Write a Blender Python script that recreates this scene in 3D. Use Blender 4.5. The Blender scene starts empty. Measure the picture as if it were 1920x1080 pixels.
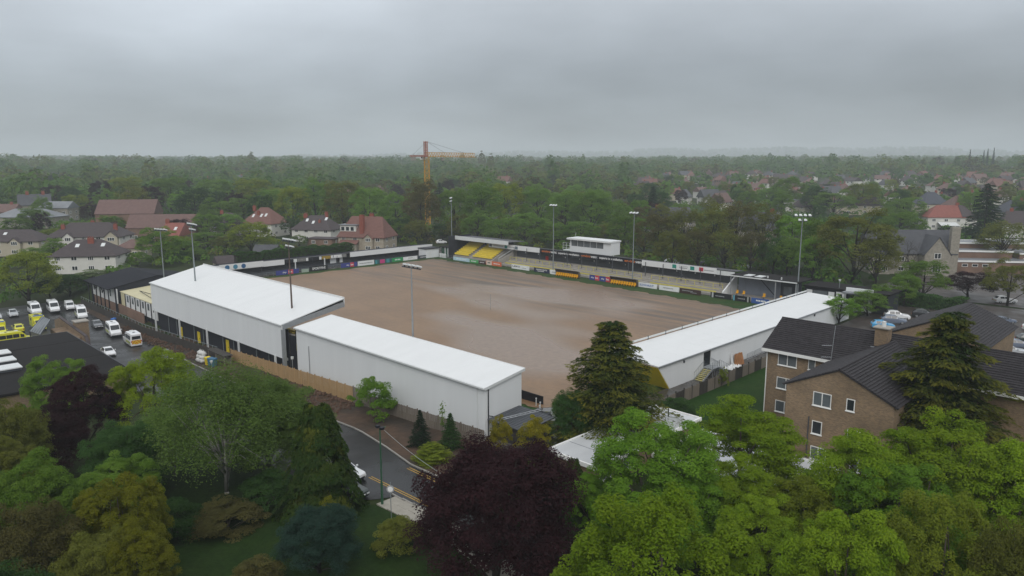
import bpy, math, random
import numpy as np
from mathutils import Vector, Matrix

# ------------------------------------------------------------------ camera, sky, sun, exposure
SC = bpy.context.scene
COL = SC.collection
R = math.radians
S2 = 2 ** -0.5

cam_d = bpy.data.cameras.new('camera')
cam = bpy.data.objects.new('camera', cam_d)
COL.objects.link(cam)
cam_d.sensor_width = 36.0
cam_d.lens = 36.0 * 1352.0 / 1920.0
cam_d.clip_start = 0.5
cam_d.clip_end = 20000.0
cam.location = (0.0, 0.0, 30.0)
cam.rotation_euler = (R(90.0 - 9.86), 0.0, R(45.0))
SC.camera = cam

SUN_EL, SUN_AZ = 40.0, 135.0      # soft sun behind the overcast, high and behind the camera
sun_d = bpy.data.lights.new('sun', 'SUN')
sun_d.energy = 1.0
sun_d.angle = R(35.0)
sun_d.color = (1.0, 0.97, 0.93)
sun = bpy.data.objects.new('sun', sun_d)
COL.objects.link(sun)
sun.rotation_euler = (R(90.0 - SUN_EL), 0.0, R(180.0 - SUN_AZ))

world = bpy.data.worlds.new('World')
SC.world = world
world.use_nodes = True
wn, wl = world.node_tree.nodes, world.node_tree.links
wn.clear()
w_out = wn.new('ShaderNodeOutputWorld')
w_bg = wn.new('ShaderNodeBackground')
w_bg.inputs['Strength'].default_value = 1.0
w_sky = wn.new('ShaderNodeTexSky')
w_sky.sky_type = 'NISHITA'
w_sky.sun_disc = False
w_sky.sun_elevation = R(SUN_EL)
w_sky.sun_rotation = R(SUN_AZ)
w_sky.air_density = 1.0
w_sky.dust_density = 4.0
w_skm = wn.new('ShaderNodeVectorMath'); w_skm.operation = 'SCALE'; w_skm.inputs['Scale'].default_value = 0.07
w_tc = wn.new('ShaderNodeTexCoord')
w_sep = wn.new('ShaderNodeSeparateXYZ')
w_ramp = wn.new('ShaderNodeValToRGB')
cr = w_ramp.color_ramp
cr.interpolation = 'B_SPLINE'
SKY_STOPS = [(0.0, (0.37, 0.40, 0.415)), (0.035, (0.275, 0.303, 0.322)), (0.085, (0.228, 0.257, 0.282)), (0.15, (0.355, 0.39, 0.43)),
             (0.24, (0.50, 0.54, 0.585)), (0.45, (0.76, 0.79, 0.82)), (1.0, (0.88, 0.91, 0.94))]
cr.elements[0].position, cr.elements[0].color = SKY_STOPS[0][0], SKY_STOPS[0][1] + (1,)
cr.elements[1].position, cr.elements[1].color = SKY_STOPS[-1][0], SKY_STOPS[-1][1] + (1,)
for pos, c in SKY_STOPS[1:-1]:
    e = cr.elements.new(pos); e.color = c + (1,)
# cloud texture: the view direction projected on a flat cloud deck
w_add = wn.new('ShaderNodeMath'); w_add.operation = 'ADD'; w_add.inputs[1].default_value = 0.16
w_div = wn.new('ShaderNodeVectorMath'); w_div.operation = 'DIVIDE'
w_cmb = wn.new('ShaderNodeCombineXYZ')
w_n1 = wn.new('ShaderNodeTexNoise'); w_n1.inputs['Scale'].default_value = 0.55; w_n1.inputs['Detail'].default_value = 5.0; w_n1.inputs['Roughness'].default_value = 0.5
w_n2 = wn.new('ShaderNodeTexNoise'); w_n2.inputs['Scale'].default_value = 2.3; w_n2.inputs['Detail'].default_value = 6.0; w_n2.inputs['Roughness'].default_value = 0.55
w_m1 = wn.new('ShaderNodeMapRange'); w_m1.inputs['From Min'].default_value = 0.3; w_m1.inputs['From Max'].default_value = 0.7; w_m1.inputs['To Min'].default_value = 0.80; w_m1.inputs['To Max'].default_value = 1.20
w_m2 = wn.new('ShaderNodeMapRange'); w_m2.inputs['From Min'].default_value = 0.3; w_m2.inputs['From Max'].default_value = 0.7; w_m2.inputs['To Min'].default_value = 0.95; w_m2.inputs['To Max'].default_value = 1.05
w_mul = wn.new('ShaderNodeMath'); w_mul.operation = 'MULTIPLY'
w_scl = wn.new('ShaderNodeVectorMath'); w_scl.operation = 'SCALE'
w_mix = wn.new('ShaderNodeMix'); w_mix.data_type = 'RGBA'; w_mix.inputs[0].default_value = 0.9
wl.new(w_tc.outputs['Generated'], w_sep.inputs[0])
wl.new(w_sep.outputs['Z'], w_ramp.inputs['Fac'])
wl.new(w_sep.outputs['Z'], w_add.inputs[0])
for i in range(3):
    wl.new(w_add.outputs[0], w_cmb.inputs[i])
wl.new(w_tc.outputs['Generated'], w_div.inputs[0]); wl.new(w_cmb.outputs[0], w_div.inputs[1])
wl.new(w_div.outputs[0], w_n1.inputs['Vector']); wl.new(w_div.outputs[0], w_n2.inputs['Vector'])
wl.new(w_n1.outputs['Fac'], w_m1.inputs['Value']); wl.new(w_n2.outputs['Fac'], w_m2.inputs['Value'])
wl.new(w_m1.outputs[0], w_mul.inputs[0]); wl.new(w_m2.outputs[0], w_mul.inputs[1])
wl.new(w_ramp.outputs['Color'], w_scl.inputs[0]); wl.new(w_mul.outputs[0], w_scl.inputs['Scale'])
w_az = wn.new('ShaderNodeMapRange'); w_az.interpolation_type = 'SMOOTHSTEP'
w_az.inputs['From Min'].default_value = 0.55; w_az.inputs['From Max'].default_value = 1.0; w_az.inputs['To Min'].default_value = 1.0; w_az.inputs['To Max'].default_value = 1.28
w_neg = wn.new('ShaderNodeMath'); w_neg.operation = 'MULTIPLY'; w_neg.inputs[1].default_value = -1.0
wl.new(w_sep.outputs['X'], w_neg.inputs[0]); wl.new(w_neg.outputs[0], w_az.inputs['Value'])
w_mu2 = wn.new('ShaderNodeMath'); w_mu2.operation = 'MULTIPLY'
wl.new(w_mul.outputs[0], w_mu2.inputs[0]); wl.new(w_az.outputs[0], w_mu2.inputs[1])
wl.new(w_mu2.outputs[0], w_scl.inputs['Scale'])
wl.new(w_sky.outputs[0], w_skm.inputs[0])
wl.new(w_skm.outputs[0], w_mix.inputs[6]); wl.new(w_scl.outputs[0], w_mix.inputs[7])
wl.new(w_mix.outputs[2], w_bg.inputs['Color'])
wl.new(w_bg.outputs[0], w_out.inputs['Surface'])

SC.view_settings.view_transform = 'Standard'
SC.view_settings.look = 'None'
SC.view_settings.exposure = 0.35
SC.view_settings.gamma = 1.0
SC.view_settings.use_curve_mapping = False
SC.render.engine = 'CYCLES'
cy = SC.cycles
cy.use_denoising = True
cy.denoiser = 'OPENIMAGEDENOISE'
cy.max_bounces = 5
cy.diffuse_bounces = 3
cy.glossy_bounces = 3
cy.transmission_bounces = 4
cy.transparent_max_bounces = 6
cy.volume_bounces = 1
cy.caustics_reflective = False
cy.caustics_refractive = False

# ------------------------------------------------------------------ helpers
random.seed(3)

def ss(a, b, x):
    t = min(1.0, max(0.0, (x - a) / (b - a)))
    return t * t * (3 - 2 * t)

def lerp(a, b, t):
    return a + (b - a) * t

FAR_RISE = [(300, 0), (600, 4), (1000, 15), (1500, 22), (2500, 34), (4000, 46), (9000, 60)]

def h(x, y):
    """height of the terrain"""
    front = min(1.5, max(-4.0, -0.3 + 0.05 * (x + 77))) - 2.4 * ss(-42, -28, x)
    k = ss(-100, -90, x)
    w = 1 - ss(lerp(49, 56, k), lerp(57, 72, k), y)
    r = math.hypot(x, y)
    z = front * w * (1 - ss(220, 300, r))
    if r > 300:
        for (r0, z0), (r1, z1) in zip(FAR_RISE, FAR_RISE[1:]):
            if r <= r1:
                z += lerp(z0, z1, (r - r0) / (r1 - r0)); break
    if r > 2000:
        az = math.degrees(math.atan2((x + y), (y - x)))   # 0 = straight ahead of the camera
        prof = 0.02 + 0.73 * ss(-30, 5, az) + 0.25 * ss(5, 14, az) - 0.35 * ss(26, 36, az)
        prof += 0.06 * math.sin(az * 0.7) + 0.04 * math.sin(az * 1.9 + 1)
        z += 95 * prof * ss(4600, 7200, r)
    return z

class MB:
    """collects faces, then links them as one mesh object"""
    def __init__(self):
        self.v, self.f = [], []
    def add(self, vs, fs):
        o = len(self.v)
        self.v += [tuple(q) for q in vs]
        self.f += [tuple(i + o for i in q) for q in fs]
        return self
    def hexa(self, p):
        return self.add(p, [(0, 3, 2, 1), (4, 5, 6, 7), (0, 1, 5, 4), (1, 2, 6, 5), (2, 3, 7, 6), (3, 0, 4, 7)])
    def box(self, x0, x1, y0, y1, z0, z1):
        return self.hexa([(x0, y0, z0), (x1, y0, z0), (x1, y1, z0), (x0, y1, z0), (x0, y0, z1), (x1, y0, z1), (x1, y1, z1), (x0, y1, z1)])
    def prism(self, pts, d):
        """polygon pts (3-D) extruded by the vector d"""
        n = len(pts)
        q = list(pts) + [(p[0] + d[0], p[1] + d[1], p[2] + d[2]) for p in pts]
        fs = [tuple(range(n - 1, -1, -1)), tuple(range(n, 2 * n))]
        fs += [(i, (i + 1) % n, n + (i + 1) % n, n + i) for i in range(n)]
        return self.add(q, fs)
    def tube(self, a, b, r0, r1=None, n=6):
        r1 = r0 if r1 is None else r1
        a, b = Vector(a), Vector(b)
        d = (b - a)
        if d.length < 1e-6:
            return self
        d.normalize()
        u = d.cross(Vector((0, 0, 1)) if abs(d.z) < 0.9 else Vector((1, 0, 0))).normalized()
        w = d.cross(u)
        vs = []
        for c, r in ((a, r0), (b, r1)):
            for i in range(n):
                t = 2 * math.pi * i / n
                vs.append(tuple(c + u * (r * math.cos(t)) + w * (r * math.sin(t))))
        fs = [(i, (i + 1) % n, n + (i + 1) % n, n + i) for i in range(n)] + [tuple(range(n - 1, -1, -1)), tuple(range(n, 2 * n))]
        return self.add(vs, fs)
    def beam(self, a, b, w, t):
        """rectangular bar from a to b, w across, t deep"""
        a, b = Vector(a), Vector(b)
        d = (b - a).normalized()
        u = d.cross(Vector((0, 0, 1)) if abs(d.z) < 0.9 else Vector((1, 0, 0))).normalized() * (w / 2)
        n = d.cross(u).normalized() * (t / 2)
        return self.hexa([a - u - n, a + u - n, a + u + n, a - u + n, b - u - n, b + u - n, b + u + n, b - u + n])
    def slab(self, a, b, c, d, t):
        """quad a b c d (counter-clockwise from outside) thickened outwards by t"""
        a, b, c, d = map(Vector, (a, b, c, d))
        n = (c - a).cross(d - b).normalized() * t
        return self.hexa([a, b, c, d, a + n, b + n, c + n, d + n])
    def mesh(self, name, smooth=False):
        me = bpy.data.meshes.new(name)
        me.from_pydata(self.v, [], self.f)
        if smooth:
            me.polygons.foreach_set('use_smooth', [True] * len(me.polygons))
        me.update()
        return me
    def build(self, name, mat, parent=None, world=True, smooth=False, bevel=0.0):
        """vertices are in world coordinates when world is set (parent unrotated), else in the parent's"""
        if parent is not None and world:
            l = parent_world(parent)
            self.v = [(p[0] - l[0], p[1] - l[1], p[2] - l[2]) for p in self.v]
        o = obj(name, self.mesh(name, smooth), mat, parent)
        if bevel:
            m = o.modifiers.new('bevel', 'BEVEL'); m.width = bevel; m.segments = 2; m.limit_method = 'ANGLE'
        return o

def parent_world(p):
    l = Vector((0, 0, 0))
    while p is not None:
        l = l + p.location
        p = p.parent
    return l

def obj(name, me, mat=None, parent=None):
    if mat is not None and not me.materials:
        me.materials.append(mat)
    o = bpy.data.objects.new(name, me)
    COL.objects.link(o)
    if parent is not None:
        o.parent = parent
    elif mat is not None and me.materials[0] != mat:
        pass
    if mat is not None and me.materials[0] != mat:
        o.material_slots[0].link = 'OBJECT'
        o.material_slots[0].material = mat
    return o

def tag(o, label=None, cat=None, group=None, kind=None):
    if label: o['label'] = label
    if cat: o['category'] = cat
    if group: o['group'] = group
    if kind: o['kind'] = kind
    return o

def thing(name, label, cat, loc=(0, 0, 0), rotz=0.0, group=None):
    o = bpy.data.objects.new(name, None)
    COL.objects.link(o)
    o.empty_display_size = 0.5
    o.location = loc
    o.rotation_euler = (0, 0, rotz)
    return tag(o, label, cat, group)

def copy_tree(o, parent=None):
    c = o.copy(); COL.objects.link(c); c.parent = parent
    for ch in list(o.children):
        if ch.name in KIDS_OF.get(o.name, ()) or True:
            copy_tree(ch, c)
    return c
KIDS_OF = {}

TEXTS = []
def lettering(body, mat, parent, loc, rot, width, height, bold=0.0, shear=0.0):
    """flat raised letters; loc is the middle of the word, in the parent's coordinates"""
    cu = bpy.data.curves.new('lettering', 'FONT')
    cu.body = body
    cu.size = 1.0
    cu.extrude = 0.004
    cu.offset = bold
    cu.shear = shear
    cu.align_x = 'CENTER'; cu.align_y = 'CENTER'
    cu.resolution_u = 2
    cu.materials.append(mat)
    o = bpy.data.objects.new('lettering', cu)
    COL.objects.link(o)
    o.parent = parent
    o.location = loc
    o.rotation_euler = rot
    TEXTS.append((o, width, height))
    return o

# ------------------------------------------------------------------ materials
MATS = {}
def mat(name, col, rough=0.6, var=0.12, scale=1.5, metal=0.0, bump=0.0, bscale=None, spec=0.28, coat=0.0, coords='Object', detail=4.0, streak=None):
    """Principled surface whose colour wanders by noise: the base look of every painted, rendered or bare surface"""
    if name in MATS:
        return MATS[name]
    m = bpy.data.materials.new(name)
    m.use_nodes = True
    n, l = m.node_tree.nodes, m.node_tree.links
    b = n['Principled BSDF']
    b.inputs['Roughness'].default_value = rough
    b.inputs['Metallic'].default_value = metal
    b.inputs['Specular IOR Level'].default_value = spec
    b.inputs['Coat Weight'].default_value = coat
    tc = n.new('ShaderNodeTexCoord')
    src = tc.outputs[coords]
    if streak:
        mp = n.new('ShaderNodeMapping'); mp.inputs['Scale'].default_value = streak
        l.new(src, mp.inputs['Vector']); src = mp.outputs[0]
    nz = n.new('ShaderNodeTexNoise')
    nz.inputs['Scale'].default_value = scale; nz.inputs['Detail'].default_value = detail; nz.inputs['Roughness'].default_value = 0.6
    l.new(src, nz.inputs['Vector'])
    mr = n.new('ShaderNodeMapRange')
    mr.inputs['From Min'].default_value = 0.25; mr.inputs['From Max'].default_value = 0.75
    mr.inputs['To Min'].default_value = 1 - var; mr.inputs['To Max'].default_value = 1 + var
    l.new(nz.outputs['Fac'], mr.inputs['Value'])
    sc = n.new('ShaderNodeVectorMath'); sc.operation = 'SCALE'
    sc.inputs[0].default_value = col
    l.new(mr.outputs[0], sc.inputs['Scale'])
    l.new(sc.outputs[0], b.inputs['Base Color'])
    if bump:
        nb = n.new('ShaderNodeTexNoise'); nb.inputs['Scale'].default_value = bscale or scale * 6; nb.inputs['Detail'].default_value = 3
        l.new(src, nb.inputs['Vector'])
        bp = n.new('ShaderNodeBump'); bp.inputs['Strength'].default_value = bump; bp.inputs['Distance'].default_value = 0.05
        l.new(nb.outputs['Fac'], bp.inputs['Height']); l.new(bp.outputs[0], b.inputs['Normal'])
    MATS[name] = m
    return m

def two_tone(name, c1, c2, scale, rough=0.7, lo=0.4, hi=0.6, bump=0.0, bscale=8.0, streak=None, fine=None, r2=None, spec=0.5):
    """two colours mixed by noise in world position; optional second roughness for wet patches"""
    m = bpy.data.materials.new(name); m.use_nodes = True
    n, l = m.node_tree.nodes, m.node_tree.links
    b = n['Principled BSDF']; b.inputs['Roughness'].default_value = rough; b.inputs['Specular IOR Level'].default_value = spec
    g = n.new('ShaderNodeNewGeometry'); src = g.outputs['Position']
    if streak:
        mp = n.new('ShaderNodeMapping'); mp.inputs['Scale'].default_value = streak
        l.new(src, mp.inputs['Vector']); s2 = mp.outputs[0]
    else:
        s2 = src
    nz = n.new('ShaderNodeTexNoise'); nz.inputs['Scale'].default_value = scale; nz.inputs['Detail'].default_value = 5
    l.new(s2, nz.inputs['Vector'])
    mr = n.new('ShaderNodeMapRange'); mr.inputs['From Min'].default_value = lo; mr.inputs['From Max'].default_value = hi
    l.new(nz.outputs['Fac'], mr.inputs['Value'])
    mx = n.new('ShaderNodeMix'); mx.data_type = 'RGBA'
    mx.inputs[6].default_value = c1 + (1,); mx.inputs[7].default_value = c2 + (1,)
    l.new(mr.outputs[0], mx.inputs[0])
    out = mx.outputs[2]
    if fine:
        nf = n.new('ShaderNodeTexNoise'); nf.inputs['Scale'].default_value = fine; nf.inputs['Detail'].default_value = 4
        l.new(src, nf.inputs['Vector'])
        mf = n.new('ShaderNodeMapRange'); mf.inputs['From Min'].default_value = 0.25; mf.inputs['From Max'].default_value = 0.75
        mf.inputs['To Min'].default_value = 0.72; mf.inputs['To Max'].default_value = 1.28
        l.new(nf.outputs['Fac'], mf.inputs['Value'])
        sc = n.new('ShaderNodeVectorMath'); sc.operation = 'SCALE'
        l.new(out, sc.inputs[0]); l.new(mf.outputs[0], sc.inputs['Scale']); out = sc.outputs[0]
    l.new(out, b.inputs['Base Color'])
    if r2 is not None:
        rr = n.new('ShaderNodeMapRange'); rr.inputs['To Min'].default_value = rough; rr.inputs['To Max'].default_value = r2
        l.new(mr.outputs[0], rr.inputs['Value']); l.new(rr.outputs[0], b.inputs['Roughness'])
    if bump:
        nb = n.new('ShaderNodeTexNoise'); nb.inputs['Scale'].default_value = bscale; nb.inputs['Detail'].default_value = 4
        l.new(src, nb.inputs['Vector'])
        bp = n.new('ShaderNodeBump'); bp.inputs['Strength'].default_value = bump; bp.inputs['Distance'].default_value = 0.1
        l.new(nb.outputs['Fac'], bp.inputs['Height']); l.new(bp.outputs[0], b.inputs['Normal'])
    MATS[name] = m
    return m

def brick_mat(name, c1, c2, mortar, bw=0.225, bh=0.075):
    """brickwork too small to pick apart from here: colour per brick and a mortar joint"""
    m = bpy.data.materials.new(name); m.use_nodes = True
    n, l = m.node_tree.nodes, m.node_tree.links
    b = n['Principled BSDF']; b.inputs['Roughness'].default_value = 0.85
    g = n.new('ShaderNodeTexCoord')
    sp = n.new('ShaderNodeSeparateXYZ'); l.new(g.outputs['Object'], sp.inputs[0])
    ad = n.new('ShaderNodeMath'); ad.operation = 'ADD'; l.new(sp.outputs['X'], ad.inputs[0]); l.new(sp.outputs['Y'], ad.inputs[1])
    cb = n.new('ShaderNodeCombineXYZ'); l.new(ad.outputs[0], cb.inputs['X']); l.new(sp.outputs['Z'], cb.inputs['Y'])
    br = n.new('ShaderNodeTexBrick'); l.new(cb.outputs[0], br.inputs['Vector'])
    br.inputs['Scale'].default_value = 1.0
    br.inputs['Brick Width'].default_value = bw; br.inputs['Row Height'].default_value = bh; br.inputs['Mortar Size'].default_value = 0.008
    br.inputs['Color1'].default_value = c1 + (1,); br.inputs['Color2'].default_value = c2 + (1,); br.inputs['Mortar'].default_value = mortar + (1,)
    nz = n.new('ShaderNodeTexNoise'); nz.inputs['Scale'].default_value = 0.35; nz.inputs['Detail'].default_value = 5
    l.new(g.outputs['Object'], nz.inputs['Vector'])
    mr = n.new('ShaderNodeMapRange'); mr.inputs['From Min'].default_value = .3; mr.inputs['From Max'].default_value = .7; mr.inputs['To Min'].default_value = .75; mr.inputs['To Max'].default_value = 1.2
    l.new(nz.outputs['Fac'], mr.inputs['Value'])
    sc = n.new('ShaderNodeVectorMath'); sc.operation = 'SCALE'; l.new(br.outputs['Color'], sc.inputs[0]); l.new(mr.outputs[0], sc.inputs['Scale'])
    l.new(sc.outputs[0], b.inputs['Base Color'])
    MATS[name] = m
    return m

def leaf_mat(name, col, col2, rough=0.7, trans=0.4):
    """foliage: colour wanders leaf by leaf ('tint') and tree by tree, part of the light shines through"""
    m = bpy.data.materials.new('leaf_' + name); m.use_nodes = True
    n, l = m.node_tree.nodes, m.node_tree.links
    out = n['Material Output']; b = n['Principled BSDF']
    b.inputs['Roughness'].default_value = rough; b.inputs['Specular IOR Level'].default_value = 0.06
    at = n.new('ShaderNodeAttribute'); at.attribute_name = 'tint'
    oi = n.new('ShaderNodeObjectInfo')
    mx = n.new('ShaderNodeMix'); mx.data_type = 'RGBA'
    mx.inputs[6].default_value = col + (1,); mx.inputs[7].default_value = col2 + (1,)
    l.new(at.outputs['Fac'], mx.inputs[0])
    mr = n.new('ShaderNodeMapRange'); mr.inputs['To Min'].default_value = 0.8; mr.inputs['To Max'].default_value = 1.2
    l.new(oi.outputs['Random'], mr.inputs['Value'])
    sc = n.new('ShaderNodeVectorMath'); sc.operation = 'SCALE'
    l.new(mx.outputs[2], sc.inputs[0]); l.new(mr.outputs[0], sc.inputs['Scale'])
    l.new(sc.outputs[0], b.inputs['Base Color'])
    tr = n.new('ShaderNodeBsdfTranslucent'); l.new(sc.outputs[0], tr.inputs['Color'])
    ms = n.new('ShaderNodeMixShader'); ms.inputs['Fac'].default_value = trans
    l.new(b.outputs[0], ms.inputs[1]); l.new(tr.outputs[0], ms.inputs[2]); l.new(ms.outputs[0], out.inputs['Surface'])
    MATS['leaf_' + name] = m
    return m

# ------------------------------------------------------------------ shared materials
M_white = mat('white_sheet', (0.645, 0.655, 0.655), 0.45, 0.035, 0.35, streak=(1.6, .35, 1))
M_white_wall = mat('white_cladding', (0.66, 0.68, 0.69), 0.5, 0.035, 0.4, streak=(1.4, 1.4, 0.10))
M_render = mat('white_render', (0.56, 0.55, 0.51), 0.8, 0.08, 0.6)
M_cream = mat('cream_render', (0.40, 0.36, 0.28), 0.85, 0.08, 0.6)
M_stone = mat('grey_stone', (0.26, 0.24, 0.20), 0.9, 0.25, 1.6, bump=0.3)
M_black = mat('black_board', (0.012, 0.013, 0.018), 0.6, 0.2, 0.8)
M_blackwall = mat('black_cladding', (0.020, 0.022, 0.030), 0.65, 0.15, 0.5)
M_dgrey = mat('dark_grey_metal', (0.06, 0.065, 0.075), 0.5, 0.1, 1.0)
M_steel = mat('galvanised_steel', (0.36, 0.38, 0.40), 0.45, 0.1, 2.0, metal=0.5)
M_pole = mat('grey_pole', (0.23, 0.26, 0.27), 0.5, 0.1, 2.0, metal=0.3)
M_polegreen = mat('green_pole', (0.03, 0.09, 0.05), 0.5, 0.1, 2.0)
M_concrete = mat('concrete', (0.30, 0.28, 0.25), 0.85, 0.15, 0.8, bump=0.15)
M_yellow = mat('yellow_paint', (0.62, 0.48, 0.02), 0.55, 0.1, 1.5)
M_yellowpale = mat('pale_yellow_paint', (0.50, 0.44, 0.10), 0.6, 0.12, 1.0)
M_amber = mat('amber_seat', (0.75, 0.38, 0.01), 0.45, 0.08, 2.0)
M_seat = mat('yellow_seat', (0.66, 0.52, 0.06), 0.5, 0.12, 0.8)
M_glass = mat('dark_glass', (0.02, 0.025, 0.03), 0.08, 0.3, 0.8, spec=0.6)
M_glassgrey = mat('grey_glass', (0.10, 0.115, 0.125), 0.12, 0.3, 0.6, spec=0.6)
M_upvc = mat('white_frame', (0.74, 0.74, 0.72), 0.5, 0.04, 2.0)
M_timber = mat('new_timber', (0.36, 0.24, 0.12), 0.8, 0.25, 0.8, streak=(6, 6, 0.5), bump=0.1)
M_timbergrey = mat('weathered_timber', (0.17, 0.145, 0.12), 0.85, 0.25, 0.8, streak=(6, 6, 0.5), bump=0.1)
M_timberdark = mat('dark_timber', (0.045, 0.04, 0.036), 0.8, 0.25, 0.8, streak=(6, 6, 0.5))
M_red = mat('red_paint', (0.42, 0.03, 0.03), 0.5, 0.1, 1.0)
M_text_w = mat('white_print', (0.78, 0.78, 0.78), 0.5, 0.02, 1.0)
M_text_k = mat('black_print', (0.02, 0.02, 0.025), 0.5, 0.05, 1.0)
M_text_g = mat('grey_print', (0.30, 0.31, 0.32), 0.5, 0.05, 1.0)
M_text_o = mat('orange_print', (0.62, 0.17, 0.04), 0.5, 0.05, 1.0)
M_text_b = mat('blue_print', (0.08, 0.16, 0.45), 0.5, 0.05, 1.0)
M_tyre = mat('tyre_rubber', (0.015, 0.015, 0.016), 0.8, 0.1, 3.0)
M_rim = mat('alloy_rim', (0.35, 0.36, 0.37), 0.35, 0.1, 3.0, metal=0.7)
M_lamp = mat('lamp_white', (0.60, 0.62, 0.62), 0.35, 0.05, 2.0)
M_roofpurple = mat('purple_grey_tile', (0.058, 0.046, 0.048), 0.75, 0.2, 0.9, streak=(1, 1, 3), bump=0.2)
M_roofred = mat('red_tile', (0.150, 0.075, 0.062), 0.8, 0.2, 0.9, streak=(1, 1, 3), bump=0.2)
M_roofbright = mat('orange_red_tile', (0.21, 0.075, 0.060), 0.8, 0.15, 0.9, bump=0.2)
M_roofpink = mat('pinkish_tile', (0.135, 0.083, 0.074), 0.8, 0.18, 0.8, bump=0.2)
M_slate = mat('slate', (0.060, 0.062, 0.070), 0.6, 0.2, 0.9, bump=0.2)
M_slateblue = mat('blue_slate', (0.05, 0.055, 0.072), 0.6, 0.2, 0.9, bump=0.2)
M_flatroof = mat('grey_felt', (0.17, 0.18, 0.195), 0.55, 0.2, 0.25)
M_felt = mat('dark_felt', (0.013, 0.0115, 0.012), 0.75, 0.3, 0.5, bump=0.15, spec=.08, streak=(1, 0.25, 1))
M_clubroof = mat('charcoal_roof_sheet', (0.010, 0.0105, 0.016), 0.7, 0.15, 0.3, spec=.08)
M_chimbrick = mat('chimney_brick', (0.22, 0.065, 0.045), 0.85, 0.2, 3.0)
M_bark = mat('bark', (0.085, 0.07, 0.055), 0.9, 0.3, 3.0, streak=(1, 1, .3), bump=0.3)
M_barkdark = mat('dark_bark', (0.035, 0.03, 0.026), 0.9, 0.3, 3.0, streak=(1, 1, .3))
M_barkbirch = mat('pale_birch_bark', (0.30, 0.29, 0.27), 0.85, 0.3, 2.0, streak=(1, 1, 3))
M_brick = brick_mat('buff_brick', (0.245, 0.160, 0.085), (0.135, 0.088, 0.052), (0.24, 0.20, 0.15))
M_brickred = brick_mat('brown_brick', (0.20, 0.105, 0.07), (0.16, 0.09, 0.06), (0.18, 0.15, 0.12))

# ------------------------------------------------------------------ the ground: one sheet out to the horizon
def grid_sheet(name, fpos, nu, nv, mtl, kind='structure'):
    vs, fs = [], []
    for j in range(nv + 1):
        for i in range(nu + 1):
            vs.append(fpos(i / nu, j / nv))
    for j in range(nv):
        for i in range(nu):
            a = j * (nu + 1) + i
            fs.append((a, a + 1, a + nu + 2, a + nu + 1))
    mb = MB(); mb.v, mb.f = vs, fs
    me = mb.mesh(name, True)
    o = obj(name, me, mtl)
    o['kind'] = kind
    return o

def rect_sheet(name, x0, x1, y0, y1, dz, mtl, step=2.5):
    nx, ny = max(1, int((x1 - x0) / step)), max(1, int((y1 - y0) / step))
    return grid_sheet(name, lambda u, v: (lerp(x0, x1, u), lerp(y0, y1, v), h(lerp(x0, x1, u), lerp(y0, y1, v)) + dz), nx, ny, mtl)

M_ground = two_tone('rough_grass', (0.018, 0.034, 0.008), (0.034, 0.040, 0.014), 0.08, 0.9, 0.35, 0.65, bump=0.4, bscale=2.0, fine=1.2, spec=.1)
NR, NA = 210, 300
RAD = [0.0] + [6.0 * (9000 / 6.0) ** (i / (NR - 1)) for i in range(NR)]
def gpos(u, v):
    i = round(v * NR); a = 2 * math.pi * u
    r = RAD[i]; x, y = r * math.cos(a), r * math.sin(a)
    return (x, y, h(x, y))
tag(grid_sheet('ground', gpos, NA, NR, M_ground), 'rough grass ground running out to the hills')

# wet asphalt car park and road
M_asphalt = two_tone('wet_asphalt', (0.019, 0.018, 0.018), (0.011, 0.011, 0.012), 0.12, 0.50, 0.40, 0.60, bump=0.10, bscale=9.0, fine=0.9, r2=0.20, spec=0.18)
M_path = two_tone('wet_path', (0.070, 0.063, 0.055), (0.052, 0.048, 0.045), 0.25, 0.4, 0.40, 0.60, bump=0.1, bscale=9.0, fine=1.5, r2=0.2, spec=.25)
M_yard = two_tone('flooded_yard', (0.15, 0.135, 0.12), (0.12, 0.11, 0.10), 0.12, 0.35, 0.38, 0.55, bump=0.05, bscale=4.0, r2=0.06)
rect_sheet('car_park', -204.0, -136.0, 22.0, 45.8, 0.07, M_asphalt)
RE = [(-136.0, 45.2), (-118.0, 43.4), (-101.0, 42.4), (-84.0, 42.6), (-67.0, 42.4), (-60.0, 41.2), (-54.0, 39.9), (-44.0, 39.4), (-20.0, 39.0), (10.0, 39.0)]
LE = [(-136.0, 31.4), (-118.0, 31.6), (-101.0, 31.8), (-84.0, 31.2), (-67.0, 30.8), (-60.0, 30.8), (-53.5, 31.2), (-50.6, 31.8), (-49.2, 34.6), (-44.0, 34.7), (-20.0, 34.4), (10.0, 34.2)]
def interp(tab, x):
    if x <= tab[0][0]: return tab[0][1]
    for (a, b), (c, d) in zip(tab, tab[1:]):
        if x <= c: return lerp(b, d, (x - a) / (c - a))
    return tab[-1][1]
def road_pos(u, v):
    x = lerp(-136.0, 10.0, u); y = lerp(interp(LE, x), interp(RE, x), v)
    return (x, y, h(x, y) + 0.07)
grid_sheet('road', road_pos, 146, 8, M_asphalt)

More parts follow.
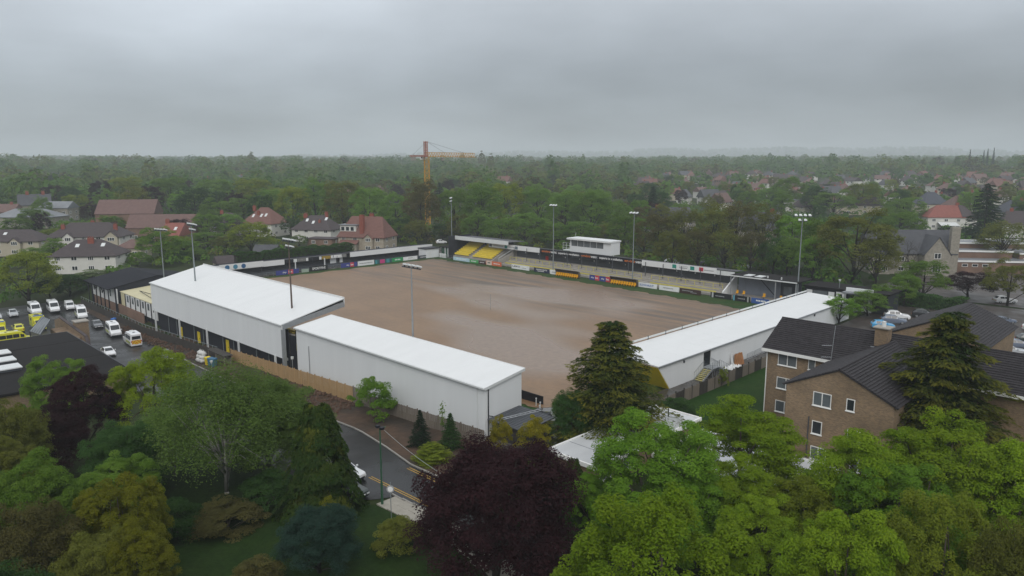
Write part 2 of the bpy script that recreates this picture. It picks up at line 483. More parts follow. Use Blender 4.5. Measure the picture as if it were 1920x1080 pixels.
def ribbon(name, xs, f0, f1, z0, z1, mtl, kind='structure'):
    """a strip along x from f0(x) to f1(x) with real thickness"""
    mb = MB()
    for a, b in zip(xs, xs[1:]):
        p = [(a, f0(a)), (b, f0(b)), (b, f1(b)), (a, f1(a))]
        mb.hexa([(x, y, h(x, y) + z0) for x, y in p] + [(x, y, h(x, y) + z1) for x, y in p])
    o = mb.build(name, mtl); o['kind'] = kind
    return o
M_kerb = mat('kerb_stone', (0.26, 0.25, 0.23), 0.8, 0.2, 1.2)
xs = [-136 + i * 2.0 for i in range(0, 74)]
kerb = thing('kerb', None, None); kerb['kind'] = 'structure'
for a, b in zip(xs, xs[1:]):
    mb = MB()
    p = [(a + .02, interp(RE, a)), (b - .02, interp(RE, b)), (b - .02, interp(RE, b) + .16), (a + .02, interp(RE, a) + .16)]
    mb.hexa([(x, y, h(x, y) - .1) for x, y in p] + [(x, y, h(x, y) + .19) for x, y in p])
    mb.build('kerb_stone', M_kerb, kerb)
# pavement slabs by the lamp post
M_slabm = mat('paving_slab', (0.30, 0.28, 0.24), 0.75, 0.15, 1.5)
pav = thing('pavement', None, None); pav['kind'] = 'structure'
for i in range(16):
    for j in range(2):
        a = -49.0 + i * 1.5
        yy = interp(LE, a + .75) - 0.05 - (j + 1) * 1.0
        mb = MB(); z = h(a, yy)
        mb.box(a + .015, a + 1.485, yy + .012, yy + .988, z - .05, z + .13 + random.uniform(-.008, .008))
        mb.build('slab', M_slabm, pav)
mk = MB()
for i in range(17):
    a = -49.6 + i * 1.5; z = h(a, 34.5)
    mk.box(a + .01, a + 1.49, interp(LE, max(a, -49.0)) - .04, interp(LE, max(a, -49.0)) + .10, z - .1, z + .2)
o = mk.build('kerb', M_kerb); o['kind'] = 'structure'
# double yellow lines
M_line = mat('road_paint_yellow', (0.40, 0.24, 0.04), 0.6, 0.35, 2.5)
xl = [-54.5 + i * 1.0 for i in range(12)]
ml = thing('road_markings', None, None); ml['kind'] = 'structure'
for off in (0.35, 0.62):
    mb = MB()
    for a, b in zip(xl, xl[1:]):
        ya, yb = 35.1 + off - .03 * (a + 54.5), 35.1 + off - .03 * (b + 54.5)
        mb.add([(a, ya, h(a, ya) + .078), (b, yb, h(b, yb) + .078), (b, yb + .1, h(b, yb) + .078), (a, ya + .1, h(a, ya) + .078)], [(0, 1, 2, 3)])
    mb.build('yellow_line', M_line, ml)
for off in (0.35, 0.65):
    mb = MB()
    for a, b in zip(xl[1:], xl[2:]):
        ya, yb = interp(RE, a) - off, interp(RE, b) - off
        mb.add([(a, ya - .1, h(a, ya) + .078), (b, yb - .1, h(b, yb) + .078), (b, yb, h(b, yb) + .078), (a, ya, h(a, ya) + .078)], [(0, 1, 2, 3)])
    mb.build('yellow_line', M_line, ml)

# earth verge between the road and the fences, with rubble
M_earth = two_tone('wet_earth', (0.070, 0.042, 0.026), (0.034, 0.026, 0.019), 0.22, 0.75, 0.40, 0.62, bump=0.8, bscale=2.2, fine=1.4, spec=.25)
def verge_pos(u, v):
    x = lerp(-196.0, -40.0, u); y = lerp(interp([(-196, 46.0)] + [(a, b + .16) for a, b in RE], x) if x > -136 else 45.6, 51.5 if x < -96 else 48.6, v)
    lump = 0.10 * math.sin(x * 1.7 + v * 5) * math.sin(x * .9 + 2.1) * math.sin(math.pi * v)
    bank = 0.25 * math.sin(math.pi * min(1, v * 1.2)) if x < -60 else 0.05
    return (x, y, h(x, y) + 0.08 + lump + bank)
vo = grid_sheet('earth_verge', verge_pos, 156, 8, M_earth)
# lawn in front of the lamp post and under the birch
M_lawn = two_tone('lawn', (0.011, 0.028, 0.004), (0.018, 0.036, 0.006), 0.25, 0.85, 0.35, 0.65, bump=0.5, bscale=6.0, fine=2.5, spec=.1)
grid_sheet('lawn', lambda u, v: (lerp(-75, -20, u), lerp(2.0, interp([(-75, 30.6), (-54, 31.0), (-50.4, 31.6), (-49, 32.5), (-20, 32.3)], lerp(-75, -20, u)), v),
                                h(lerp(-75, -20, u), 20) + 0.05), 40, 16, M_lawn)
M_lawn2 = two_tone('garden_lawn', (0.012, 0.040, 0.004), (0.022, 0.046, 0.007), 0.25, 0.85, 0.35, 0.65, bump=0.5, bscale=6.0, fine=2.5, spec=.1)
rect_sheet('lawn_beside_flats', -46.8, -37.6, 66.0, 101.0, 0.06, M_lawn2)

# the flooded pitch
def pitch_mat():
    m = bpy.data.materials.new('flooded_mud'); m.use_nodes = True
    n, l = m.node_tree.nodes, m.node_tree.links
    b = n['Principled BSDF']; b.inputs['Specular IOR Level'].default_value = 0.32
    g = n.new('ShaderNodeNewGeometry')
    def noise(scale, det, stretch=None, rough=.55):
        s = g.outputs['Position']
        if stretch:
            mp = n.new('ShaderNodeMapping'); mp.inputs['Scale'].default_value = stretch; l.new(s, mp.inputs['Vector']); s = mp.outputs[0]
        z = n.new('ShaderNodeTexNoise'); z.inputs['Scale'].default_value = scale; z.inputs['Detail'].default_value = det; z.inputs['Roughness'].default_value = rough
        l.new(s, z.inputs['Vector']); return z.outputs['Fac']
    def rng(v, a, b_, c, d, smooth=False):
        r = n.new('ShaderNodeMapRange'); r.inputs['From Min'].default_value = a; r.inputs['From Max'].default_value = b_; r.inputs['To Min'].default_value = c; r.inputs['To Max'].default_value = d
        if smooth: r.interpolation_type = 'SMOOTHSTEP'
        l.new(v, r.inputs['Value']); return r.outputs[0]
    def mix(f, a, b_):
        x = n.new('ShaderNodeMix'); x.data_type = 'RGBA'
        l.new(f, x.inputs[0])
        for k, c in ((6, a), (7, b_)):
            if isinstance(c, tuple): x.inputs[k].default_value = c + (1,)
            else: l.new(c, x.inputs[k])
        return x.outputs[2]
    sp = n.new('ShaderNodeSeparateXYZ'); l.new(g.outputs['Position'], sp.inputs[0])
    # silty puddles: long low pools
    pud = rng(noise(0.030, 2, (0.5, 1.0, 1), .5), 0.53, 0.62, 0, 1, True)
    # drag tracks along the pitch on its far half
    trk = noise(0.55, 3, (0.05, 1.0, 1))
    trk2 = noise(2.2, 3, (0.035, 1.0, 1))
    far = rng(sp.outputs['Y'], 100, 122, 0.12, 1, True)
    mx1 = n.new('ShaderNodeMath'); mx1.operation = 'MULTIPLY'; l.new(rng(trk, 0.42, 0.62, 0, 1), mx1.inputs[0]); l.new(far, mx1.inputs[1])
    col = mix(rng(noise(0.12, 5), .35, .65, 0, 1), (0.215, 0.129, 0.066), (0.178, 0.105, 0.053))
    col = mix(mx1.outputs[0], col, (0.088, 0.064, 0.046))
    mx2 = n.new('ShaderNodeMath'); mx2.operation = 'MULTIPLY'; l.new(rng(trk2, 0.48, 0.64, 0, .75), mx2.inputs[0]); l.new(far, mx2.inputs[1])
    col = mix(mx2.outputs[0], col, (0.085, 0.062, 0.045))
    col = mix(pud, col, (0.205, 0.143, 0.100))
    # remains of turf near the edges
    sc = n.new('ShaderNodeVectorMath'); sc.operation = 'SCALE'; l.new(col, sc.inputs[0]); l.new(rng(noise(1.1, 5), .25, .75, .86, 1.14), sc.inputs['Scale'])
    l.new(sc.outputs[0], b.inputs['Base Color'])
    l.new(rng(pud, 0, 1, 0.46, 0.26), b.inputs['Roughness'])
    bp = n.new('ShaderNodeBump'); bp.inputs['Distance'].default_value = 0.06
    l.new(rng(pud, 0, 1, 0.22, 0.04), bp.inputs['Strength']); l.new(noise(1.6, 5), bp.inputs['Height']); l.new(bp.outputs[0], b.inputs['Normal'])
    return m
M_mud = pitch_mat()
def pitch_pos(u, v):
    x = lerp(-177.0, -56.5, u)
    y0 = interp([(-177, 59.0), (-66, 59.0), (-56.5, 62.5)], x)
    y1 = interp([(-177, 142.6), (-150, 141.6), (-100, 139.4), (-70, 137.6), (-56.5, 137.0)], x)
    y = lerp(y0, y1, v)
    e = min(u, 1 - u)
    if v in (0.0, 1.0) :
        y += 0.5 * math.sin(x * 0.9) + .3 * math.sin(x * 2.3)
    if u in (0.0, 1.0):
        x += 0.5 * math.sin(y * 0.7)
    return (x, y, h(x, y) + 0.09)
tag(grid_sheet('muddy_pitch', pitch_pos, 120, 80, M_mud), 'flooded brown mud football pitch inside the stands')
M_turf = two_tone('wet_turf', (0.018, 0.052, 0.009), (0.038, 0.050, 0.014), 0.30, 0.8, 0.40, 0.66, bump=0.4, bscale=5.0, fine=2.0, spec=.12)
rect_sheet('turf_surround', -180.5, -52.0, 57.0, 146.5, 0.05, M_turf)
rect_sheet('yard', -57.0, -37.5, 48.7, 66.4, 0.075, M_yard)
rect_sheet('path', -51.2, -46.8, 66.5, 133.0, 0.075, M_path)
M_tarmac = two_tone('car_park_tarmac', (0.060, 0.048, 0.042), (0.048, 0.040, 0.037), 0.2, 0.5, 0.4, 0.6, bump=0.1, bscale=9.0, fine=1.5, r2=0.3, spec=.2)
rect_sheet('tarmac', -50.0, 8.0, 122.0, 178.0, 0.06, M_tarmac)
rect_sheet('drive', -60.0, 10.0, 180.0, 262.0, 0.06, M_tarmac, 6.0)
rect_sheet('concourse', -180.4, -52.0, 146.6, 172.0, 0.055, M_path, 5.0)
rect_sheet('terrace_apron', -200.0, -180.6, 62.0, 172.0, 0.055, M_path, 5.0)

# ------------------------------------------------------------------ the football ground
FX = (R(90), 0, 0)            # lettering on a plane that faces -y
FXP = (R(90), 0, R(90))       # lettering on a plane that faces +x

# near stand without windows: a long white box with a shallow single-pitch roof
def near_stand():
    x0, x1, y0, y1 = -94.2, -54.0, 50.0, 55.5
    ze, zr = 6.45, 7.35
    t = thing('covered_stand', 'long plain white clad stand with shallow white roof, nearest the road', 'stand', (x0, y0, 0))
    # walls
    mb = MB()
    mb.box(x0 + .06, x1 - .06, y0, y0 + .15, -1.6, ze - .05)
    mb.build('front_wall', M_white_wall, t)
    for xa in (x0, x1 - .15):
        MB().prism([(xa, y0 + .155, -1.6), (xa, y1, -.2), (xa, y1, zr - .07), (xa, y0 + .155, ze - .05)], (.15, 0, 0)).build('end_wall', M_white_wall, t)
    MB().box(x0 + .2, x1 - .2, y1 + .01, y1 + .12, -.2, 2.0).build('rear_wall', M_blackwall, t)
    # roof panels with raised seams
    n = 20
    w = (x1 - x0 + .3) / n
    for i in range(n):
        a = x0 - .15 + i * w
        MB().hexa([(a + .004, y0 - .25, ze - .04), (a + w - .004, y0 - .25, ze - .04), (a + w - .004, y1 + .35, zr + .0), (a + .004, y1 + .35, zr + .0),
                   (a + .004, y0 - .25, ze + .07), (a + w - .004, y0 - .25, ze + .07), (a + w - .004, y1 + .35, zr + .11), (a + .004, y1 + .35, zr + .11)]).build('roof_sheet', M_white, t)
    MB().box(x0 - .16, x1 + .16, y0 - .40, y0 - .26, ze - .12, ze + .06).build('gutter', M_lamp, t)
    MB().box(x0 - .16, x1 + .16, y1 + .36, y1 + .44, zr - .22, zr + .14).build('fascia', M_white, t)
    for xx in (x0 - .21, x1 + .155):
        MB().hexa([(xx, y0 - .25, ze - .22), (xx + .05, y0 - .25, ze - .22), (xx + .05, y1 + .35, zr - .18), (xx, y1 + .35, zr - .18),
                   (xx, y0 - .25, ze + .09), (xx + .05, y0 - .25, ze + .09), (xx + .05, y1 + .35, zr + .13), (xx, y1 + .35, zr + .13)]).build('barge_board', M_lamp, t)
    for xx, zt, m in ((x0 + 3.4, 4.3, M_steel), (x1 - 1.2, ze - .1, M_lamp)):
        MB().tube((xx, y0 - .09, -1.2), (xx, y0 - .09, zt), .055).build('downpipe', m, t)
    MB().tube((x1 + .09, y0 + .35, -.5), (x1 + .09, y0 + .35, ze - .2), .06).build('downpipe', M_black, t)
    MB().tube((x1 + .07, y0 + .38, 3.3), (x1 + .07, y1 - 2.3, 2.2), .04).build('cable_tray', M_black, t)
    MB().box(x0 - .05, x0 + .12, y0 - .05, y0 + .1, -1.6, ze - .1).build('corner_trim', M_lamp, t)
    return t
near_stand()

# main stand: big white cantilever roof, white cladding, black base with yellow doors
def main_stand():
    x0, x1 = -152.0, -97.7
    ye, yb = 49.5, 60.2
    ze, zb = 6.35, 8.85
    t = thing('main_stand', 'tall white clad stand with oversailing white roof and yellow doors', 'stand', (x0, ye, -3))
    n = 22; w = (x1 - x0) / n
    for i in range(n):
        a = x0 + i * w
        MB().hexa([(a + .004, ye - .1, ze - .06), (a + w - .004, ye - .1, ze - .06), (a + w - .004, yb, zb - .06), (a + .004, yb, zb - .06),
                   (a + .004, ye - .1, ze + .06), (a + w - .004, ye - .1, ze + .06), (a + w - .004, yb, zb + .06), (a + .004, yb, zb + .06)]).build('roof_sheet', M_white, t)
    MB().box(x0, x1, yb + .01, yb + .14, zb - 1.0, zb + .28).build('fascia', M_white, t)
    MB().hexa([(x0 + .2, ye + .3, ze - .4), (x1 - .2, ye + .3, ze - .4), (x1 - .2, yb - .05, zb - .42), (x0 + .2, yb - .05, zb - .42),
               (x0 + .2, ye + .3, ze - .3), (x1 - .2, ye + .3, ze - .3), (x1 - .2, yb - .05, zb - .32), (x0 + .2, yb - .05, zb - .32)]).build('soffit', M_dgrey, t)
    MB().box(x0 - .05, x1 + .05, ye - .26, ye - .11, ze - .12, ze + .05).build('gutter', M_lamp, t)
    # cladding panels
    cuts = [x0, -142.4, -118.2, -106.0, x1]
    for a, b in zip(cuts, cuts[1:]):
        MB().hexa([(a + .02, ye - .02, 0.72 + .009 * (a - x0)), (b - .02, ye - .02, 0.72 + .009 * (b - x0)), (b - .02, ye + .12, 0.72 + .009 * (b - x0)), (a + .02, ye + .12, 0.72 + .009 * (a - x0)),
                   (a + .02, ye - .02, ze - .07), (b - .02, ye - .02, ze - .07), (b - .02, ye + .12, ze - .07), (a + .02, ye + .12, ze - .07)]).build('cladding_panel', M_white_wall, t)
    MB().box(x1 - .02, x1 + .1, ye - .04, ye + .1, 1.15, ze - .1).build('corner_trim', M_lamp, t)
    MB().prism([(x0, ye + .13, .8), (x0, yb - 1, .8), (x0, yb - 1, zb - .7), (x0, ye + .13, ze - .2)], (.12, 0, 0)).build('end_wall', M_white_wall, t)
    # black base wall
    MB().box(x0 + .3, x1 - .3, ye + 1.1, ye + 1.25, -4.2, ze - 1).build('base_wall', M_blackwall, t)
    # concrete stepping and rows of seats behind the cladding
    rows = 9
    for i in range(rows):
        ya = ye + 1.5 + i * .95; z1 = 4.4 - i * .42
        MB().box(x0 + .5, x1 - .5, ya, ya + .94, -.5, z1).build('terrace_step', M_concrete, t)
        mb = MB()
        for k in range(int((x1 - x0 - 3) / .55)):
            xa = x0 + 1.5 + k * .55
            if abs(((xa - x0) % 9.0) - 8.5) < .6: continue
            mb.box(xa + .04, xa + .48, ya + .1, ya + .5, z1 + .38, z1 + .44); mb.box(xa + .04, xa + .48, ya + .05, ya + .10, z1 + .40, z1 + .82)
        o = mb.build('seat_row', M_seat, t); o['kind'] = 'stuff'
    MB().box(x0 + .5, x1 - .5, yb - .1, yb, -.3, 1.0).build('front_board', M_yellow, t)
    # the open end: steel frame, dark wall, yellow board
    MB().beam((x1 + .02, ye + .15, ze - .35), (x1 + .02, yb, zb - .85), .22, .75).build('end_truss', M_steel, t)
    MB().box(x1 - .22, x1 + .22, ye - .05, ye + .45, -1.6, ze - .7).build('end_post', M_steel, t)
    MB().prism([(x1 - .4, ye + 1.4, -1.5), (x1 - .4, yb - 1, -1.5), (x1 - .4, yb - 1, .9), (x1 - .4, ye + 1.4, 4.6)], (.12, 0, 0)).build('end_panel', M_blackwall, t)
    MB().box(x1 - .1, x1 - .04, ye + 2.2, ye + 6.4, 2.0, 3.0).build('handrail_board', M_yellow, t)
    for q in (2.2, 4.3, 6.4):
        MB().tube((x1 - .02, ye + q, 1.5), (x1 - .02, ye + q, 5.2), .06).build('stanchion', M_black, t)
    # columns, doors, lights of the base
    for i in range(13):
        xx = x0 + 1.5 + i * 4.2
        if i % 3 == 0:
            MB().box(xx - .14, xx + .14, ye - .18, ye + .06, h(xx, 49) - .5, 1.3).build('column', M_lamp, t)
        else:
            MB().tube((xx, ye + .95, h(xx, 49) - .5), (xx, ye + .95, 1.5), .07).build('downpipe', M_pole, t)
        MB().box(xx + 1.5, xx + 1.8, ye + .98, ye + 1.09, .35 + .02 * i, .75 + .02 * i).build('wall_light', M_lamp, t)
    for xx in (-140.3, -131.9, -119.6):
        zf = h(xx, 49) + .15
        d = MB().box(xx - .55, xx + .55, ye + 1.0, ye + 1.09, zf, zf + 2.3).build('door', M_yellow, t)
        MB().box(xx + .38, xx + .43, ye + .95, ye + 1.0, zf + 1.0, zf + 1.2).build('door_handle', M_dgrey, d)
    return t
main_stand()

# walkway rail and dark fence in front of the main stand
fence = thing('rail_fence', 'low grey rail on posts above the dark boundary fence below the tall stand', 'fence', (-195, 47.2, -4))
for i in range(40):
    xa = -194.0 + i * 2.0
    if xa > -117: break
    za, zb_ = h(xa, 47.2), h(xa + 2, 47.2)
    MB().hexa([(xa + .03, 47.2, za - .1), (xa + 1.97, 47.2, zb_ - .1), (xa + 1.97, 47.26, zb_ - .1), (xa + .03, 47.26, za - .1),
               (xa + .03, 47.2, za + 1.75), (xa + 1.97, 47.2, zb_ + 1.75), (xa + 1.97, 47.26, zb_ + 1.75), (xa + .03, 47.26, za + 1.75)]).build('fence_panel', M_timberdark, fence)
    MB().tube((xa, 47.3, za), (xa, 47.3, za + 2.3), .045).build('post', M_pole, fence)
    MB().tube((xa, 47.3, za + 2.28), (xa + 2, 47.3, zb_ + 2.28), .035).build('rail', M_pole, fence)

# wooden fence along the road: new boards, then weathered ones
def board_fence():
    wood = thing('wooden_fence', 'close boarded wooden fence, pale new timber turning grey towards the yard', 'fence', (-113, 48.2, -2))
    x = -113.0; k = 0
    while x < -52.6:
        x2 = x + 1.9
        za, zb_ = h(x, 48.2), h(x2, 48.2)
        hh = 2.15 if x < -76 else 1.75
        mt = M_timber if x < -77 else M_timbergrey
        mb = MB()
        nb = 12
        for i in range(nb):
            a, b = lerp(x + .05, x2 - .05, i / nb), lerp(x + .05, x2 - .05, (i + 1) / nb)
            z0, z1 = lerp(za, zb_, i / nb), lerp(za, zb_, (i + 1) / nb)
            dy = .025 * (i % 2); top = hh + random.uniform(-.03, .03)
            mb.hexa([(a, 48.2 - dy, z0 - .05), (b - .012, 48.2 - dy, z1 - .05), (b - .012, 48.225 - dy, z1 - .05), (a, 48.225 - dy, z0 - .05),
                     (a, 48.2 - dy, z0 + top), (b - .012, 48.2 - dy, z1 + top), (b - .012, 48.225 - dy, z1 + top), (a, 48.225 - dy, z0 + top)])
        mb.build('fence_panel', mt, wood)
        MB().box(x - .05, x + .05, 48.17, 48.3, za - .2, za + hh + .12).build('post', mt, wood)
        x = x2; k += 1
board_fence()

# far end terrace (on the left behind the pitch): low black stand under a white fascia
def end_terrace():
    xb, xr, xf = -188.0, -184.2, -181.6
    t = thing('end_terrace', 'low black terrace with white fascia along the far end of the pitch', 'stand', (xf, 78, 0))
    MB().box(xb, xb + .15, 76, 147, 0, 3.6).build('rear_wall', M_blackwall, t)
    # roof in two lengths with an older middle
    for a, b, z in ((76, 95.2, 3.55), (116.2, 147.3, 3.7)):
        for i in range(int((b - a) / 3.2)):
            y0 = a + i * (b - a) / int((b - a) / 3.2); y1 = a + (i + 1) * (b - a) / int((b - a) / 3.2)
            MB().hexa([(xb - .2, y0 + .01, z - .35), (xr, y0 + .01, z - .05), (xr, y1 - .01, z - .05), (xb - .2, y1 - .01, z - .35),
                       (xb - .2, y0 + .01, z - .22), (xr, y0 + .01, z + .08), (xr, y1 - .01, z + .08), (xb - .2, y1 - .01, z - .22)]).build('roof_sheet', M_slate, t)
        MB().box(xr + .01, xr + .12, a, b, z - 1.30, z + .12).build('fascia', M_white, t)
    for i in range(6):
        y0 = 95.3 + i * 3.48
        MB().hexa([(xb - .2, y0, 3.2), (xr - .4, y0, 3.4), (xr - .4, y0 + 3.46, 3.4), (xb - .2, y0 + 3.46, 3.2), (xb - .2, y0, 3.3), (xr - .4, y0, 3.52), (xr - .4, y0 + 3.46, 3.52), (xb - .2, y0 + 3.46, 3.3)]).build('roof_sheet', M_slate, t)
    # small signs on the older roof edge
    M_ochre = mat('ochre_sign', (0.30, 0.20, 0.03), 0.6, 0.2, 2.0)
    M_greys = mat('faded_sign', (0.20, 0.20, 0.19), 0.6, 0.3, 2.0)
    for y0, y1, m in ((95.6, 98.0, M_black), (98.2, 99.2, M_white), (99.4, 101.8, M_greys), (102.0, 102.7, M_white), (102.9, 106.0, M_black), (106.2, 106.9, M_white), (107.1, 109.9, M_ochre), (110.0, 110.7, M_white), (110.9, 113.6, M_white), (113.8, 115.2, M_greys)):
        sg = MB().box(xr - .38, xr - .28, y0, y1, 2.55, 3.4).build('roof_sign', m, t)
    # terrace steps and back, crush barriers
    for i in range(5):
        MB().box(xb + .15 + i * .8, xb + .15 + (i + 1) * .8, 78, 146, 0, 1.5 - i * .3).build('terrace_step', M_dgrey, t)
    MB().box(xb + .16, xb + .2, 78, 147, 1.4, 3.2).build('back_cladding', M_blackwall, t)
    for y in range(80, 147, 4):
        MB().tube((xr - .2, y, 0), (xr - .2, y, 3.2), .05).build('stanchion', M_dgrey, t)
    for y in (98.4, 107.6):
        MB().box(xr - .15, xr + .05, y, y + .25, 0, 2.9).build('column', M_lamp, t)
    MB().box(xr - 1.6, xr - 1.5, 110.4, 112.4, 0, 2.6).build('door_panel', M_white_wall, t)
    MB().box(xr - 1.6, xr - 1.5, 113.6, 114.6, 0, 2.7).build('door_panel', M_white_wall, t)
    # white kiosk closing the far corner
    k = thing('kiosk', 'white boxy kiosk with black roof closing the far corner of the terrace', 'kiosk', (-181, 146, 0))
    MB().box(-184, -180.2, 141.6, 146.8, 0, 2.9).build('wall', M_white_wall, k)
    MB().box(-184.3, -179.9, 141.3, 147.1, 2.9, 3.15).build('roof', M_blackwall, k)
    MB().box(-180.19, -180.12, 142.6, 143.6, .1, 2.1).build('door', M_white, k)
end_terrace()

# hedge and sheds behind it are with the plants; perimeter rail and advertising boards
RAILG = 'advertising boards around the pitch'
def railing(name, label, pts, hgt=1.05, step=2.0, m=M_lamp):
    t = thing(name, label, 'railing', (pts[0][0], pts[0][1], 0))
    for (xa, ya), (xb, yb) in zip(pts, pts[1:]):
        L = math.hypot(xb - xa, yb - ya); n = max(1, int(L / step))
        for i in range(n + 1):
            x, y = lerp(xa, xb, i / n), lerp(ya, yb, i / n)
            MB().tube((x, y, 0), (x, y, hgt), .03, n=5).build('post', m, t)
        for z in (hgt, hgt * .55):
            MB().tube((xa, ya, z), (xb, yb, z), .028, n=5).build('rail', m, t)
    return t
railing('pitch_railing', 'thin grey railing behind the boards at the far end of the pitch', [(-180.9, 82), (-180.9, 145.6)], m=M_pole)
railing('pitch_railing', 'thin grey railing behind the boards along the far touchline', [(-178, 146.0), (-56, 145.4)], m=M_pole)

def print_bars(t, axis, c, wd, cz, ht, mt):
    """print too small to read from here: a broken line of marks"""
    mb = MB(); a = c - wd / 2; rnd = random.Random(int(c * 100))
    while a < c + wd / 2:
        b = min(c + wd / 2, a + ht * rnd.uniform(.35, .7)); hh = ht * rnd.uniform(.3, .42)
        if axis == 'x': mb.box(.066, .076, a, b, cz - hh, cz + hh)
        else: mb.box(a, b, -.076, -.066, cz - hh, cz + hh)
        a = b + ht * rnd.uniform(.1, .3)
    mb.build('small_print', mt, t, world=False)

def board(label, axis, p0, p1, colr, texts=(), hgt=0.95, z0=0.08, panels=()):
    """advertising board; axis 'x' stands along y facing +x, axis 'y' stands along x facing -y"""
    m = mat('board_%d_%d_%d' % tuple(int(255 * c) for c in colr), colr, 0.45, 0.08, 0.6)
    w = p1 - p0
    if axis == 'x':
        t = thing('advertising_board', label, 'board', (-180.3, p0, 0), group=RAILG)
        MB().box(-.04, .04, 0, w - .06, z0, z0 + hgt).build('panel', m, t, world=False)
        for q in (.3, w - .4):
            MB().box(-.10, -.05, q, q + .06, 0, z0 + hgt).build('leg', M_pole, t, world=False)
        for (a, b, c) in panels:
            MB().box(.045, .06, a * w, b * w, z0 + .02, z0 + hgt - .02).build('print', mat('print_%d_%d_%d' % tuple(int(255 * q) for q in c), c, .5, .15, 1.0), t, world=False)
        for (s, cx, wd, ht, cz, mt) in texts:
            if s == '#':
                print_bars(t, 'x', cx * w, wd * w, z0 + hgt * cz, ht * hgt, mt); continue
            lettering(s, mt, t, (.075, cx * w, z0 + hgt * cz), FXP, wd * w, ht * hgt, .012)
    else:
        t = thing('advertising_board', label, 'board', (p0, 145.1, 0), group=RAILG)
        MB().box(0, w - .06, -.04, .04, z0, z0 + hgt).build('panel', m, t, world=False)
        for q in (.3, w - .4):
            MB().box(q, q + .06, .05, .10, 0, z0 + hgt).build('leg', M_pole, t, world=False)
        for (a, b, c) in panels:
            MB().box(a * w, b * w, -.06, -.045, z0 + .02, z0 + hgt - .02).build('print', mat('print_%d_%d_%d' % tuple(int(255 * q) for q in c), c, .5, .15, 1.0), t, world=False)
        for (s, cx, wd, ht, cz, mt) in texts:
            if s == '#':
                print_bars(t, 'y', cx * w, wd * w, z0 + hgt * cz, ht * hgt, mt); continue
            lettering(s, mt, t, (cx * w, -.075, z0 + hgt * cz), FX, wd * w, ht * hgt, .012)
    return t
BLUE, NAVY, WHT, BLK, RED = (0.045, 0.055, 0.22), (0.02, 0.025, 0.06), (0.70, 0.71, 0.71), (0.014, 0.015, 0.018), (0.48, 0.05, 0.07)
SKY = lambda a, b: [('sky', a, .17, .42, .5, M_text_w), ('bet', b, .16, .42, .52, M_text_w)]
board('blue board with sky bet in white, left of the SPORTFIVE board', 'x', 90.6, 97.4, BLUE, SKY(.36, .62), panels=[(.52, .74, RED)], hgt=1.25)
board('small faded pale green board left of the SPORTFIVE board', 'x', 98.2, 100.4, (0.30, 0.36, 0.30), hgt=.9)
board('black board with SPORTFIVE in white capitals', 'x', 100.6, 106.4, BLK, [('SPORTFIVE', .5, .72, .5, .5, M_text_w)], hgt=1.35)
board('blue board with sky bet in white, right of the SPORTFIVE board', 'x', 110.6, 116.2, BLUE, SKY(.40, .66), panels=[(.55, .78, RED)], hgt=1.3)
board('long white board with grey lettering beside the blue sky bet board', 'x', 116.3, 122.0, WHT, [('#', .5, .8, .30, .5, M_text_g)], hgt=1.35)
board('teal and pink patterned board at the far end of the pitch', 'x', 122.2, 128.4, (0.03, 0.10, 0.11), panels=[(.3, .58, (0.50, 0.05, 0.20)), (.03, .14, (0.06, 0.25, 0.28)), (.68, .86, (0.05, 0.24, 0.26))], hgt=1.2)
board('green board with pale lettering at the far end of the pitch', 'x', 128.5, 132.6, (0.03, 0.26, 0.09), [('#', .5, .5, .4, .5, M_text_w)], hgt=1.2)
board('white board with a dark stripe near the white kiosk', 'x', 132.7, 138.2, WHT, [('#', .5, .3, .2, .62, M_text_g)], panels=[(.02, .98, (0.70, 0.70, 0.71))], hgt=1.1)
board('slate grey board with white print in front of the white kiosk', 'x', 138.3, 144.4, (0.05, 0.06, 0.075), [('#', .42, .5, .3, .5, M_text_w)], panels=[(.72, .78, (.6, .6, .6))], hgt=1.0)
board('pale blue board below the yellow seats', 'y', -171.0, -163.4, (0.45, 0.56, 0.66), [('#', .5, .6, .3, .55, M_text_w)], panels=[(.02, .98, (0.42, 0.58, 0.66))], hgt=1.05)
board('short green board below the yellow seats', 'y', -163.3, -159.4, (0.07, 0.33, 0.10), [('#', .45, .6, .4, .5, M_text_w)])
board('dark maroon board between the green and the orange boards', 'y', -159.3, -156.2, (0.05, 0.02, 0.02), [('#', .5, .6, .3, .5, M_text_w)])
board('orange and cream board below the right end of the yellow seats', 'y', -156.0, -149.4, (0.58, 0.14, 0.06), [('#', .2, .16, .36, .55, M_text_k), ('#', .7, .4, .28, .5, M_text_w)], panels=[(.03, .38, (0.62, 0.50, 0.42))], hgt=1.25)
board('white board starting with the letters LEKS', 'y', -145.2, -138.2, WHT, [('LEKS', .26, .42, .36, .6, M_text_k), ('#', .72, .2, .16, .42, M_text_g)], hgt=1.25)
board('black board with HARROGATE in white', 'y', -136.4, -130.6, NAVY, [('HARROGATE', .5, .7, .34, .62, M_text_w), ('#', .45, .42, .2, .28, M_text_w)], hgt=1.2)
board('white board with small logos left of the first dugout', 'y', -130.4, -125.2, WHT, [('#', .3, .3, .24, .5, M_text_g), ('#', .78, .2, .22, .42, M_text_g)], hgt=1.2)
board('double blue sky bet board between the two dugouts', 'y', -116.6, -109.6, BLUE, [('sky', .14, .14, .40, .5, M_text_w), ('bet', .34, .14, .40, .5, M_text_w), ('sky', .62, .14, .40, .5, M_text_w), ('bet', .84, .14, .40, .5, M_text_w)], panels=[(.26, .46, RED), (.76, .97, RED)], hgt=1.35)
board('white board with blue capitals right of the second dugout', 'y', -101.6, -95.9, WHT, [('SCHWARZ.IT', .48, .7, .42, .5, M_text_b)], hgt=1.15)
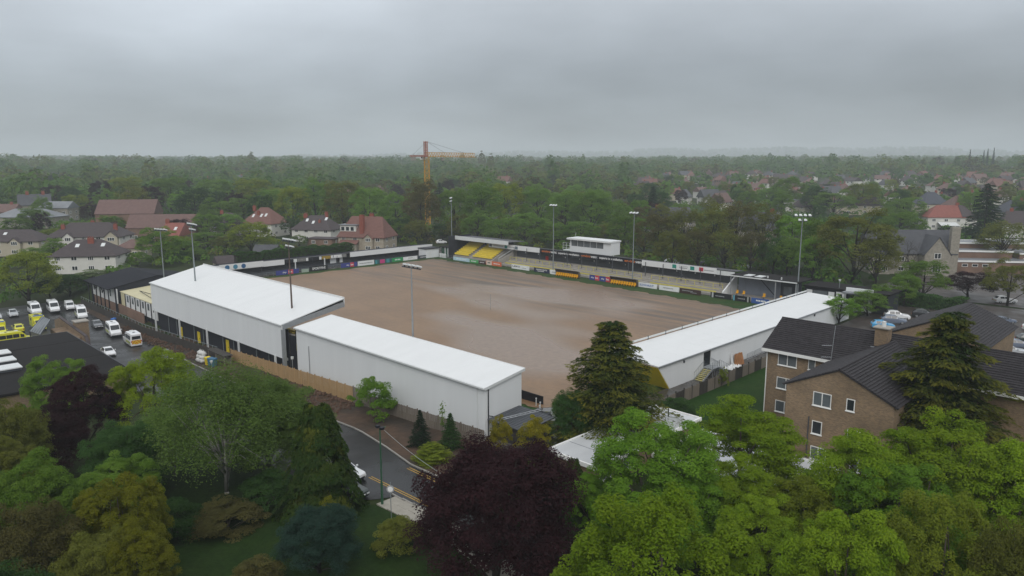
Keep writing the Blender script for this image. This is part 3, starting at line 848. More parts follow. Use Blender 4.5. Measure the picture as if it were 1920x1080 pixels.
board('white board with thin grey capitals right of the second dugout', 'y', -95.3, -89.8, WHT, [('#', .46, .5, .28, .55, M_text_g)], hgt=1.15)
board('dark brown board with faint print at the end of the terrace', 'y', -89.6, -84.0, (0.045, 0.025, 0.022), [('#', .36, .5, .25, .6, M_text_g), ('#', .66, .3, .2, .32, M_text_g)], hgt=1.1)
board('long black board with badges beside the grey viewing lounge', 'y', -81.6, -76.4, BLK, [('#', .45, .42, .25, .4, M_text_g)], panels=[(.06, .14, (0.4, 0.42, 0.42))], hgt=1.2)
board('black board with pale blue bird badge below the lounge', 'y', -76.2, -72.0, BLK, [('#', .5, .4, .3, .5, M_text_g)], panels=[(.04, .12, (0.12, 0.35, 0.45)), (.82, .9, (.35, .36, .34))], hgt=1.2)
board('royal blue board with pale blue foot below the lounge', 'y', -71.8, -67.8, (0.03, 0.07, 0.26), [('#', .55, .55, .4, .58, M_text_w)], panels=[(.02, .98, (0.04, 0.10, 0.30))], hgt=1.2)
board('grey mesh board at the end of the far touchline', 'y', -67.6, -62.8, (0.10, 0.10, 0.10), [('#', .5, .5, .3, .5, M_text_g)], hgt=1.1)
board('white board with blue capitals below the black cabin', 'y', -62.4, -56.4, WHT, [('#', .48, .8, .45, .5, M_text_b)], hgt=1.1)

# far stand: seated block, long terrace with fascia
def far_stand():
    # seated block with yellow seats
    s = thing('seated_stand', 'small seated stand with rows of yellow seats under a white fascia', 'stand', (-177, 146.5, 0))
    x0, x1 = -176.2, -156.0
    MB().box(x0, x0 + .15, 147.5, 157, 0, 7.0).build('end_wall', M_blackwall, s)
    MB().box(x0 + .16, x1, 156.6, 156.8, 0, 6.4).build('rear_wall', M_dgrey, s)
    for i in range(8):
        a = x0 - .3 + i * (x1 - x0 + 4.6) / 8; b = a + (x1 - x0 + 4.6) / 8
        MB().hexa([(a, 150.3, 6.6), (b - .02, 150.3, 6.6), (b - .02, 157.4, 6.3), (a, 157.4, 6.3), (a, 150.3, 6.72), (b - .02, 150.3, 6.72), (b - .02, 157.4, 6.42), (a, 157.4, 6.42)]).build('roof_sheet', M_slate, s)
    MB().box(x0 - .3, x1 + 4.2, 150.15, 150.28, 5.75, 6.95).build('fascia', M_lamp, s)
    rows = 9
    for i in range(rows):
        ya, z1 = 147.8 + i * .85, 1.05 + i * .40
        for a, b in ((x0 + 2.0, -167.2), (-165.6, x1 - .3)):
            MB().box(a, b, ya, ya + .84, 0, z1).build('step', M_concrete, s)
            mb = MB(); n = int((b - a) / .52)
            for k in range(n):
                xa = a + k * .52
                mb.box(xa + .04, xa + .47, ya + .25, ya + .62, z1 + .36, z1 + .42); mb.box(xa + .04, xa + .47, ya + .60, ya + .66, z1 + .40, z1 + .84)
            o = mb.build('seat_row', M_seat, s); o['kind'] = 'stuff'
        MB().box(-167.18, -165.62, ya, ya + .84, 0, z1 - .05).build('aisle_step', M_concrete, s)
    MB().prism([(x1 - .1, 147.0, 0), (x1 - .1, 156.5, 0), (x1 - .1, 156.5, 4.9), (x1 - .1, 155.8, 4.9), (x1 - .1, 147.0, .9)], (.3, 0, 0)).build('side_wall', M_concrete, s)
    MB().prism([(x1 + 3.6, 147.0, 0), (x1 + 3.6, 156.5, 0), (x1 + 3.6, 156.5, 4.2), (x1 + 3.6, 154.5, 4.2), (x1 + 3.6, 147.0, 1.6)], (.25, 0, 0)).build('side_wall', M_concrete, s)
    MB().tube((x1 + 3.5, 147.0, .1), (x1 + 3.5, 147.0, 2.2), .06).build('handrail', M_lamp, s)
    MB().tube((x1 + 3.5, 147.0, 2.2), (x1 + 3.5, 152.5, 4.2), .06).build('handrail', M_lamp, s)
    # standing terrace
    t = thing('long_terrace', 'long covered standing terrace with yellow crush rails and sponsor fascia', 'stand', (-152, 147, 0))
    a0, a1 = -151.8, -80.6
    for i in range(7):
        MB().box(a0, a1, 147.2 + i * .95, 147.2 + (i + 1) * .95, 0, .55 + i * .27).build('terrace_step', M_concrete, t)
    MB().box(a0, a1, 154.0, 154.2, 0, 4.9).build('rear_wall', M_dgrey, t)
    n = 24
    for i in range(n):
        a = -162.0 + i * (82.6) / n; b = a + 82.6 / n
        MB().hexa([(a, 152.0, 5.3), (b - .01, 152.0, 5.3), (b - .01, 156.2, 5.0), (a, 156.2, 5.0), (a, 152.0, 5.42), (b - .01, 152.0, 5.42), (b - .01, 156.2, 5.12), (a, 156.2, 5.12)]).build('roof_sheet', M_slate, t)
    f1 = MB().box(-162.0, -140.6, 151.85, 151.98, 4.35, 5.70).build('fascia', M_white, t)
    f2 = MB().box(-140.55, -105.2, 151.85, 151.98, 4.30, 5.66).build('fascia', M_black, t)
    f3 = MB().box(-105.15, -84.2, 151.85, 151.98, 4.25, 5.62).build('fascia', M_white, t)
    MB().box(-84.15, -79.6, 151.80, 151.95, 4.2, 5.2).build('fascia', M_lamp, t)
    loc = t.location
    def ft(s_, x, w, hh, z, m_, bold=.015):
        lettering(s_, m_, t, (x - loc.x, 151.83 - loc.y, z - loc.z), FX, w, hh, bold)
    for xc in (-137.2, -122.6, -108.0):
        ft('enviro', xc - .9, 3.3, .62, 5.0, M_text_o); ft('vent', xc + 2.0, 2.3, .62, 5.0, M_text_w)
    for xc in (-129.6, -115.0):
        ft('experts in ventilation', xc, 7.6, .78, 4.98, M_text_w)
    for x, c in ((-161.2, (.10, .11, .12)), (-154.4, (.02, .22, .17)), (-150.0, (.10, .14, .17)), (-95.6, (.02, .22, .14)), (-90.6, (.02, .22, .14)), (-88.2, (.42, .03, .05))):
        MB().box(x - .55, x + .55, 151.80, 151.845, 4.55, 5.45).build('logo_square', mat('logo_%d' % int(1000 * c[1] + 100 * c[0]), c, .5, .1, 1), t)
    ft('The Charity', -93.1, 2.6, .34, 5.2, M_text_g)
    for xc, w_, z_ in ((-93.1, 2.2, 4.8), (-86.2, 2.6, 4.9), (-152.2, 2.2, 5.0), (-157.8, 4.2, 5.0)):
        MB().box(xc - w_ / 2, xc + w_ / 2, 151.82, 151.845, z_ - .1, z_ + .1).build('small_print', M_text_g, t)
    for i in range(14):
        x = -150.5 + i * 5.2
        MB().tube((x, 151.4, 0), (x, 151.4, 5.3), .09).build('column', M_dgrey, t)
        MB().box(x + 2.2, x + 2.5, 153.86, 153.98, 3.4, 3.75).build('wall_light', M_lamp, t)
    for x in (-131.5, -95.0):
        MB().tube((x, 151.3, 4.6), (x + 4, 151.3, 1.8), .05).build('brace', M_dgrey, t); MB().tube((x + 4, 151.35, 4.6), (x, 151.35, 1.8), .05).build('brace', M_dgrey, t)
    # yellow crush rails
    def rail(xa, xb, y, zb, hh):
        n_ = max(1, round((xb - xa) / 2.6))
        for i in range(n_ + 1):
            x = lerp(xa, xb, i / n_); MB().box(x - .05, x + .05, y - .05, y + .05, zb - .3, zb + hh).build('rail_post', M_yellowpale, t)
        MB().tube((xa, y, zb + hh), (xb, y, zb + hh), .05).build('rail', M_yellowpale, t)
    rail(-151, -127.5, 150.2, 1.4, 1.0); rail(-124.5, -104.0, 150.2, 1.4, 1.0); rail(-101.0, -81.5, 150.2, 1.4, 1.0)
    for a, b in ((-151.0, -126), (-123, -103), (-100, -82)):
        MB().box(a, b, 148.1, 148.18, .7, 1.0).build('step_nosing', M_yellowpale, t)
        MB().box(a, b, 149.4, 149.46, 1.25, 1.36).build('step_nosing', M_yellowpale, t)
    MB().box(-139.9, -139.0, 153.7, 153.98, 2.0, 3.3).build('fire_point', M_red, t)
    MB().prism([(-79.9, 147.0, 0), (-79.9, 153.5, 0), (-79.9, 153.5, 4.2), (-79.9, 152.4, 4.2), (-79.9, 147.0, 1.2)], (.3, 0, 0)).build('end_wall', M_white, t)
    # press box on the roof
    p = thing('press_box', 'white flat roofed press box with long dark window on the terrace roof', 'press box', (-132, 155, 5.2))
    x0, x1, y0, y1 = -131.8, -117.4, 155.0, 159.0
    MB().box(x0, x1, y0, y1, 5.3, 6.9).build('lower_wall', M_white, p)
    MB().box(x1 - 2.6, x1, y0, y1, 6.905, 8.7).build('end_wall', M_white, p)
    MB().box(x0, x0 + .25, y0, y1, 6.905, 8.7).build('end_wall', M_white, p)
    MB().box(x0 + .26, x1 - 2.61, y1 - .2, y1, 6.905, 8.7).build('rear_wall', M_white_wall, p)
    for i in range(5):
        a = x0 + .4 + i * 2.26
        w_ = MB().box(a, a + 2.2, y0 + .15, y0 + .2, 6.92, 8.6).build('window', M_glassgrey, p)
        MB().box(a - .05, a + .02, y0 + .1, y0 + .24, 6.92, 8.6).build('mullion', M_lamp, w_)
    MB().box(x0 - .8, x1 + .15, y0 - .6, y1 + .3, 8.705, 9.15).build('roof', M_white, p)
    MB().box(x0 - 2.6, x0 - .02, y0, y0 + 2.5, 5.4, 5.6).build('platform', M_lamp, p)
    for q in (0, 1.25, 2.5):
        MB().tube((x0 - 2.6 + q, y0, 5.6), (x0 - 2.6 + q, y0, 7.6), .05).build('rail_post', M_lamp, p)
    for z in (6.2, 6.9, 7.6):
        MB().tube((x0 - 2.6, y0, z), (x0, y0, z), .04).build('rail', M_lamp, p)
    for q in (x1 - .4, x1 + .5):
        MB().tube((q, y0 + .5, 1), (q, y0 + .5, 5.9), .08).build('leg', M_lamp, p)
    MB().tube((x0 + 1.2, y0 + 1, 9.15), (x0 + 1.2, y0 + 1, 10.6), .04).build('aerial', M_lamp, p)
far_stand()

def dugout(x, label):
    t = thing('dugout', label, 'dugout', (x, 144.2, 0), group='dugouts on the far touchline')
    mb = MB(); n = 7
    for i in range(10):
        a = i * .78
        s = MB().box(a + .06, a + .66, -.25, .2, .35, .45); s.box(a + .06, a + .66, .2, .3, .4, 1.05); s.box(a + .26, a + .46, -.1, .1, 0, .35)
        s.build('seat', M_amber, t, world=False)
    prof = [(.75, 0), (.75, 1.3), (.35, 1.85), (-.35, 1.95)]
    M_perspex = mat('smoked_perspex', (0.10, 0.085, 0.075), 0.25, 0.2, 1.0)
    for (y0, z0), (y1, z1) in zip(prof, prof[1:]):
        MB().slab((0, y0, z0), (8, y0, z0), (8, y1, z1), (0, y1, z1), .03).build('shell_panel', M_perspex, t, world=False)
    for a in (0, 2, 4, 6, 8):
        for (y0, z0), (y1, z1) in zip(prof, prof[1:]):
            MB().tube((a, y0 - .03, z0), (a, y1 - .03, z1 - .03), .035, n=5).build('frame_rib', M_dgrey, t, world=False)
    for a in (-.03, 8.03):
        MB().prism([(a, .72, 0), (a, .72, 1.28), (a, .35, 1.8), (a, -.3, 1.9), (a, .1, .9), (a, .2, 0)], (.02, 0, 0)).build('end_panel', M_perspex, t, world=False)
dugout(-127.6, 'curved dugout with amber seats left of the double sky bet board')
dugout(-112.4 + 3.2, 'curved dugout with amber seats right of the double sky bet board')

# viewing lounge and cabins at the far corner
def lounge():
    t = thing('viewing_lounge', 'open fronted lounge with grey panels, orange stools and thin dark roof', 'pavilion', (-79, 147, 0))
    MB().box(-79.2, -63.6, 148.6, 157.0, 4.75, 5.0).build('roof', M_felt, t)
    MB().box(-79.4, -63.5, 148.4, 148.58, 4.82, 5.04).build('fascia', M_lamp, t)
    M_gp = mat('grey_blue_panel', (0.20, 0.22, 0.26), .5, .1, .5)
    for i in range(6):
        MB().box(-79 + i * 1.8, -79 + (i + 1) * 1.8 - .04, 152.8, 152.9, .3, 4.7).build('wall_panel', M_gp, t)
    MB().box(-68.1, -63.6, 151.0, 151.2, .3, 4.7).build('wall_panel', M_blackwall, t)
    w = MB().box(-67.4, -65.6, 150.9, 150.98, 1.7, 3.5).build('window', M_glassgrey, t)
    d = MB().box(-64.9, -63.9, 150.9, 150.98, .4, 2.9).build('door', M_glassgrey, t)
    MB().box(-79.2, -63.6, 146.6, 152.7, 0, .35).build('deck', M_concrete, t)
    for x in (-78.8, -68.3, -63.8):
        MB().box(x - .09, x + .09, 148.7, 148.9, .35, 4.7).build('column', M_steel, t)
    MB().beam((-74, 152.6, 4.5), (-70.2, 152.6, 1.0), .12, .1).build('brace', M_black, t)
    for x in (-76.4, -73.8):
        MB().box(x, x + 1.6, 150, 152.5, 5.0, 5.12).build('roof_light', M_lamp, t)
    for x in (-70.9, -67.8):
        MB().tube((x, 150.4, 5.0), (x, 150.4, 5.5), .14).build('vent', M_lamp, t)
    for i, x in enumerate((-77.6, -76.0, -71.2, -67.4, -65.2)):
        s = thing('stool', ['orange stool at the left end of the lounge deck', 'orange stool second from the left on the lounge deck', 'orange stool in the middle of the lounge deck', 'orange stool left of the black wall window', 'orange stool right of the black wall window'][i], 'stool', (x, 149.6, .35), group='stools on the lounge deck')
        b = MB(); b.box(-.25, .25, -.25, .25, .55, .65); b.box(-.25, .25, .2, .28, .65, 1.25); b.build('seat', M_amber, s, world=False)
        b = MB(); b.tube((0, 0, 0), (0, 0, .55), .05); b.tube((0, 0, 0), (0, 0, .04), .22); b.build('stem', M_dgrey, s, world=False)
    c = thing('clubhouse_cabin', 'long low cabin with dark roof and white framed doors by the corner floodlight', 'cabin', (-63, 151, 0))
    MB().box(-63.2, -46.6, 152.0, 158.5, 0, 4.0).build('wall', M_blackwall, c)
    MB().box(-63.4, -46.2, 151.5, 159.0, 4.005, 4.3).build('roof', M_felt, c)
    for x0, x1, m in ((-62.8, -61.6, M_white), (-61.4, -58.4, M_glassgrey), (-58.2, -57.0, M_white)):
        MB().box(x0, x1, 151.85, 151.98, .3, 3.4).build('wall_panel', m, c)
    for x0 in (-56.6, -53.0):
        d = MB().box(x0, x0 + 2.0, 151.82, 151.98, .1, 3.6).build('door', M_white, c)
        MB().box(x0 + .5, x0 + 1.5, 151.76, 151.81, .6, 3.2).build('pane', M_glass, d)
    MB().box(-54.6, -49.0, 149.2, 151.8, 3.9, 4.15).build('porch_roof', M_flatroof, c)
    MB().box(-54.4, -49.2, 151.0, 151.4, 4.155, 4.9).build('parapet', M_white_wall, c)
    for x in (-54.3, -49.3):
        MB().box(x - .12, x + .12, 149.3, 149.55, 0, 3.9).build('column', M_white, c)
    MB().box(-50.8, -49.45, 151.5, 151.8, .2, 3.7).build('wall_panel', M_white, c)
    l = thing('bulkhead_lamp', 'short post with white globe lamp on the cabin roof', 'lamp', (-56.5, 153, 4.3))
    MB().tube((0, 0, 0), (0, 0, 1.4), .06).build('stem', M_pole, l, world=False)
    MB().tube((0, 0, 1.4), (0, 0, 1.75), .15, .28).build('globe', M_lamp, l, world=False)
    k = thing('turnstile_hut', 'green and white turnstile hut behind the far left corner flag', 'hut', (-178, 150, 0))
    MB().box(-181.5, -176.6, 149.0, 152.5, 0, 3.0).build('wall', M_polegreen, k); MB().box(-182, -176.2, 148.4, 153, 3.0, 3.2).build('roof', M_felt, k)
    MB().box(-179.4, -176.4, 146.4, 146.7, 0, 1.3).build('counter', M_white, k)
    for x in (-179.3, -177.9, -176.5):
        MB().box(x - .12, x + .12, 148.6, 148.85, 0, 3.0).build('column', M_white, k)
lounge()

# right hand stand: white box roof with canopy rail, yellow end panel, stairs
def right_stand():
    t = thing('canopy_stand', 'white covered stand with long sloping white roof at the near end of the pitch', 'stand', (-51, 79, 0))
    xo, xi = -51.0, -59.2
    zo, zi = 3.75, 4.15
    y0, y1 = 77.8, 144.0
    ye = 144.0
    n = 20
    for i in range(n):
        a, b = lerp(y0, y1, i / n), lerp(y0, y1, (i + 1) / n)
        a2, b2 = lerp(y0, ye, i / n), lerp(y0, ye, (i + 1) / n)
        a1, b1 = a2, b2
        MB().hexa([(xo + .25, a2 + .01, zo - .1), (xo + .25, b2 - .01, zo - .1), (xi, b1 - .01, zi - .1), (xi, a1 + .01, zi - .1),
                   (xo + .25, a2 + .01, zo + .03), (xo + .25, b2 - .01, zo + .03), (xi, b1 - .01, zi + .03), (xi, a1 + .01, zi + .03)]).build('roof_sheet', M_white, t)
    MB().box(xo + .26, xo + .38, y0, ye, zo - .16, zo + .02).build('gutter', M_steel, t)
    # outer wall in panels, slanted front end
    MB().prism([(xo, 77.9, 3.6), (xo, 81.0, -.1), (xo, 89.4, -.1), (xo, 89.4, 3.6)], (.1, 0, 0)).build('wall_panel', M_white_wall, t)
    cuts = [91.4, 101.0, 111.0, 121.0, 132.0, 143.8]
    for a, b in zip(cuts, cuts[1:]):
        MB().box(xo, xo + .1, a + .01, b - .01, -.1, 3.6).build('wall_panel', M_white_wall, t)
    MB().box(xo, xo + .1, 89.42, 91.38, -.1, 1.3).build('wall_panel', M_white_wall, t)
    MB().box(xo - .05, xo + .02, 89.5, 91.3, 1.31, 3.6).build('doorway', M_glass, t)
    # yellow end cheek
    MB().prism([(xo + .02, 78.0, 3.5), (xo + .02, 80.95, -.1), (xi + 1, 80.95, -.1), (xi + 1, 78.0, 3.5)], (.02, -.12, 0)).build('end_cheek', M_yellow, t)
    # terraces under the roof and pitch-side uprights
    for i in range(6):
        MB().box(xo - 1.2 - (i + 1) * .9, xo - 1.2 - i * .9, 90, 140, 0, 2.0 - i * .3).build('terrace_step', M_concrete, t)
    for i in range(15):
        y = lerp(78.5, 143.5, i / 14)
        MB().box(xi - .12, xi - .02, y - .07, y + .07, zi - .1, zi + .62).build('rail_post', M_dgrey, t)
        MB().tube((xi + .4, y, 0), (xi + .4, y, zi - .1), .07).build('column', M_dgrey, t)
    MB().box(xi - .10, xi - .04, 77.9, 143.9, zi + .22, zi + .50).build('rail_board', M_lamp, t)
    for y in (84.0, 112.0, 127):
        MB().box(xo + .11, xo + .3, y, y + .15, 3.05, 3.4).build('bracket', M_dgrey, t)
    # stairs to the door
    s = thing('steel_stairs', 'galvanised double flight of stairs with handrails up to the white stand door', 'stairs', (-50.9, 90.4, 0))
    MB().box(-.0, 1.5, -1.0, 1.0, 1.25, 1.32).build('landing', M_steel, s, world=False)
    M_tread = mat('yellow_edged_tread', (0.42, 0.38, 0.16), .7, .2, 1.5)
    for i in range(7):
        MB().box(.15, 1.4, -1.0 - (i + 1) * .36, -1.0 - i * .36, 1.06 - i * .17, 1.12 - i * .17).build('tread', M_tread, s, world=False)
        MB().box(.15, 1.4, 1.0 + i * .36, 1.0 + (i + 1) * .36, 1.06 - i * .17, 1.12 - i * .17).build('tread', M_steel, s, world=False)
    for sg in (-1, 1):
        for xx in (.1, 1.45):
            MB().beam((xx, sg * 1.0, 1.2), (xx, sg * 3.6, .0), .06, .25).build('stringer', M_steel, s, world=False)
            MB().tube((xx, sg * 1.0, 2.3), (xx, sg * 3.6, 1.1), .03, n=5).build('handrail', M_steel, s, world=False)
            for k in range(6):
                q = 1.0 + k * .5
                MB().tube((xx, sg * q, 1.2 - (q - 1) * .46), (xx, sg * q, 2.3 - (q - 1) * .46), .022, n=4).build('baluster', M_steel, s, world=False)
    for yy in (-.9, -.3, .3, .9):
        MB().tube((1.45, yy, 0), (1.45, yy, 2.3), .03, n=5).build('post', M_steel, s, world=False)
    MB().tube((1.45, -1, 2.3), (1.45, 1, 2.3), .03, n=5).build('handrail', M_steel, s, world=False)
    # stacked pallets with sheeting, crowd barriers
    p = thing('pallet', 'broken wooden pallets leaning on the white stand wall', 'pallet', (-50.4, 98.2, 0))
    M_pal = mat('pallet_wood', (0.30, 0.14, 0.06), .85, .3, 1.5)
    for i in range(6):
        MB().hexa([(.15 - .0 * i, -.9 + i * .34, .1), (.75, -.9 + i * .34, .1), (.75, -.62 + i * .34, .1), (.15, -.62 + i * .34, .1),
                   (.05, -.9 + i * .34, 1.75 + .1 * math.sin(i * 2)), (.3, -.9 + i * .34, 1.8 + .1 * math.sin(i)), (.3, -.62 + i * .34, 1.8), (.05, -.62 + i * .34, 1.75)]).build('plank', M_pal, p, world=False)
    q = thing('plastic_sheet', 'crumpled white plastic sheet on the path beside the broken pallets', 'sheet', (-49.9, 96.2, .08))
    mb = MB(); N = 10
    vs = [(lerp(-.6, .8, i / N), lerp(-1.6, 1.2, j / N), .05 + .35 * abs(math.sin(i * 1.3 + j * .9) * math.sin(j * 1.1))) for j in range(N + 1) for i in range(N + 1)]
    mb.add(vs, [(j * (N + 1) + i, j * (N + 1) + i + 1, (j + 1) * (N + 1) + i + 1, (j + 1) * (N + 1) + i) for j in range(N) for i in range(N)])
    mb.build('folds', M_white, q, world=False)
    q2 = MB().slab((-50.55, 97.0, .1), (-50.15, 97.0, .1), (-50.5, 97.0, 1.9), (-50.85, 97.0, 1.9), .05)
    tag(q2.build('leaning_panel', M_white), 'white board leaning on the wall beside the broken pallets', 'panel')
    for i, lab in enumerate(('crowd barrier nearest the broken pallets', 'middle crowd barrier against the white stand wall', 'crowd barrier nearest the brick flats against the white wall')):
        c = thing('crowd_barrier', 'grey tubular ' + lab, 'barrier', (-50.3 - .1 * i, 101.3 + i * 2.6, 0), R(4), 'crowd barriers by the white stand')
        for a, b in (((0, 0, .15), (0, 2.3, .15)), ((0, 0, 1.1), (0, 2.3, 1.1)), ((0, 0, .15), (0, 0, 1.1)), ((0, 2.3, .15), (0, 2.3, 1.1))):
            MB().tube(a, b, .03, n=5).build('frame_bar', M_steel, c, world=False)
        for k in range(1, 12):
            MB().tube((0, k * .19, .15), (0, k * .19, 1.1), .012, n=4).build('bar', M_steel, c, world=False)
        for yy in (.4, 1.9):
            MB().tube((-.35, yy, .02), (.35, yy, .02), .025, n=5).build('foot', M_steel, c, world=False)
right_stand()

# floodlights
def floodlight(x, y, zb, zt, label, heads, rot, m=M_pole, r=.16, two=False):
    t = thing('floodlight', label, 'floodlight', (x, y, zb), rot, 'floodlights around the pitch')
    H = zt - zb
    b = MB(); b.tube((0, 0, 0), (0, 0, H * .35), r, r * .85, 8); b.tube((0, 0, H * .35), (0, 0, H), r * .85, r * .5, 8); b.build('mast', m, t, world=False)
    MB().box(-heads * .45 - .2, heads * .45 + .2, -.06, .06, H - .1, H + .04).build('crossarm', M_dgrey, t, world=False)
    def head(px, pz):
        b = MB()
        b.hexa([(px - .32, -.52, pz - .10), (px + .32, -.52, pz - .10), (px + .25, .22, pz + .10), (px - .25, .22, pz + .10),
                (px - .30, -.49, pz + .12), (px + .30, -.49, pz + .12), (px + .20, .18, pz + .36), (px - .20, .18, pz + .36)])
        l = b.build('lamp_head', M_lamp, t, world=False, bevel=.06)
        MB().slab((px - .28, -.50, pz - .12), (px - .22, .17, pz + .06), (px + .22, .17, pz + .06), (px + .28, -.50, pz - .12), .02).build('lens', M_glassgrey, l, world=False)
        MB().box(px - .05, px + .05, -.05, .12, pz - .2, pz + .1).build('bracket', M_dgrey, l, world=False)
    for i in range(heads):
        head((i - (heads - 1) / 2) * .92, H + .15)
    if two:
        for i in range(2):
            head((i - .5) * 1.15, H - .85)
        MB().box(-1.0, 1.0, -.06, .06, H - 1.1, H - .98).build('crossarm', M_dgrey, t, world=False)
    return t
floodlight(-75.2, 56.6, 0, 16.5, 'floodlight with four heads behind the plain white stand', 4, R(180), M_steel)
floodlight(-103.0, 54.1, 6.9, 18.0, 'floodlight with two tiers of heads rising through the right end of the tall stand roof', 4, R(180), mat('rusty_pole', (0.10, 0.075, 0.065), .6, .3, 1.5), two=True)
floodlight(-140.6, 54.0, 6.9, 18.2, 'floodlight with two tiers of heads rising through the left end of the tall stand roof', 4, R(180), M_pole, two=True)
floodlight(-163.0, 56.0, -2, 15.6, 'floodlight behind the dark roofed clubhouse', 4, R(200))
floodlight(-178.6, 151.0, 0, 18.6, 'floodlight beside the yellow seated stand', 3, R(-35), two=True)
floodlight(-131.0, 147.0, 0, 18.4, 'floodlight in front of the envirovent fascia, left of the press box', 3, 0)
floodlight(-104.6, 147.2, 0, 17.6, 'floodlight in front of the terrace, right of the press box', 3, 0)
floodlight(-64.2, 150.6, 0, 18.9, 'floodlight at the right end of the lounge', 4, R(35), two=True)

# clubhouse beside the main stand
def clubhouse():
    t = thing('clubhouse', 'single storey clubhouse with large charcoal roof and white panelled walls', 'clubhouse', (-194, 49, -4))
    x0, x1, y0, ym, y1 = -194.4, -176.0, 48.2, 59.0, 70.0
    n = 9
    for i in range(n):
        a, b = lerp(x0, x1, i / n), lerp(x0, x1, (i + 1) / n)
        MB().hexa([(a, y0, 1.95), (b - .005, y0, 1.95), (b - .005, ym, 4.05), (a, ym, 4.05), (a, y0, 2.1), (b - .005, y0, 2.1), (b - .005, ym, 4.2), (a, ym, 4.2)]).build('roof_sheet', M_clubroof, t)
        MB().hexa([(a, ym + .01, 4.05), (b - .005, ym + .01, 4.05), (b - .005, y1, 1.9), (a, y1, 1.9), (a, ym + .01, 4.2), (b - .005, ym + .01, 4.2), (b - .005, y1, 2.05), (a, y1, 2.05)]).build('roof_sheet', M_clubroof, t)
    MB().prism([(x1 - .4, y0 + 1.5, -4), (x1 - .4, y1 - .5, -4), (x1 - .4, y1 - .5, 1.9), (x1 - .4, ym, 4.0), (x1 - .4, y0 + 1.5, 2.2)], (.2, 0, 0)).build('gable_wall', M_blackwall, t)
    MB().prism([(x0 + .2, y0 + 1.5, -4), (x0 + .2, y1 - .5, -4), (x0 + .2, y1 - .5, 1.9), (x0 + .2, ym, 4.0), (x0 + .2, y0 + 1.5, 2.2)], (.2, 0, 0)).build('gable_wall', M_blackwall, t)
    MB().box(x0 + .4, -160.0, 50.2, 50.4, -4.2, -1.4).build('base_wall', M_brickred, t)
    for i in range(6):
        a = x0 + .5 + i * 3.05
        w = MB().box(a, a + 2.95, 50.0, 50.15, -1.38, 2.0).build('wall_panel', M_white, t)
        if i % 2 == 0:
            MB().box(a + .9, a + 1.7, 49.94, 49.99, -.2, 1.3).build('window', M_glassgrey, w)
        MB().box(a - .12, a + .05, 49.0, 49.2, h(a, 49) - .2, 2.0).build('post', M_black, t)
    for a in (-188, -183):
        MB().beam((a, 49.1, .4), (a + 1.6, 49.1, 1.9), .1, .1).build('brace', M_black, t); MB().beam((a, 49.1, .4), (a - 1.6, 49.1, 1.9), .1, .1).build('brace', M_black, t)
    # canopy building between clubhouse and main stand
    c = thing('canopy_block', 'cream canopied entrance block between the clubhouse and the tall stand', 'building', (-175, 51, -4))
    M_canopy = mat('cream_canopy', (0.50, 0.46, 0.30), .7, .1, .4)
    MB().hexa([(-175.6, 50.6, 1.3), (-153.0, 50.6, 1.3), (-153.0, 57.5, 1.9), (-175.6, 57.5, 1.9), (-175.6, 50.6, 1.45), (-153.0, 50.6, 1.45), (-153.0, 57.5, 2.05), (-175.6, 57.5, 2.05)]).build('canopy', M_canopy, c)
    for a, b, y in ((-170, -158, 53.0), (-166, -155, 54.8)):
        MB().tube((a, y, 1.95), (b, y + .3, 2.15), .07).build('pipe', M_black, c)
        MB().tube((a, y, 1.95), (b, y - 1.2, 1.8), .06).build('pipe', M_black, c)
    for i in range(7):
        a = -175.4 + i * 3.2
        w = MB().box(a, a + 3.1, 50.7, 50.85, -1.9, 1.28).build('wall_panel', M_white if i else M_canopy, c)
        if i:
            MB().box(a + 1.0, a + 1.9, 50.62, 50.69, -.4, 1.0).build('window', M_glassgrey, w)
        MB().box(a - .08, a + .06, 50.52, 50.66, -3.2, 1.28).build('post', M_black, c)
    MB().box(-173.5, -166.5, 50.45, 50.6, -3.6, -1.9).build('red_board', mat('faded_red', (0.30, 0.06, 0.05), .7, .2, .8), c)
    MB().box(-176, -153, 51.2, 57, -4, 1.25).build('core', M_blackwall, c)
    # signs behind
    s = thing('roadside_sign', 'white board with blue round logos behind the clubhouse roof', 'sign', (-184, 77, 0))
    MB().box(0, .15, 0, 12, 2.4, 3.9).build('panel', M_white, s, world=False)
    for i, c_ in enumerate(((0.03, 0.12, 0.25), (0.05, 0.2, 0.3), (0.03, 0.1, 0.22))):
        MB().tube((.16, 2 + i * 2.2, 3.1), (.2, 2 + i * 2.2, 3.1), .62, n=12).build('logo', mat('logo_blue%d' % i, c_, .5, .1, 1), s, world=False)
    for q in (.5, 11.3):
        MB().box(0.02, .12, q, q + .12, 0, 2.4).build('leg', M_dgrey, s, world=False)
clubhouse()

# pitch odds and ends
s = thing('pitch_stake', 'thin grey pole standing alone in the mud of the pitch', 'pole', (-106.5, 100.2, .1))
MB().tube((0, 0, 0), (0, 0, 3.2), .035, n=6).build('shaft', M_pole, s, world=False)

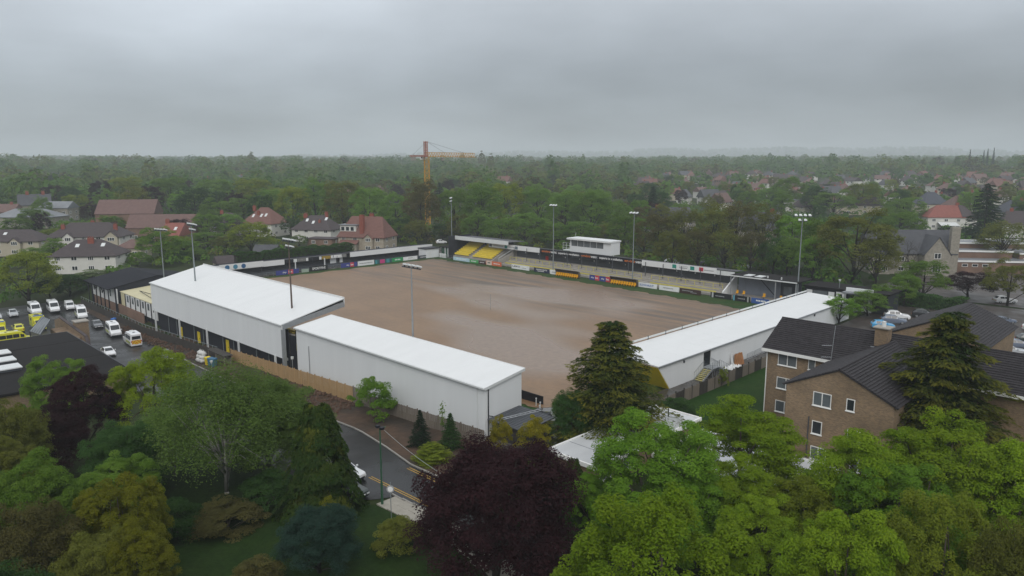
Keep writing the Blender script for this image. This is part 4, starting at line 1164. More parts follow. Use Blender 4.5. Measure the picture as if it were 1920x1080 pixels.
# ------------------------------------------------------------------ vehicles
def paint(name, c, rough=.28):
    return mat('car_' + name, c, rough, .04, 1.0, coat=.6, spec=.5)
P_white, P_black, P_grey, P_blue, P_silver, P_dkgreen, P_yel = (paint('white', (.72, .73, .74)), paint('black', (.02, .021, .024)), paint('grey', (.055, .06, .07)), paint('blue', (.05, .30, .55)),
    paint('silver', (.42, .44, .46)), paint('dark_green', (.018, .03, .028)), paint('ambulance_yellow', (.62, .60, .03)))
P_steelblue = paint('steel_blue', (.13, .16, .22))
M_chev = None
def stripe_mat(name, c1, c2, sc, diag=True):
    m = bpy.data.materials.new(name); m.use_nodes = True
    n, l = m.node_tree.nodes, m.node_tree.links
    b = n['Principled BSDF']; b.inputs['Roughness'].default_value = .4
    tc = n.new('ShaderNodeTexCoord'); sp = n.new('ShaderNodeSeparateXYZ'); l.new(tc.outputs['Object'], sp.inputs[0])
    ab = n.new('ShaderNodeMath'); ab.operation = 'ABSOLUTE'; l.new(sp.outputs['Y'], ab.inputs[0])
    ad = n.new('ShaderNodeMath'); ad.operation = 'ADD'
    if diag: l.new(ab.outputs[0], ad.inputs[0])
    else: l.new(sp.outputs['X'], ad.inputs[0])
    l.new(sp.outputs['Z'], ad.inputs[1])
    mu = n.new('ShaderNodeMath'); mu.operation = 'MULTIPLY'; mu.inputs[1].default_value = sc; l.new(ad.outputs[0], mu.inputs[0])
    fr = n.new('ShaderNodeMath'); fr.operation = 'FRACT'; l.new(mu.outputs[0], fr.inputs[0])
    gt = n.new('ShaderNodeMath'); gt.operation = 'GREATER_THAN'; gt.inputs[1].default_value = .5; l.new(fr.outputs[0], gt.inputs[0])
    mx = n.new('ShaderNodeMix'); mx.data_type = 'RGBA'; mx.inputs[6].default_value = c1 + (1,); mx.inputs[7].default_value = c2 + (1,); l.new(gt.outputs[0], mx.inputs[0])
    l.new(mx.outputs[2], b.inputs['Base Color'])
    return m
M_chev = stripe_mat('chevron_print', (.62, .50, .03), (.55, .14, .02), 1.9)
M_batt = stripe_mat('side_marking_print', (.55, .58, .05), (.03, .08, .03), 1.1, False)
M_batt2 = stripe_mat('yellow_green_marking', (.58, .58, .04), (.03, .16, .04), .9, False)

def lerp3(a, b, t): return tuple(lerp(p, q, t) for p, q in zip(a, b))
def panel_on(c, u0, u1, v0, v1, t=.012):
    """thin raised panel on the quad c = (a,b,c,d): u along a-b, v along a-d"""
    def P(u, v): return lerp3(lerp3(c[0], c[1], u), lerp3(c[3], c[2], u), v)
    return MB().slab(P(u0, v0), P(u1, v0), P(u1, v1), P(u0, v1), t)

def vehicle_parts(t, st, pm, wheels, wr, win, glass=M_glass, hi_lamps=True, plates=True):
    """st: stations front to back, each (x, z_low, z_belt, z_top, w_belt, w_top). The loft of these is the body."""
    mb = MB(); rings = []
    for (x, zl, zb, zt, wb, wt) in st:
        rings.append([(x, -wb * .94, zl), (x, -wb, lerp(zl, zb, .45)), (x, -wb * .985, zb), (x, -wt, zt), (x, wt, zt), (x, wb * .985, zb), (x, wb, lerp(zl, zb, .45)), (x, wb * .94, zl)])
    vs = [p for r in rings for p in r]; fs = []
    for i in range(len(rings) - 1):
        for k in range(8):
            a, b = i * 8 + k, i * 8 + (k + 1) % 8
            fs.append((a, a + 8, b + 8, b) if False else (a, b, b + 8, a + 8))
    fs += [tuple(range(7, -1, -1)), tuple(range(len(vs) - 8, len(vs)))]
    mb.add(vs, fs)
    me = mb.mesh('body', False)
    import bmesh
    bm = bmesh.new(); bm.from_mesh(me); bmesh.ops.recalc_face_normals(bm, faces=bm.faces); bm.to_mesh(me); bm.free()
    body = obj('body', me, pm, t)
    m = body.modifiers.new('bevel', 'BEVEL'); m.width = .05; m.segments = 2; m.limit_method = 'ANGLE'; m.angle_limit = R(18)
    def side(i, j, s):
        """belt-to-roof quad between stations i (front) and j (rear) on side s, outward order"""
        a, b = rings[i], rings[j]
        if s < 0: return (b[2], a[2], a[3], b[3])
        return (a[5], b[5], b[4], a[4])
    def top(i, j):
        a, b = rings[i], rings[j]
        return (a[3], a[4], b[4], b[3])
    for w in win:
        kind = w[0]
        if kind == 'side':
            _, i, j, u0, u1, v0, v1 = w
            for s in (-1, 1):
                uu = (1 - u1, 1 - u0) if s < 0 else (u0, u1)
                panel_on(side(i, j, s), uu[0], uu[1], v0, v1).build('side_window', glass, t, world=False)
        elif kind == 'front':
            _, i, j, u0, u1, v0, v1 = w
            panel_on(top(i, j), u0, u1, v0, v1).build('windscreen', glass, t, world=False)
        elif kind == 'rear':
            _, i, j, u0, u1, v0, v1 = w
            panel_on(top(i, j), u0, u1, v0, v1).build('rear_window', glass, t, world=False)
        elif kind == 'back':          # upright rear face, last station
            _, u0, u1, v0, v1, nm, mt = w
            a = rings[-1]; q = (a[7], a[0], a[3], a[4])
            panel_on(q, u0, u1, v0, v1).build(nm, mt, t, world=False)
        elif kind == 'low':           # lower side band
            _, i, j, u0, u1, v0, v1, nm, mt = w
            a, b = rings[i], rings[j]
            for s in (-1, 1):
                q = (b[1], a[1], a[2], b[2]) if s < 0 else (a[6], b[6], b[5], a[5])
                uu = (1 - u1, 1 - u0) if s < 0 else (u0, u1)
                panel_on(q, uu[0], uu[1], v0, v1, .008).build(nm, mt, t, world=False)
    yb = st[1][4]
    for x in wheels:
        for s in (-1, 1):
            w = MB().tube((x, s * (yb - .2), wr), (x, s * (yb + .015), wr), wr, n=14).build('wheel', M_tyre, t, world=False)
            MB().tube((x, s * (yb + .016), wr), (x, s * (yb + .03), wr), wr * .62, n=12).build('rim', M_rim, w, world=False)
    f = rings[0]; zf = st[0][2]
    for s in (-1, 1):
        MB().box(st[0][0] - .10, st[0][0] + .025, s * st[0][4] * .78 - .17, s * st[0][4] * .78 + .17, zf - .20, zf - .05).build('headlight', M_lamp, t, world=False, bevel=.02)
        MB().box(st[-1][0] - .02, st[-1][0] + .06, s * st[-1][4] * .84 - .09, s * st[-1][4] * .84 + .09, st[-1][2] - .30, st[-1][2] - .02).build('tail_light', M_red, t, world=False)
        mi = next((q for q in win if q[0] == 'front'), None)
        if mi:
            k = mi[1]; x, z = st[k][0] - .25, st[k][2] + .08
            MB().box(x - .06, x + .06, s * (st[k][4] + .02), s * (st[k][4] + .2), z, z + .16).build('wing_mirror', pm, t, world=False)
    MB().box(st[0][0] - .05, st[0][0] + .03, -st[0][4] * .75, st[0][4] * .75, st[0][1] + .02, st[0][1] + .16).build('grille', M_black, t, world=False)
    if plates:
        MB().box(st[0][0] + .031, st[0][0] + .04, -.26, .26, st[0][1] + .2, st[0][1] + .31).build('number_plate', M_text_w, t, world=False)
        MB().box(st[-1][0] - .04, st[-1][0] - .02, -.26, .26, st[-1][1] + .28, st[-1][1] + .39).build('number_plate', M_yellow, t, world=False)

def minibus(label, x, y, rot, rear=False, marks=True, group='minibuses in the car park'):
    t = thing('minibus', label, 'minibus', (x, y, h(x, y) + .07), rot, group)
    st = [(2.85, .32, .85, .95, .86, .70), (2.70, .28, 1.02, 1.12, .95, .80), (1.95, .28, 1.18, 1.32, .99, .88), (1.15, .28, 1.30, 2.30, 1.0, .86), (.7, .28, 1.30, 2.52, 1.0, .86), (-2.6, .28, 1.30, 2.56, 1.0, .86), (-2.85, .30, 1.28, 2.45, .98, .84)]
    win = [('front', 2, 3, .06, .94, .10, .92), ('side', 3, 4, -.5, .85, .08, .62), ('side', 4, 5, .04, .34, .10, .66), ('side', 4, 5, .36, .66, .10, .66), ('side', 4, 5, .68, .98, .10, .66)]
    if marks:
        win += [('back', .08, .92, .56, .84, 'rear_window', M_glass), ('back', .06, .94, .16, .50, 'chevron_panel', M_chev), ('low', 4, 5, .02, .98, -.1, .55, 'side_marking', M_batt)]
    else:
        win += [('back', .08, .92, .56, .84, 'rear_window', M_glass)]
    vehicle_parts(t, st, P_white, (1.85, -1.75), .36, win)
    MB().box(.1, .6, -.3, .3, 2.53, 2.64).build('roof_vent', M_lamp, t, world=False); MB().box(-1.5, -1.2, -.2, .2, 2.555, 2.62).build('roof_vent', M_dgrey, t, world=False)
    MB().box(2.72, 2.92, -.9, .9, .30, .55).build('bumper', M_black, t, world=False)
    return t
def small_van(label, x, y, rot, group='minibuses in the car park'):
    t = thing('panel_van', label, 'van', (x, y, h(x, y) + .07), rot)
    st = [(2.2, .3, .75, .82, .80, .66), (2.05, .26, .92, 1.02, .88, .74), (1.4, .26, 1.02, 1.14, .91, .80), (.75, .26, 1.12, 1.75, .92, .76), (.4, .26, 1.12, 1.86, .92, .76), (-2.1, .26, 1.12, 1.86, .92, .78), (-2.22, .3, 1.1, 1.78, .9, .76)]
    vehicle_parts(t, st, P_white, (1.4, -1.4), .32, [('front', 2, 3, .06, .94, .08, .94), ('side', 3, 4, -1.0, .9, .08, .8), ('back', .1, .9, .58, .86, 'rear_window', M_glass)])
    return t
def saloon(label, x, y, rot, pm, name='saloon_car', cat='car', z=None, L=4.5, estate=False, tall=0.0, group=None, glass=M_glass):
    t = thing(name, label, cat, (x, y, (h(x, y) + .07) if z is None else z), rot, group)
    k = L / 4.5; q = tall
    if estate:
        st = [(2.2 * k, .30, .62 + q * .4, .70 + q * .4, .74, .60), (2.0 * k, .22, .74 + q * .5, .82 + q * .5, .84, .70), (.95 * k, .2, .86 + q * .6, .96 + q * .6, .88, .74), (.15 * k, .2, .92 + q * .6, 1.40 + q, .88, .62), (-.5 * k, .2, .93 + q * .6, 1.46 + q, .88, .63), (-1.5 * k, .2, .94 + q * .6, 1.40 + q, .88, .61), (-2.05 * k, .24, .92 + q * .6, 1.0 + q * .6, .85, .70), (-2.2 * k, .32, .80 + q * .4, .86 + q * .4, .78, .66)]
        win = [('front', 2, 3, .07, .93, .10, .93), ('side', 3, 4, -.35, .92, .08, .86), ('side', 4, 5, .04, .88, .08, .86), ('rear', 5, 6, .08, .92, .10, .86)]
    else:
        st = [(2.25 * k, .30, .60, .67, .74, .60), (2.05 * k, .22, .72, .80, .84, .70), (1.0 * k, .2, .84, .93, .88, .74), (.25 * k, .2, .90, 1.36, .88, .60), (-.45 * k, .2, .91, 1.42, .88, .61), (-1.0 * k, .2, .92, 1.36, .88, .60), (-1.65 * k, .22, .92, 1.02, .87, .72), (-2.1 * k, .26, .88, .96, .83, .70), (-2.25 * k, .34, .78, .84, .76, .64)]
        win = [('front', 2, 3, .07, .93, .08, .94), ('side', 3, 4, -.5, .92, .08, .86), ('side', 4, 5, .05, .9, .08, .86), ('rear', 5, 6, .08, .92, .08, .88)]
    vehicle_parts(t, st, pm, (1.38 * k, -1.32 * k), .32 + q * .12, win, glass)
    return t
def ambulance(label, x, y, rot):
    t = thing('ambulance', label, 'ambulance', (x, y, h(x, y) + .07), rot)
    st = [(2.95, .32, .85, .95, .86, .70), (2.75, .28, 1.02, 1.12, .95, .80), (2.05, .28, 1.18, 1.32, .99, .88), (1.35, .28, 1.30, 2.10, 1.0, .84), (.95, .28, 1.30, 2.2, 1.0, .86), (.7, .28, 1.3, 2.2, 1.0, .86)]
    vehicle_parts(t, st, P_yel, (2.0, -1.7), .37, [('front', 2, 3, .06, .94, .10, .92), ('side', 3, 4, -.5, .9, .1, .75)])
    b = MB().box(-3.0, .68, -1.08, 1.08, .5, 2.75).build('box_body', P_yel, t, world=False, bevel=.06)
    for s in (-1, 1):
        MB().box(-2.9, .5, s * 1.095 - .01, s * 1.095 + .01, .75, 1.35).build('side_marking', M_batt2, b, world=False)
        MB().box(-1.6, -.6, s * 1.095 - .008, s * 1.095 + .008, 1.7, 2.3).build('side_window', M_glass, b, world=False)
    MB().box(.35, .6, -.9, .9, 2.76, 2.95).build('light_bar', M_text_b, b, world=False)
    MB().box(-1.6, -.9, -.4, .4, 2.755, 2.85).build('roof_vent', M_dgrey, b, world=False)
    return t

# car park on the left
minibus('white minibus with its chevron striped rear towards us, nearest in the line', -143.0, 42.6, R(180 - 4))
minibus('white minibus behind the chevron one, front towards us, yellow side markings', -155.4, 43.0, R(-6))
minibus('white minibus at the back of the line of three, beside the dark fence', -178.4, 43.2, R(-8))
saloon('dark grey estate car between two white minibuses', -165.6, 42.8, R(-6), P_grey, 'estate_car', estate=True, L=4.6)
saloon('white saloon car on the wet drive beside the dark flat roof', -136.6, 36.6, R(-4), P_white)
saloon('black hatchback on the earth edge below the rubble bank', -124.4, 42.0, R(-12), P_black, 'hatchback', L=4.1, estate=True)
minibus('white minibus with side windows, second from the right in the far row', -191.0, 37.0, R(-2), marks=False)
minibus('white high roofed minibus between the small van and the windowed minibus', -190.6, 40.6, R(-4), marks=False)
small_van('small white van at the right end of the far row', -191.0, 44.0, R(-8))
saloon('silver white hatchback left of the windowed minibus in the far row', -191.0, 32.8, R(-4), P_silver, 'hatchback', L=4.0, estate=True, tall=.12)
saloon('pale hatchback at the left end of the far row, cut by the picture edge', -190.0, 29.6, R(-4), P_silver, 'hatchback', L=4.0, estate=True, tall=.12)
ambulance('yellow box ambulance behind the buff gable wall', -172.6, 33.8, R(-2))
ambulance('yellow ambulance at the left edge of the picture beyond the flat roof', -171.0, 26.8, R(-4))
saloon('yellow and green paramedic car between the two ambulances', -173.0, 30.3, R(176), P_yel, 'estate_car', estate=True, tall=.15)
tv = minibus('yellow ambulance van parked across the others behind the flat roof edge', -160.6, 27.4, R(92), marks=False, group=None)
tv['category'] = 'ambulance'
for ch in tv.children:
    if ch.name.startswith('body'):
        ch.material_slots[0].link = 'OBJECT'; ch.material_slots[0].material = P_yel
# road near the lamp post
saloon('white car nosing out from behind the drooping conifer', -56.2, 34.0, R(12), P_white, 'hatchback', L=4.1, estate=True)
saloon('dark green grey car in the bay beside the green lamp post', -52.6, 31.9, R(12), P_dkgreen, 'hatchback', L=4.2, estate=True, tall=.08)
saloon('white car half hidden behind the birch leaves', -71.0, 36.5, R(5), P_white, 'hatchback', L=4.2, estate=True)
# car park on the right behind the flats
saloon('white sport utility car beside the green shrubs in the right car park', -44.0, 149.6, R(28), P_white, 'estate_car', estate=True, tall=.25, L=4.6)
saloon('black car at the back of the right car park', -40.6, 155.0, R(15), P_black, 'estate_car', estate=True, tall=.2, L=4.6)
saloon('dark blue grey car behind the bright blue one', -43.2, 145.2, R(25), P_steelblue, 'estate_car', estate=True, tall=.15)
saloon('bright blue hatchback behind the brick chimney', -43.2, 139.2, R(30), P_blue, 'hatchback', L=4.0, estate=True, tall=.1)
saloon('steel blue saloon parked across the top of the right car park', -28.6, 159.6, R(52), P_steelblue, L=4.7)
saloon('silver coupe at the right edge beside the conifer', -22.6, 134.4, R(30), P_silver, 'estate_car', estate=True, L=4.5)
saloon('grey saloon behind the silver coupe', -22.6, 140.0, R(30), P_steelblue, 'estate_car', estate=True)
saloon('dark car third along at the right edge of the car park', -21.6, 145.2, R(30), P_dkgreen, 'estate_car', estate=True, tall=.15)
saloon('white car at the far right edge beside the steel blue saloon', -23.0, 156.8, R(45), P_white, 'hatchback', L=4.1, estate=True, tall=.1)
saloon('white hatchback on the bank behind the turnstile hut', -209.5, 172.0, R(60), P_white, 'hatchback', L=4.1, estate=True, tall=.1)
for lab, x, y, pm, r in (('grey car under the trees behind the press box', -118.0, 186.0, P_silver, 20), ('dark car under the trees behind the press box', -111.0, 190.0, P_grey, 25), ('pale car under the trees right of the press box', -98.0, 192.0, P_silver, 30),
                         ('white car beyond the copper tree in the right car park', -33.0, 184.0, P_white, 40), ('silver car beyond the copper tree by the drive', -26.0, 190.0, P_silver, 40)):
    saloon(lab, x, y, R(r), pm, 'estate_car', estate=True, tall=.1)

# ------------------------------------------------------------------ street furniture
def street_lamp(x, y, label, H=6.5, m=M_polegreen):
    z = h(x, y)
    t = thing('street_lamp', label, 'street lamp', (x, y, z))
    b = MB(); b.tube((0, 0, 0), (0, 0, H * .3), .11, .10, 8); b.tube((0, 0, H * .3), (0, 0, H), .075, .06, 8); b.build('column', m, t, world=False)
    MB().tube((0, 0, H), (.35, .35, H + .15), .04).build('arm', m, t, world=False)
    for a in (-1, 1):
        MB().box(a * .3 - .18, a * .3 + .18, -.16, .16, H - .02, H + .2).build('lamp_head', M_black, t, world=False, bevel=.04)
    return t
street_lamp(-48.6, 32.9, 'green street lamp post on the grass corner by the double yellow lines', 6.9)
sg = thing('road_sign', 'small round sign on a thin pole beside the green lamp post', 'road sign', (-45.6, 31.7, h(-45.6, 31.7)))
MB().tube((0, 0, 0), (0, 0, 3.3), .035).build('pole', M_pole, sg, world=False)
d = MB().tube((.03, -.03, 2.75), (.05, -.05, 2.75), .32, n=20).build('sign_face', M_text_g, sg, world=False)
MB().tube((.051, -.051, 2.75), (.056, -.056, 2.75), .22, n=20).build('sign_centre', M_text_w, d, world=False)
w = thing('overhead_cable', 'thin pale cable from the green lamp post across the road', 'cable', (-48.6, 32.9, 8))
mb = MB()
pa, pb = Vector((-48.4, 33.1, 7.95)), Vector((-42.6, 36.0, 4.2))
for i in range(10):
    def cp(tt): return pa.lerp(pb, tt) - Vector((0, 0, 1.2 * tt * (1 - tt)))
    mb.tube(cp(i / 10), cp((i + 1) / 10), .018, n=4)
mb.build('wire', M_pole, w)
gl = thing('globe_lamp', 'short pole with a white globe lamp in the verge by the bins', 'street lamp', (-104.6, 41.6, h(-104.6, 41.6)))
MB().tube((0, 0, 0), (0, 0, 2.4), .05).build('column', M_steel, gl, world=False)
MB().tube((0, 0, 2.4), (0, 0, 2.75), .12, .22, 10).build('globe', M_lamp, gl, world=False)
sp = thing('globe_lamp', 'white globe lamp on a post at the open end of the tall stand', 'street lamp', (-96.3, 50.2, -1.2))
MB().tube((0, 0, 0), (0, 0, 2.5), .05).build('column', M_steel, sp, world=False); MB().tube((0, 0, 2.5), (0, 0, 2.85), .2, .22, 10).build('globe', M_lamp, sp, world=False)
tg = thing('gate', 'yellow steel gate between the tall stand and the plain white stand', 'gate', (-96.0, 51.2, -1.2))
MB().box(0, 1.5, 0, .08, .1, 2.6).build('leaf', M_yellow, tg, world=False)
for q in (-.1, 1.52): MB().box(q, q + .1, -.02, .1, 0, 2.7).build('post', M_dgrey, tg, world=False)
# bins and bags
for i, (x, y, m, lab) in enumerate(((-113.6, 44.6, M_yellow, 'yellow wheelie bin next to the heap of pale sacks'), (-112.6, 44.7, mat('bin_blue', (.04, .13, .24), .5, .1, 2), 'blue wheelie bin nearest the yellow bin'), (-111.7, 44.8, mat('bin_blue', (.04, .13, .24), .5, .1, 2), 'blue wheelie bin farther from the yellow bin'), (-165.6, 46.0, mat('bin_bright', (.02, .12, .40), .5, .1, 2), 'bright blue bin by the dark fence behind the minibuses'))):
    z = h(x, y) + .1
    t = thing('wheelie_bin', lab, 'bin', (x, y, z), R(10 * i), 'wheelie bins')
    MB().hexa([(-.3, -.3, .1), (.3, -.3, .1), (.3, .3, .1), (-.3, .3, .1), (-.38, -.38, 1.25), (.38, -.38, 1.25), (.38, .42, 1.25), (-.38, .42, 1.25)]).build('body', m, t, world=False, bevel=.03)
    MB().hexa([(-.4, -.42, 1.25), (.4, -.42, 1.25), (.4, .46, 1.25), (-.4, .46, 1.25), (-.36, -.38, 1.36), (.36, -.38, 1.36), (.36, .4, 1.42), (-.36, .4, 1.42)]).build('lid', m, t, world=False)
    for s in (-1, 1): MB().tube((s * .28, .34, .12), (s * .36, .34, .12), .12, n=10).build('wheel', M_tyre, t, world=False)
M_bag = mat('pale_sack', (.50, .50, .48), .6, .25, 2.5)
rnd = random.Random(5)
SACKS = ['at the left foot of the heap', 'at the front of the heap', 'at the right foot of the heap', 'left of the middle', 'in the middle', 'right of the middle', 'on top to the left', 'on top', 'on top to the right']
for i in range(9):
    x, y = -117.2 + (i % 3) * .75 + rnd.uniform(-.1, .1), 44.6 + (i // 3) * .15; z = h(x, y) + .15 + (i // 3) * .55
    t = thing('rubbish_sack', 'pale rubbish sack by the bins, ' + SACKS[i], 'sack', (x, y, z), rnd.uniform(0, 3), 'sacks by the bins')
    mb = MB(); N = 10
    vs = [(0, 0, 0)]
    for j in range(1, 6):
        a = math.pi * j / 6
        for k in range(N):
            rr = .48 * (1 + .16 * math.sin(3 * k + i) + .1 * math.sin(5 * k + j * 2 + i))
            vs.append((rr * math.sin(a) * math.cos(2 * math.pi * k / N), rr * math.sin(a) * math.sin(2 * math.pi * k / N), .38 - .40 * math.cos(a)))
    vs.append((0, 0, .86)); fs = [(0, 1 + (k + 1) % N, 1 + k) for k in range(N)]
    for j in range(4):
        fs += [(1 + j * N + k, 1 + j * N + (k + 1) % N, 1 + (j + 1) * N + (k + 1) % N, 1 + (j + 1) * N + k) for k in range(N)]
    fs += [(1 + 4 * N + k, 1 + 4 * N + (k + 1) % N, len(vs) - 1) for k in range(N)]
    mb.add(vs, fs); mb.build('bag', M_bag, t, world=False, smooth=True)
    MB().tube((0, 0, .82), (.05, .03, 1.0), .05, .09).build('tied_neck', M_bag, t, world=False)
gs = thing('garden_shelter', 'small lean-to shelter of grey boards behind the bins', 'shelter', (-113, 46.2, h(-113, 46.2)))
MB().box(-3.0, 3.2, .6, .7, 0, 2.0).build('rear_wall', M_timbergrey, gs, world=False); MB().box(-3.2, 3.4, -.6, .9, 2.0, 2.1).build('roof', M_timberdark, gs, world=False)
for q in (-3.0, 0, 3.1): MB().box(q, q + .1, -.5, -.4, 0, 2.0).build('post', M_timbergrey, gs, world=False)
# rubble on the verge
M_rub = mat('broken_brick', (.085, .050, .034), .9, .45, .6)
rnd = random.Random(9); mb = MB()
for i in range(700):
    x = rnd.choice([rnd.uniform(-160, -118), rnd.uniform(-100, -74)]); y = rnd.uniform(44.2, 47.0) if x < -118 else rnd.uniform(43.6, 47.6)
    s = rnd.uniform(.08, .32); z = h(x, y) + .2 + rnd.uniform(0, .2); a = rnd.uniform(0, 3)
    c, sn = math.cos(a) * s, math.sin(a) * s
    mb.hexa([(x - c, y - sn, z), (x + sn, y - c, z), (x + c, y + sn, z), (x - sn, y + c, z), (x - c * .7, y - sn * .6, z + s), (x + sn * .6, y - c * .7, z + s * .8), (x + c * .7, y + sn * .7, z + s * 1.1), (x - sn * .8, y + c * .6, z + s * .7)])
tag(mb.build('rubble', M_rub), 'brick rubble and clods on the earth verge beside the road', 'rubble', kind='stuff')

# yard: shed with ladder, boards, cones, pallet
sh = thing('shed', 'dark shed with ribbed roof and ladder against the white end wall', 'shed', (-54, 51, 1))
mb = MB().box(-53.4, -48.6, 50.4, 54.4, .6, 3.0).build('wall', M_timberdark, sh)
for i in range(12):
    a = -53.7 + i * .45
    MB().hexa([(a, 50.0, 3.0), (a + .42, 50.0, 3.0), (a + .42, 54.8, 3.35), (a, 54.8, 3.35), (a, 50.0, 3.08), (a + .42, 50.0, 3.1), (a + .42, 54.8, 3.45), (a, 54.8, 3.43)]).build('roof_sheet', M_dgrey, sh)
la = thing('ladder', 'grey ladder lying across the ribbed shed roof', 'ladder', (-52, 52, 3.4))
for q in (0, .45): MB().tube((-52.4 + q, 50.2, 3.35), (-50.6 + q, 54.9, 3.75), .04, n=5).build('stile', M_steel, la)
for k in range(9):
    tt = (k + .5) / 9; MB().tube((-52.4 + 1.8 * tt, 50.2 + 4.7 * tt, 3.35 + .4 * tt), (-51.95 + 1.8 * tt, 50.2 + 4.7 * tt, 3.35 + .4 * tt), .025, n=4).build('rung', M_steel, la)
bb = thing('perimeter_board', 'black board standing at the near corner of the pitch beside the white stand', 'board', (-62, 63.6, .3))
MB().box(-65.5, -57.8, 63.2, 63.3, .15, 1.5).build('panel', M_black, bb)
for q in (-65, -61.5, -58.2): MB().box(q, q + .08, 63.31, 63.4, .1, 1.4).build('leg', M_dgrey, bb)
pl = thing('timber_pallet', 'brown timber pallet lying at the mud edge near the conifer', 'pallet', (-53.6, 62.6, .65), R(20))
for i in range(6): MB().box(-1.1, 1.1, -1.0 + i * .36, -.75 + i * .36, .12, .16).build('plank', mat('pallet_brown', (.24, .13, .07), .85, .3, 2), pl, world=False)
for q in (-1.0, 0, .9): MB().box(q, q + .12, -1.0, 1.05, 0, .12).build('bearer', mat('pallet_brown', (.24, .13, .07)), pl, world=False)
for i, (x, y) in enumerate(((-58.0, 62.2), (-56.4, 61.2), (-55.4, 60.0))):
    c = thing('marker_post', ['white marker post nearest the black board', 'middle white marker post in the yard', 'white marker post nearest the shed'][i], 'post', (x, y, h(x, y) + .08), 0, 'marker posts at the pitch corner')
    MB().tube((0, 0, 0), (0, 0, .9), .06).build('shaft', M_lamp, c, world=False); MB().tube((0, 0, .9), (0, 0, 1.0), .09).build('cap', M_lamp, c, world=False)
tk = thing('ride_on_mower', 'black mower parked under cover beside the shed', 'mower', (-53.2, 58.4, .9), R(30))
MB().box(-.9, .7, -.5, .5, .35, .9).build('body', M_black, tk, world=False, bevel=.08); MB().box(-.9, -.3, -.35, .35, .9, 1.3).build('seat', M_dgrey, tk, world=False, bevel=.05)
for x in (-.7, .6):
    for s in (-1, 1): MB().tube((x, s * .45, .32), (x, s * .65, .32), .32 if x < 0 else .24, n=12).build('wheel', M_tyre, tk, world=False)
cn = ['leftmost', 'second', 'third', 'rightmost']
for i in range(4):
    x, y = -50.0 + i * .8, 54.6 + i * .5
    c = thing('oil_drum', cn[i] + ' of the four rusty drums behind the yellow conifers', 'drum', (x, y, h(x, y) + .08), 0, 'drums in the yard')
    b = MB(); b.tube((0, 0, 0), (0, 0, .95), .3, .3, 12); b.build('shell', mat('rusty_drum', (.14, .05, .035), .8, .3, 3), c, world=False)
    MB().tube((0, 0, .3), (0, 0, .34), .32, n=12).build('hoop', M_dgrey, c, world=False)

# fence on the right, between path and the flats
fr = thing('garden_fence', 'weathered dark board fence between the path and the brick flats', 'fence', (-46.6, 66, 0))
y = 66.0
while y < 118:
    mb = MB()
    for i in range(11):
        a = y + .06 + i * .165
        mb.box(-46.62 - .02 * (i % 2), -46.59 - .02 * (i % 2), a, a + .155, 0, 1.7 + .03 * math.sin(i * 5 + y))
    mb.build('fence_panel', M_timbergrey if int(y) % 3 else M_timberdark, fr)
    MB().box(-46.66, -46.54, y - .06, y + .05, 0, 1.95).build('post', M_timberdark, fr)
    y += 1.9

# ------------------------------------------------------------------ brick flats on the right
def window(parent, c, wdir, w_, hh, n, panes=2, frame=M_upvc, glass=M_glassgrey, name='window'):
    """c: middle of the window on the wall face, wdir: unit vector along the wall, n: outward normal"""
    c, wd, nn = Vector(c), Vector(wdir), Vector(n)
    up = Vector((0, 0, 1))
    def q(a, b, d): return c + wd * a + up * b + nn * d
    f = .07
    mb = MB()
    for (a0, a1, b0, b1) in ((-w_ / 2, w_ / 2, -hh / 2, -hh / 2 + f), (-w_ / 2, w_ / 2, hh / 2 - f, hh / 2), (-w_ / 2, -w_ / 2 + f, -hh / 2 + f, hh / 2 - f), (w_ / 2 - f, w_ / 2, -hh / 2 + f, hh / 2 - f)):
        mb.hexa([q(a0, b0, .0), q(a1, b0, .0), q(a1, b1, .0), q(a0, b1, .0), q(a0, b0, .05), q(a1, b0, .05), q(a1, b1, .05), q(a0, b1, .05)])
    for k in range(1, panes):
        a0 = -w_ / 2 + k * w_ / panes
        mb.hexa([q(a0 - .04, -hh / 2 + f, 0), q(a0 + .04, -hh / 2 + f, 0), q(a0 + .04, hh / 2 - f, 0), q(a0 - .04, hh / 2 - f, 0), q(a0 - .04, -hh / 2 + f, .055), q(a0 + .04, -hh / 2 + f, .055), q(a0 + .04, hh / 2 - f, .055), q(a0 - .04, hh / 2 - f, .055)])
    wo = mb.build(name, frame, parent)
    for k in range(panes):
        a0, a1 = -w_ / 2 + k * w_ / panes + .045, -w_ / 2 + (k + 1) * w_ / panes - .045
        m2 = MB(); m2.hexa([q(a0, -hh / 2 + f, .002), q(a1, -hh / 2 + f, .002), q(a1, hh / 2 - f, .002), q(a0, hh / 2 - f, .002), q(a0, -hh / 2 + f, .02), q(a1, -hh / 2 + f, .02), q(a1, hh / 2 - f, .02), q(a0, hh / 2 - f, .02)])
        m2.build('pane', glass, wo)
    m3 = MB(); m3.hexa([q(-w_ / 2 - .06, -hh / 2 - .07, 0), q(w_ / 2 + .06, -hh / 2 - .07, 0), q(w_ / 2 + .06, -hh / 2 - .005, 0), q(-w_ / 2 - .06, -hh / 2 - .005, 0), q(-w_ / 2 - .06, -hh / 2 - .07, .12), q(w_ / 2 + .06, -hh / 2 - .07, .12), q(w_ / 2 + .06, -hh / 2 - .005, .1), q(-w_ / 2 - .06, -hh / 2 - .005, .1)])
    m3.build('sill', frame, wo)
    return wo

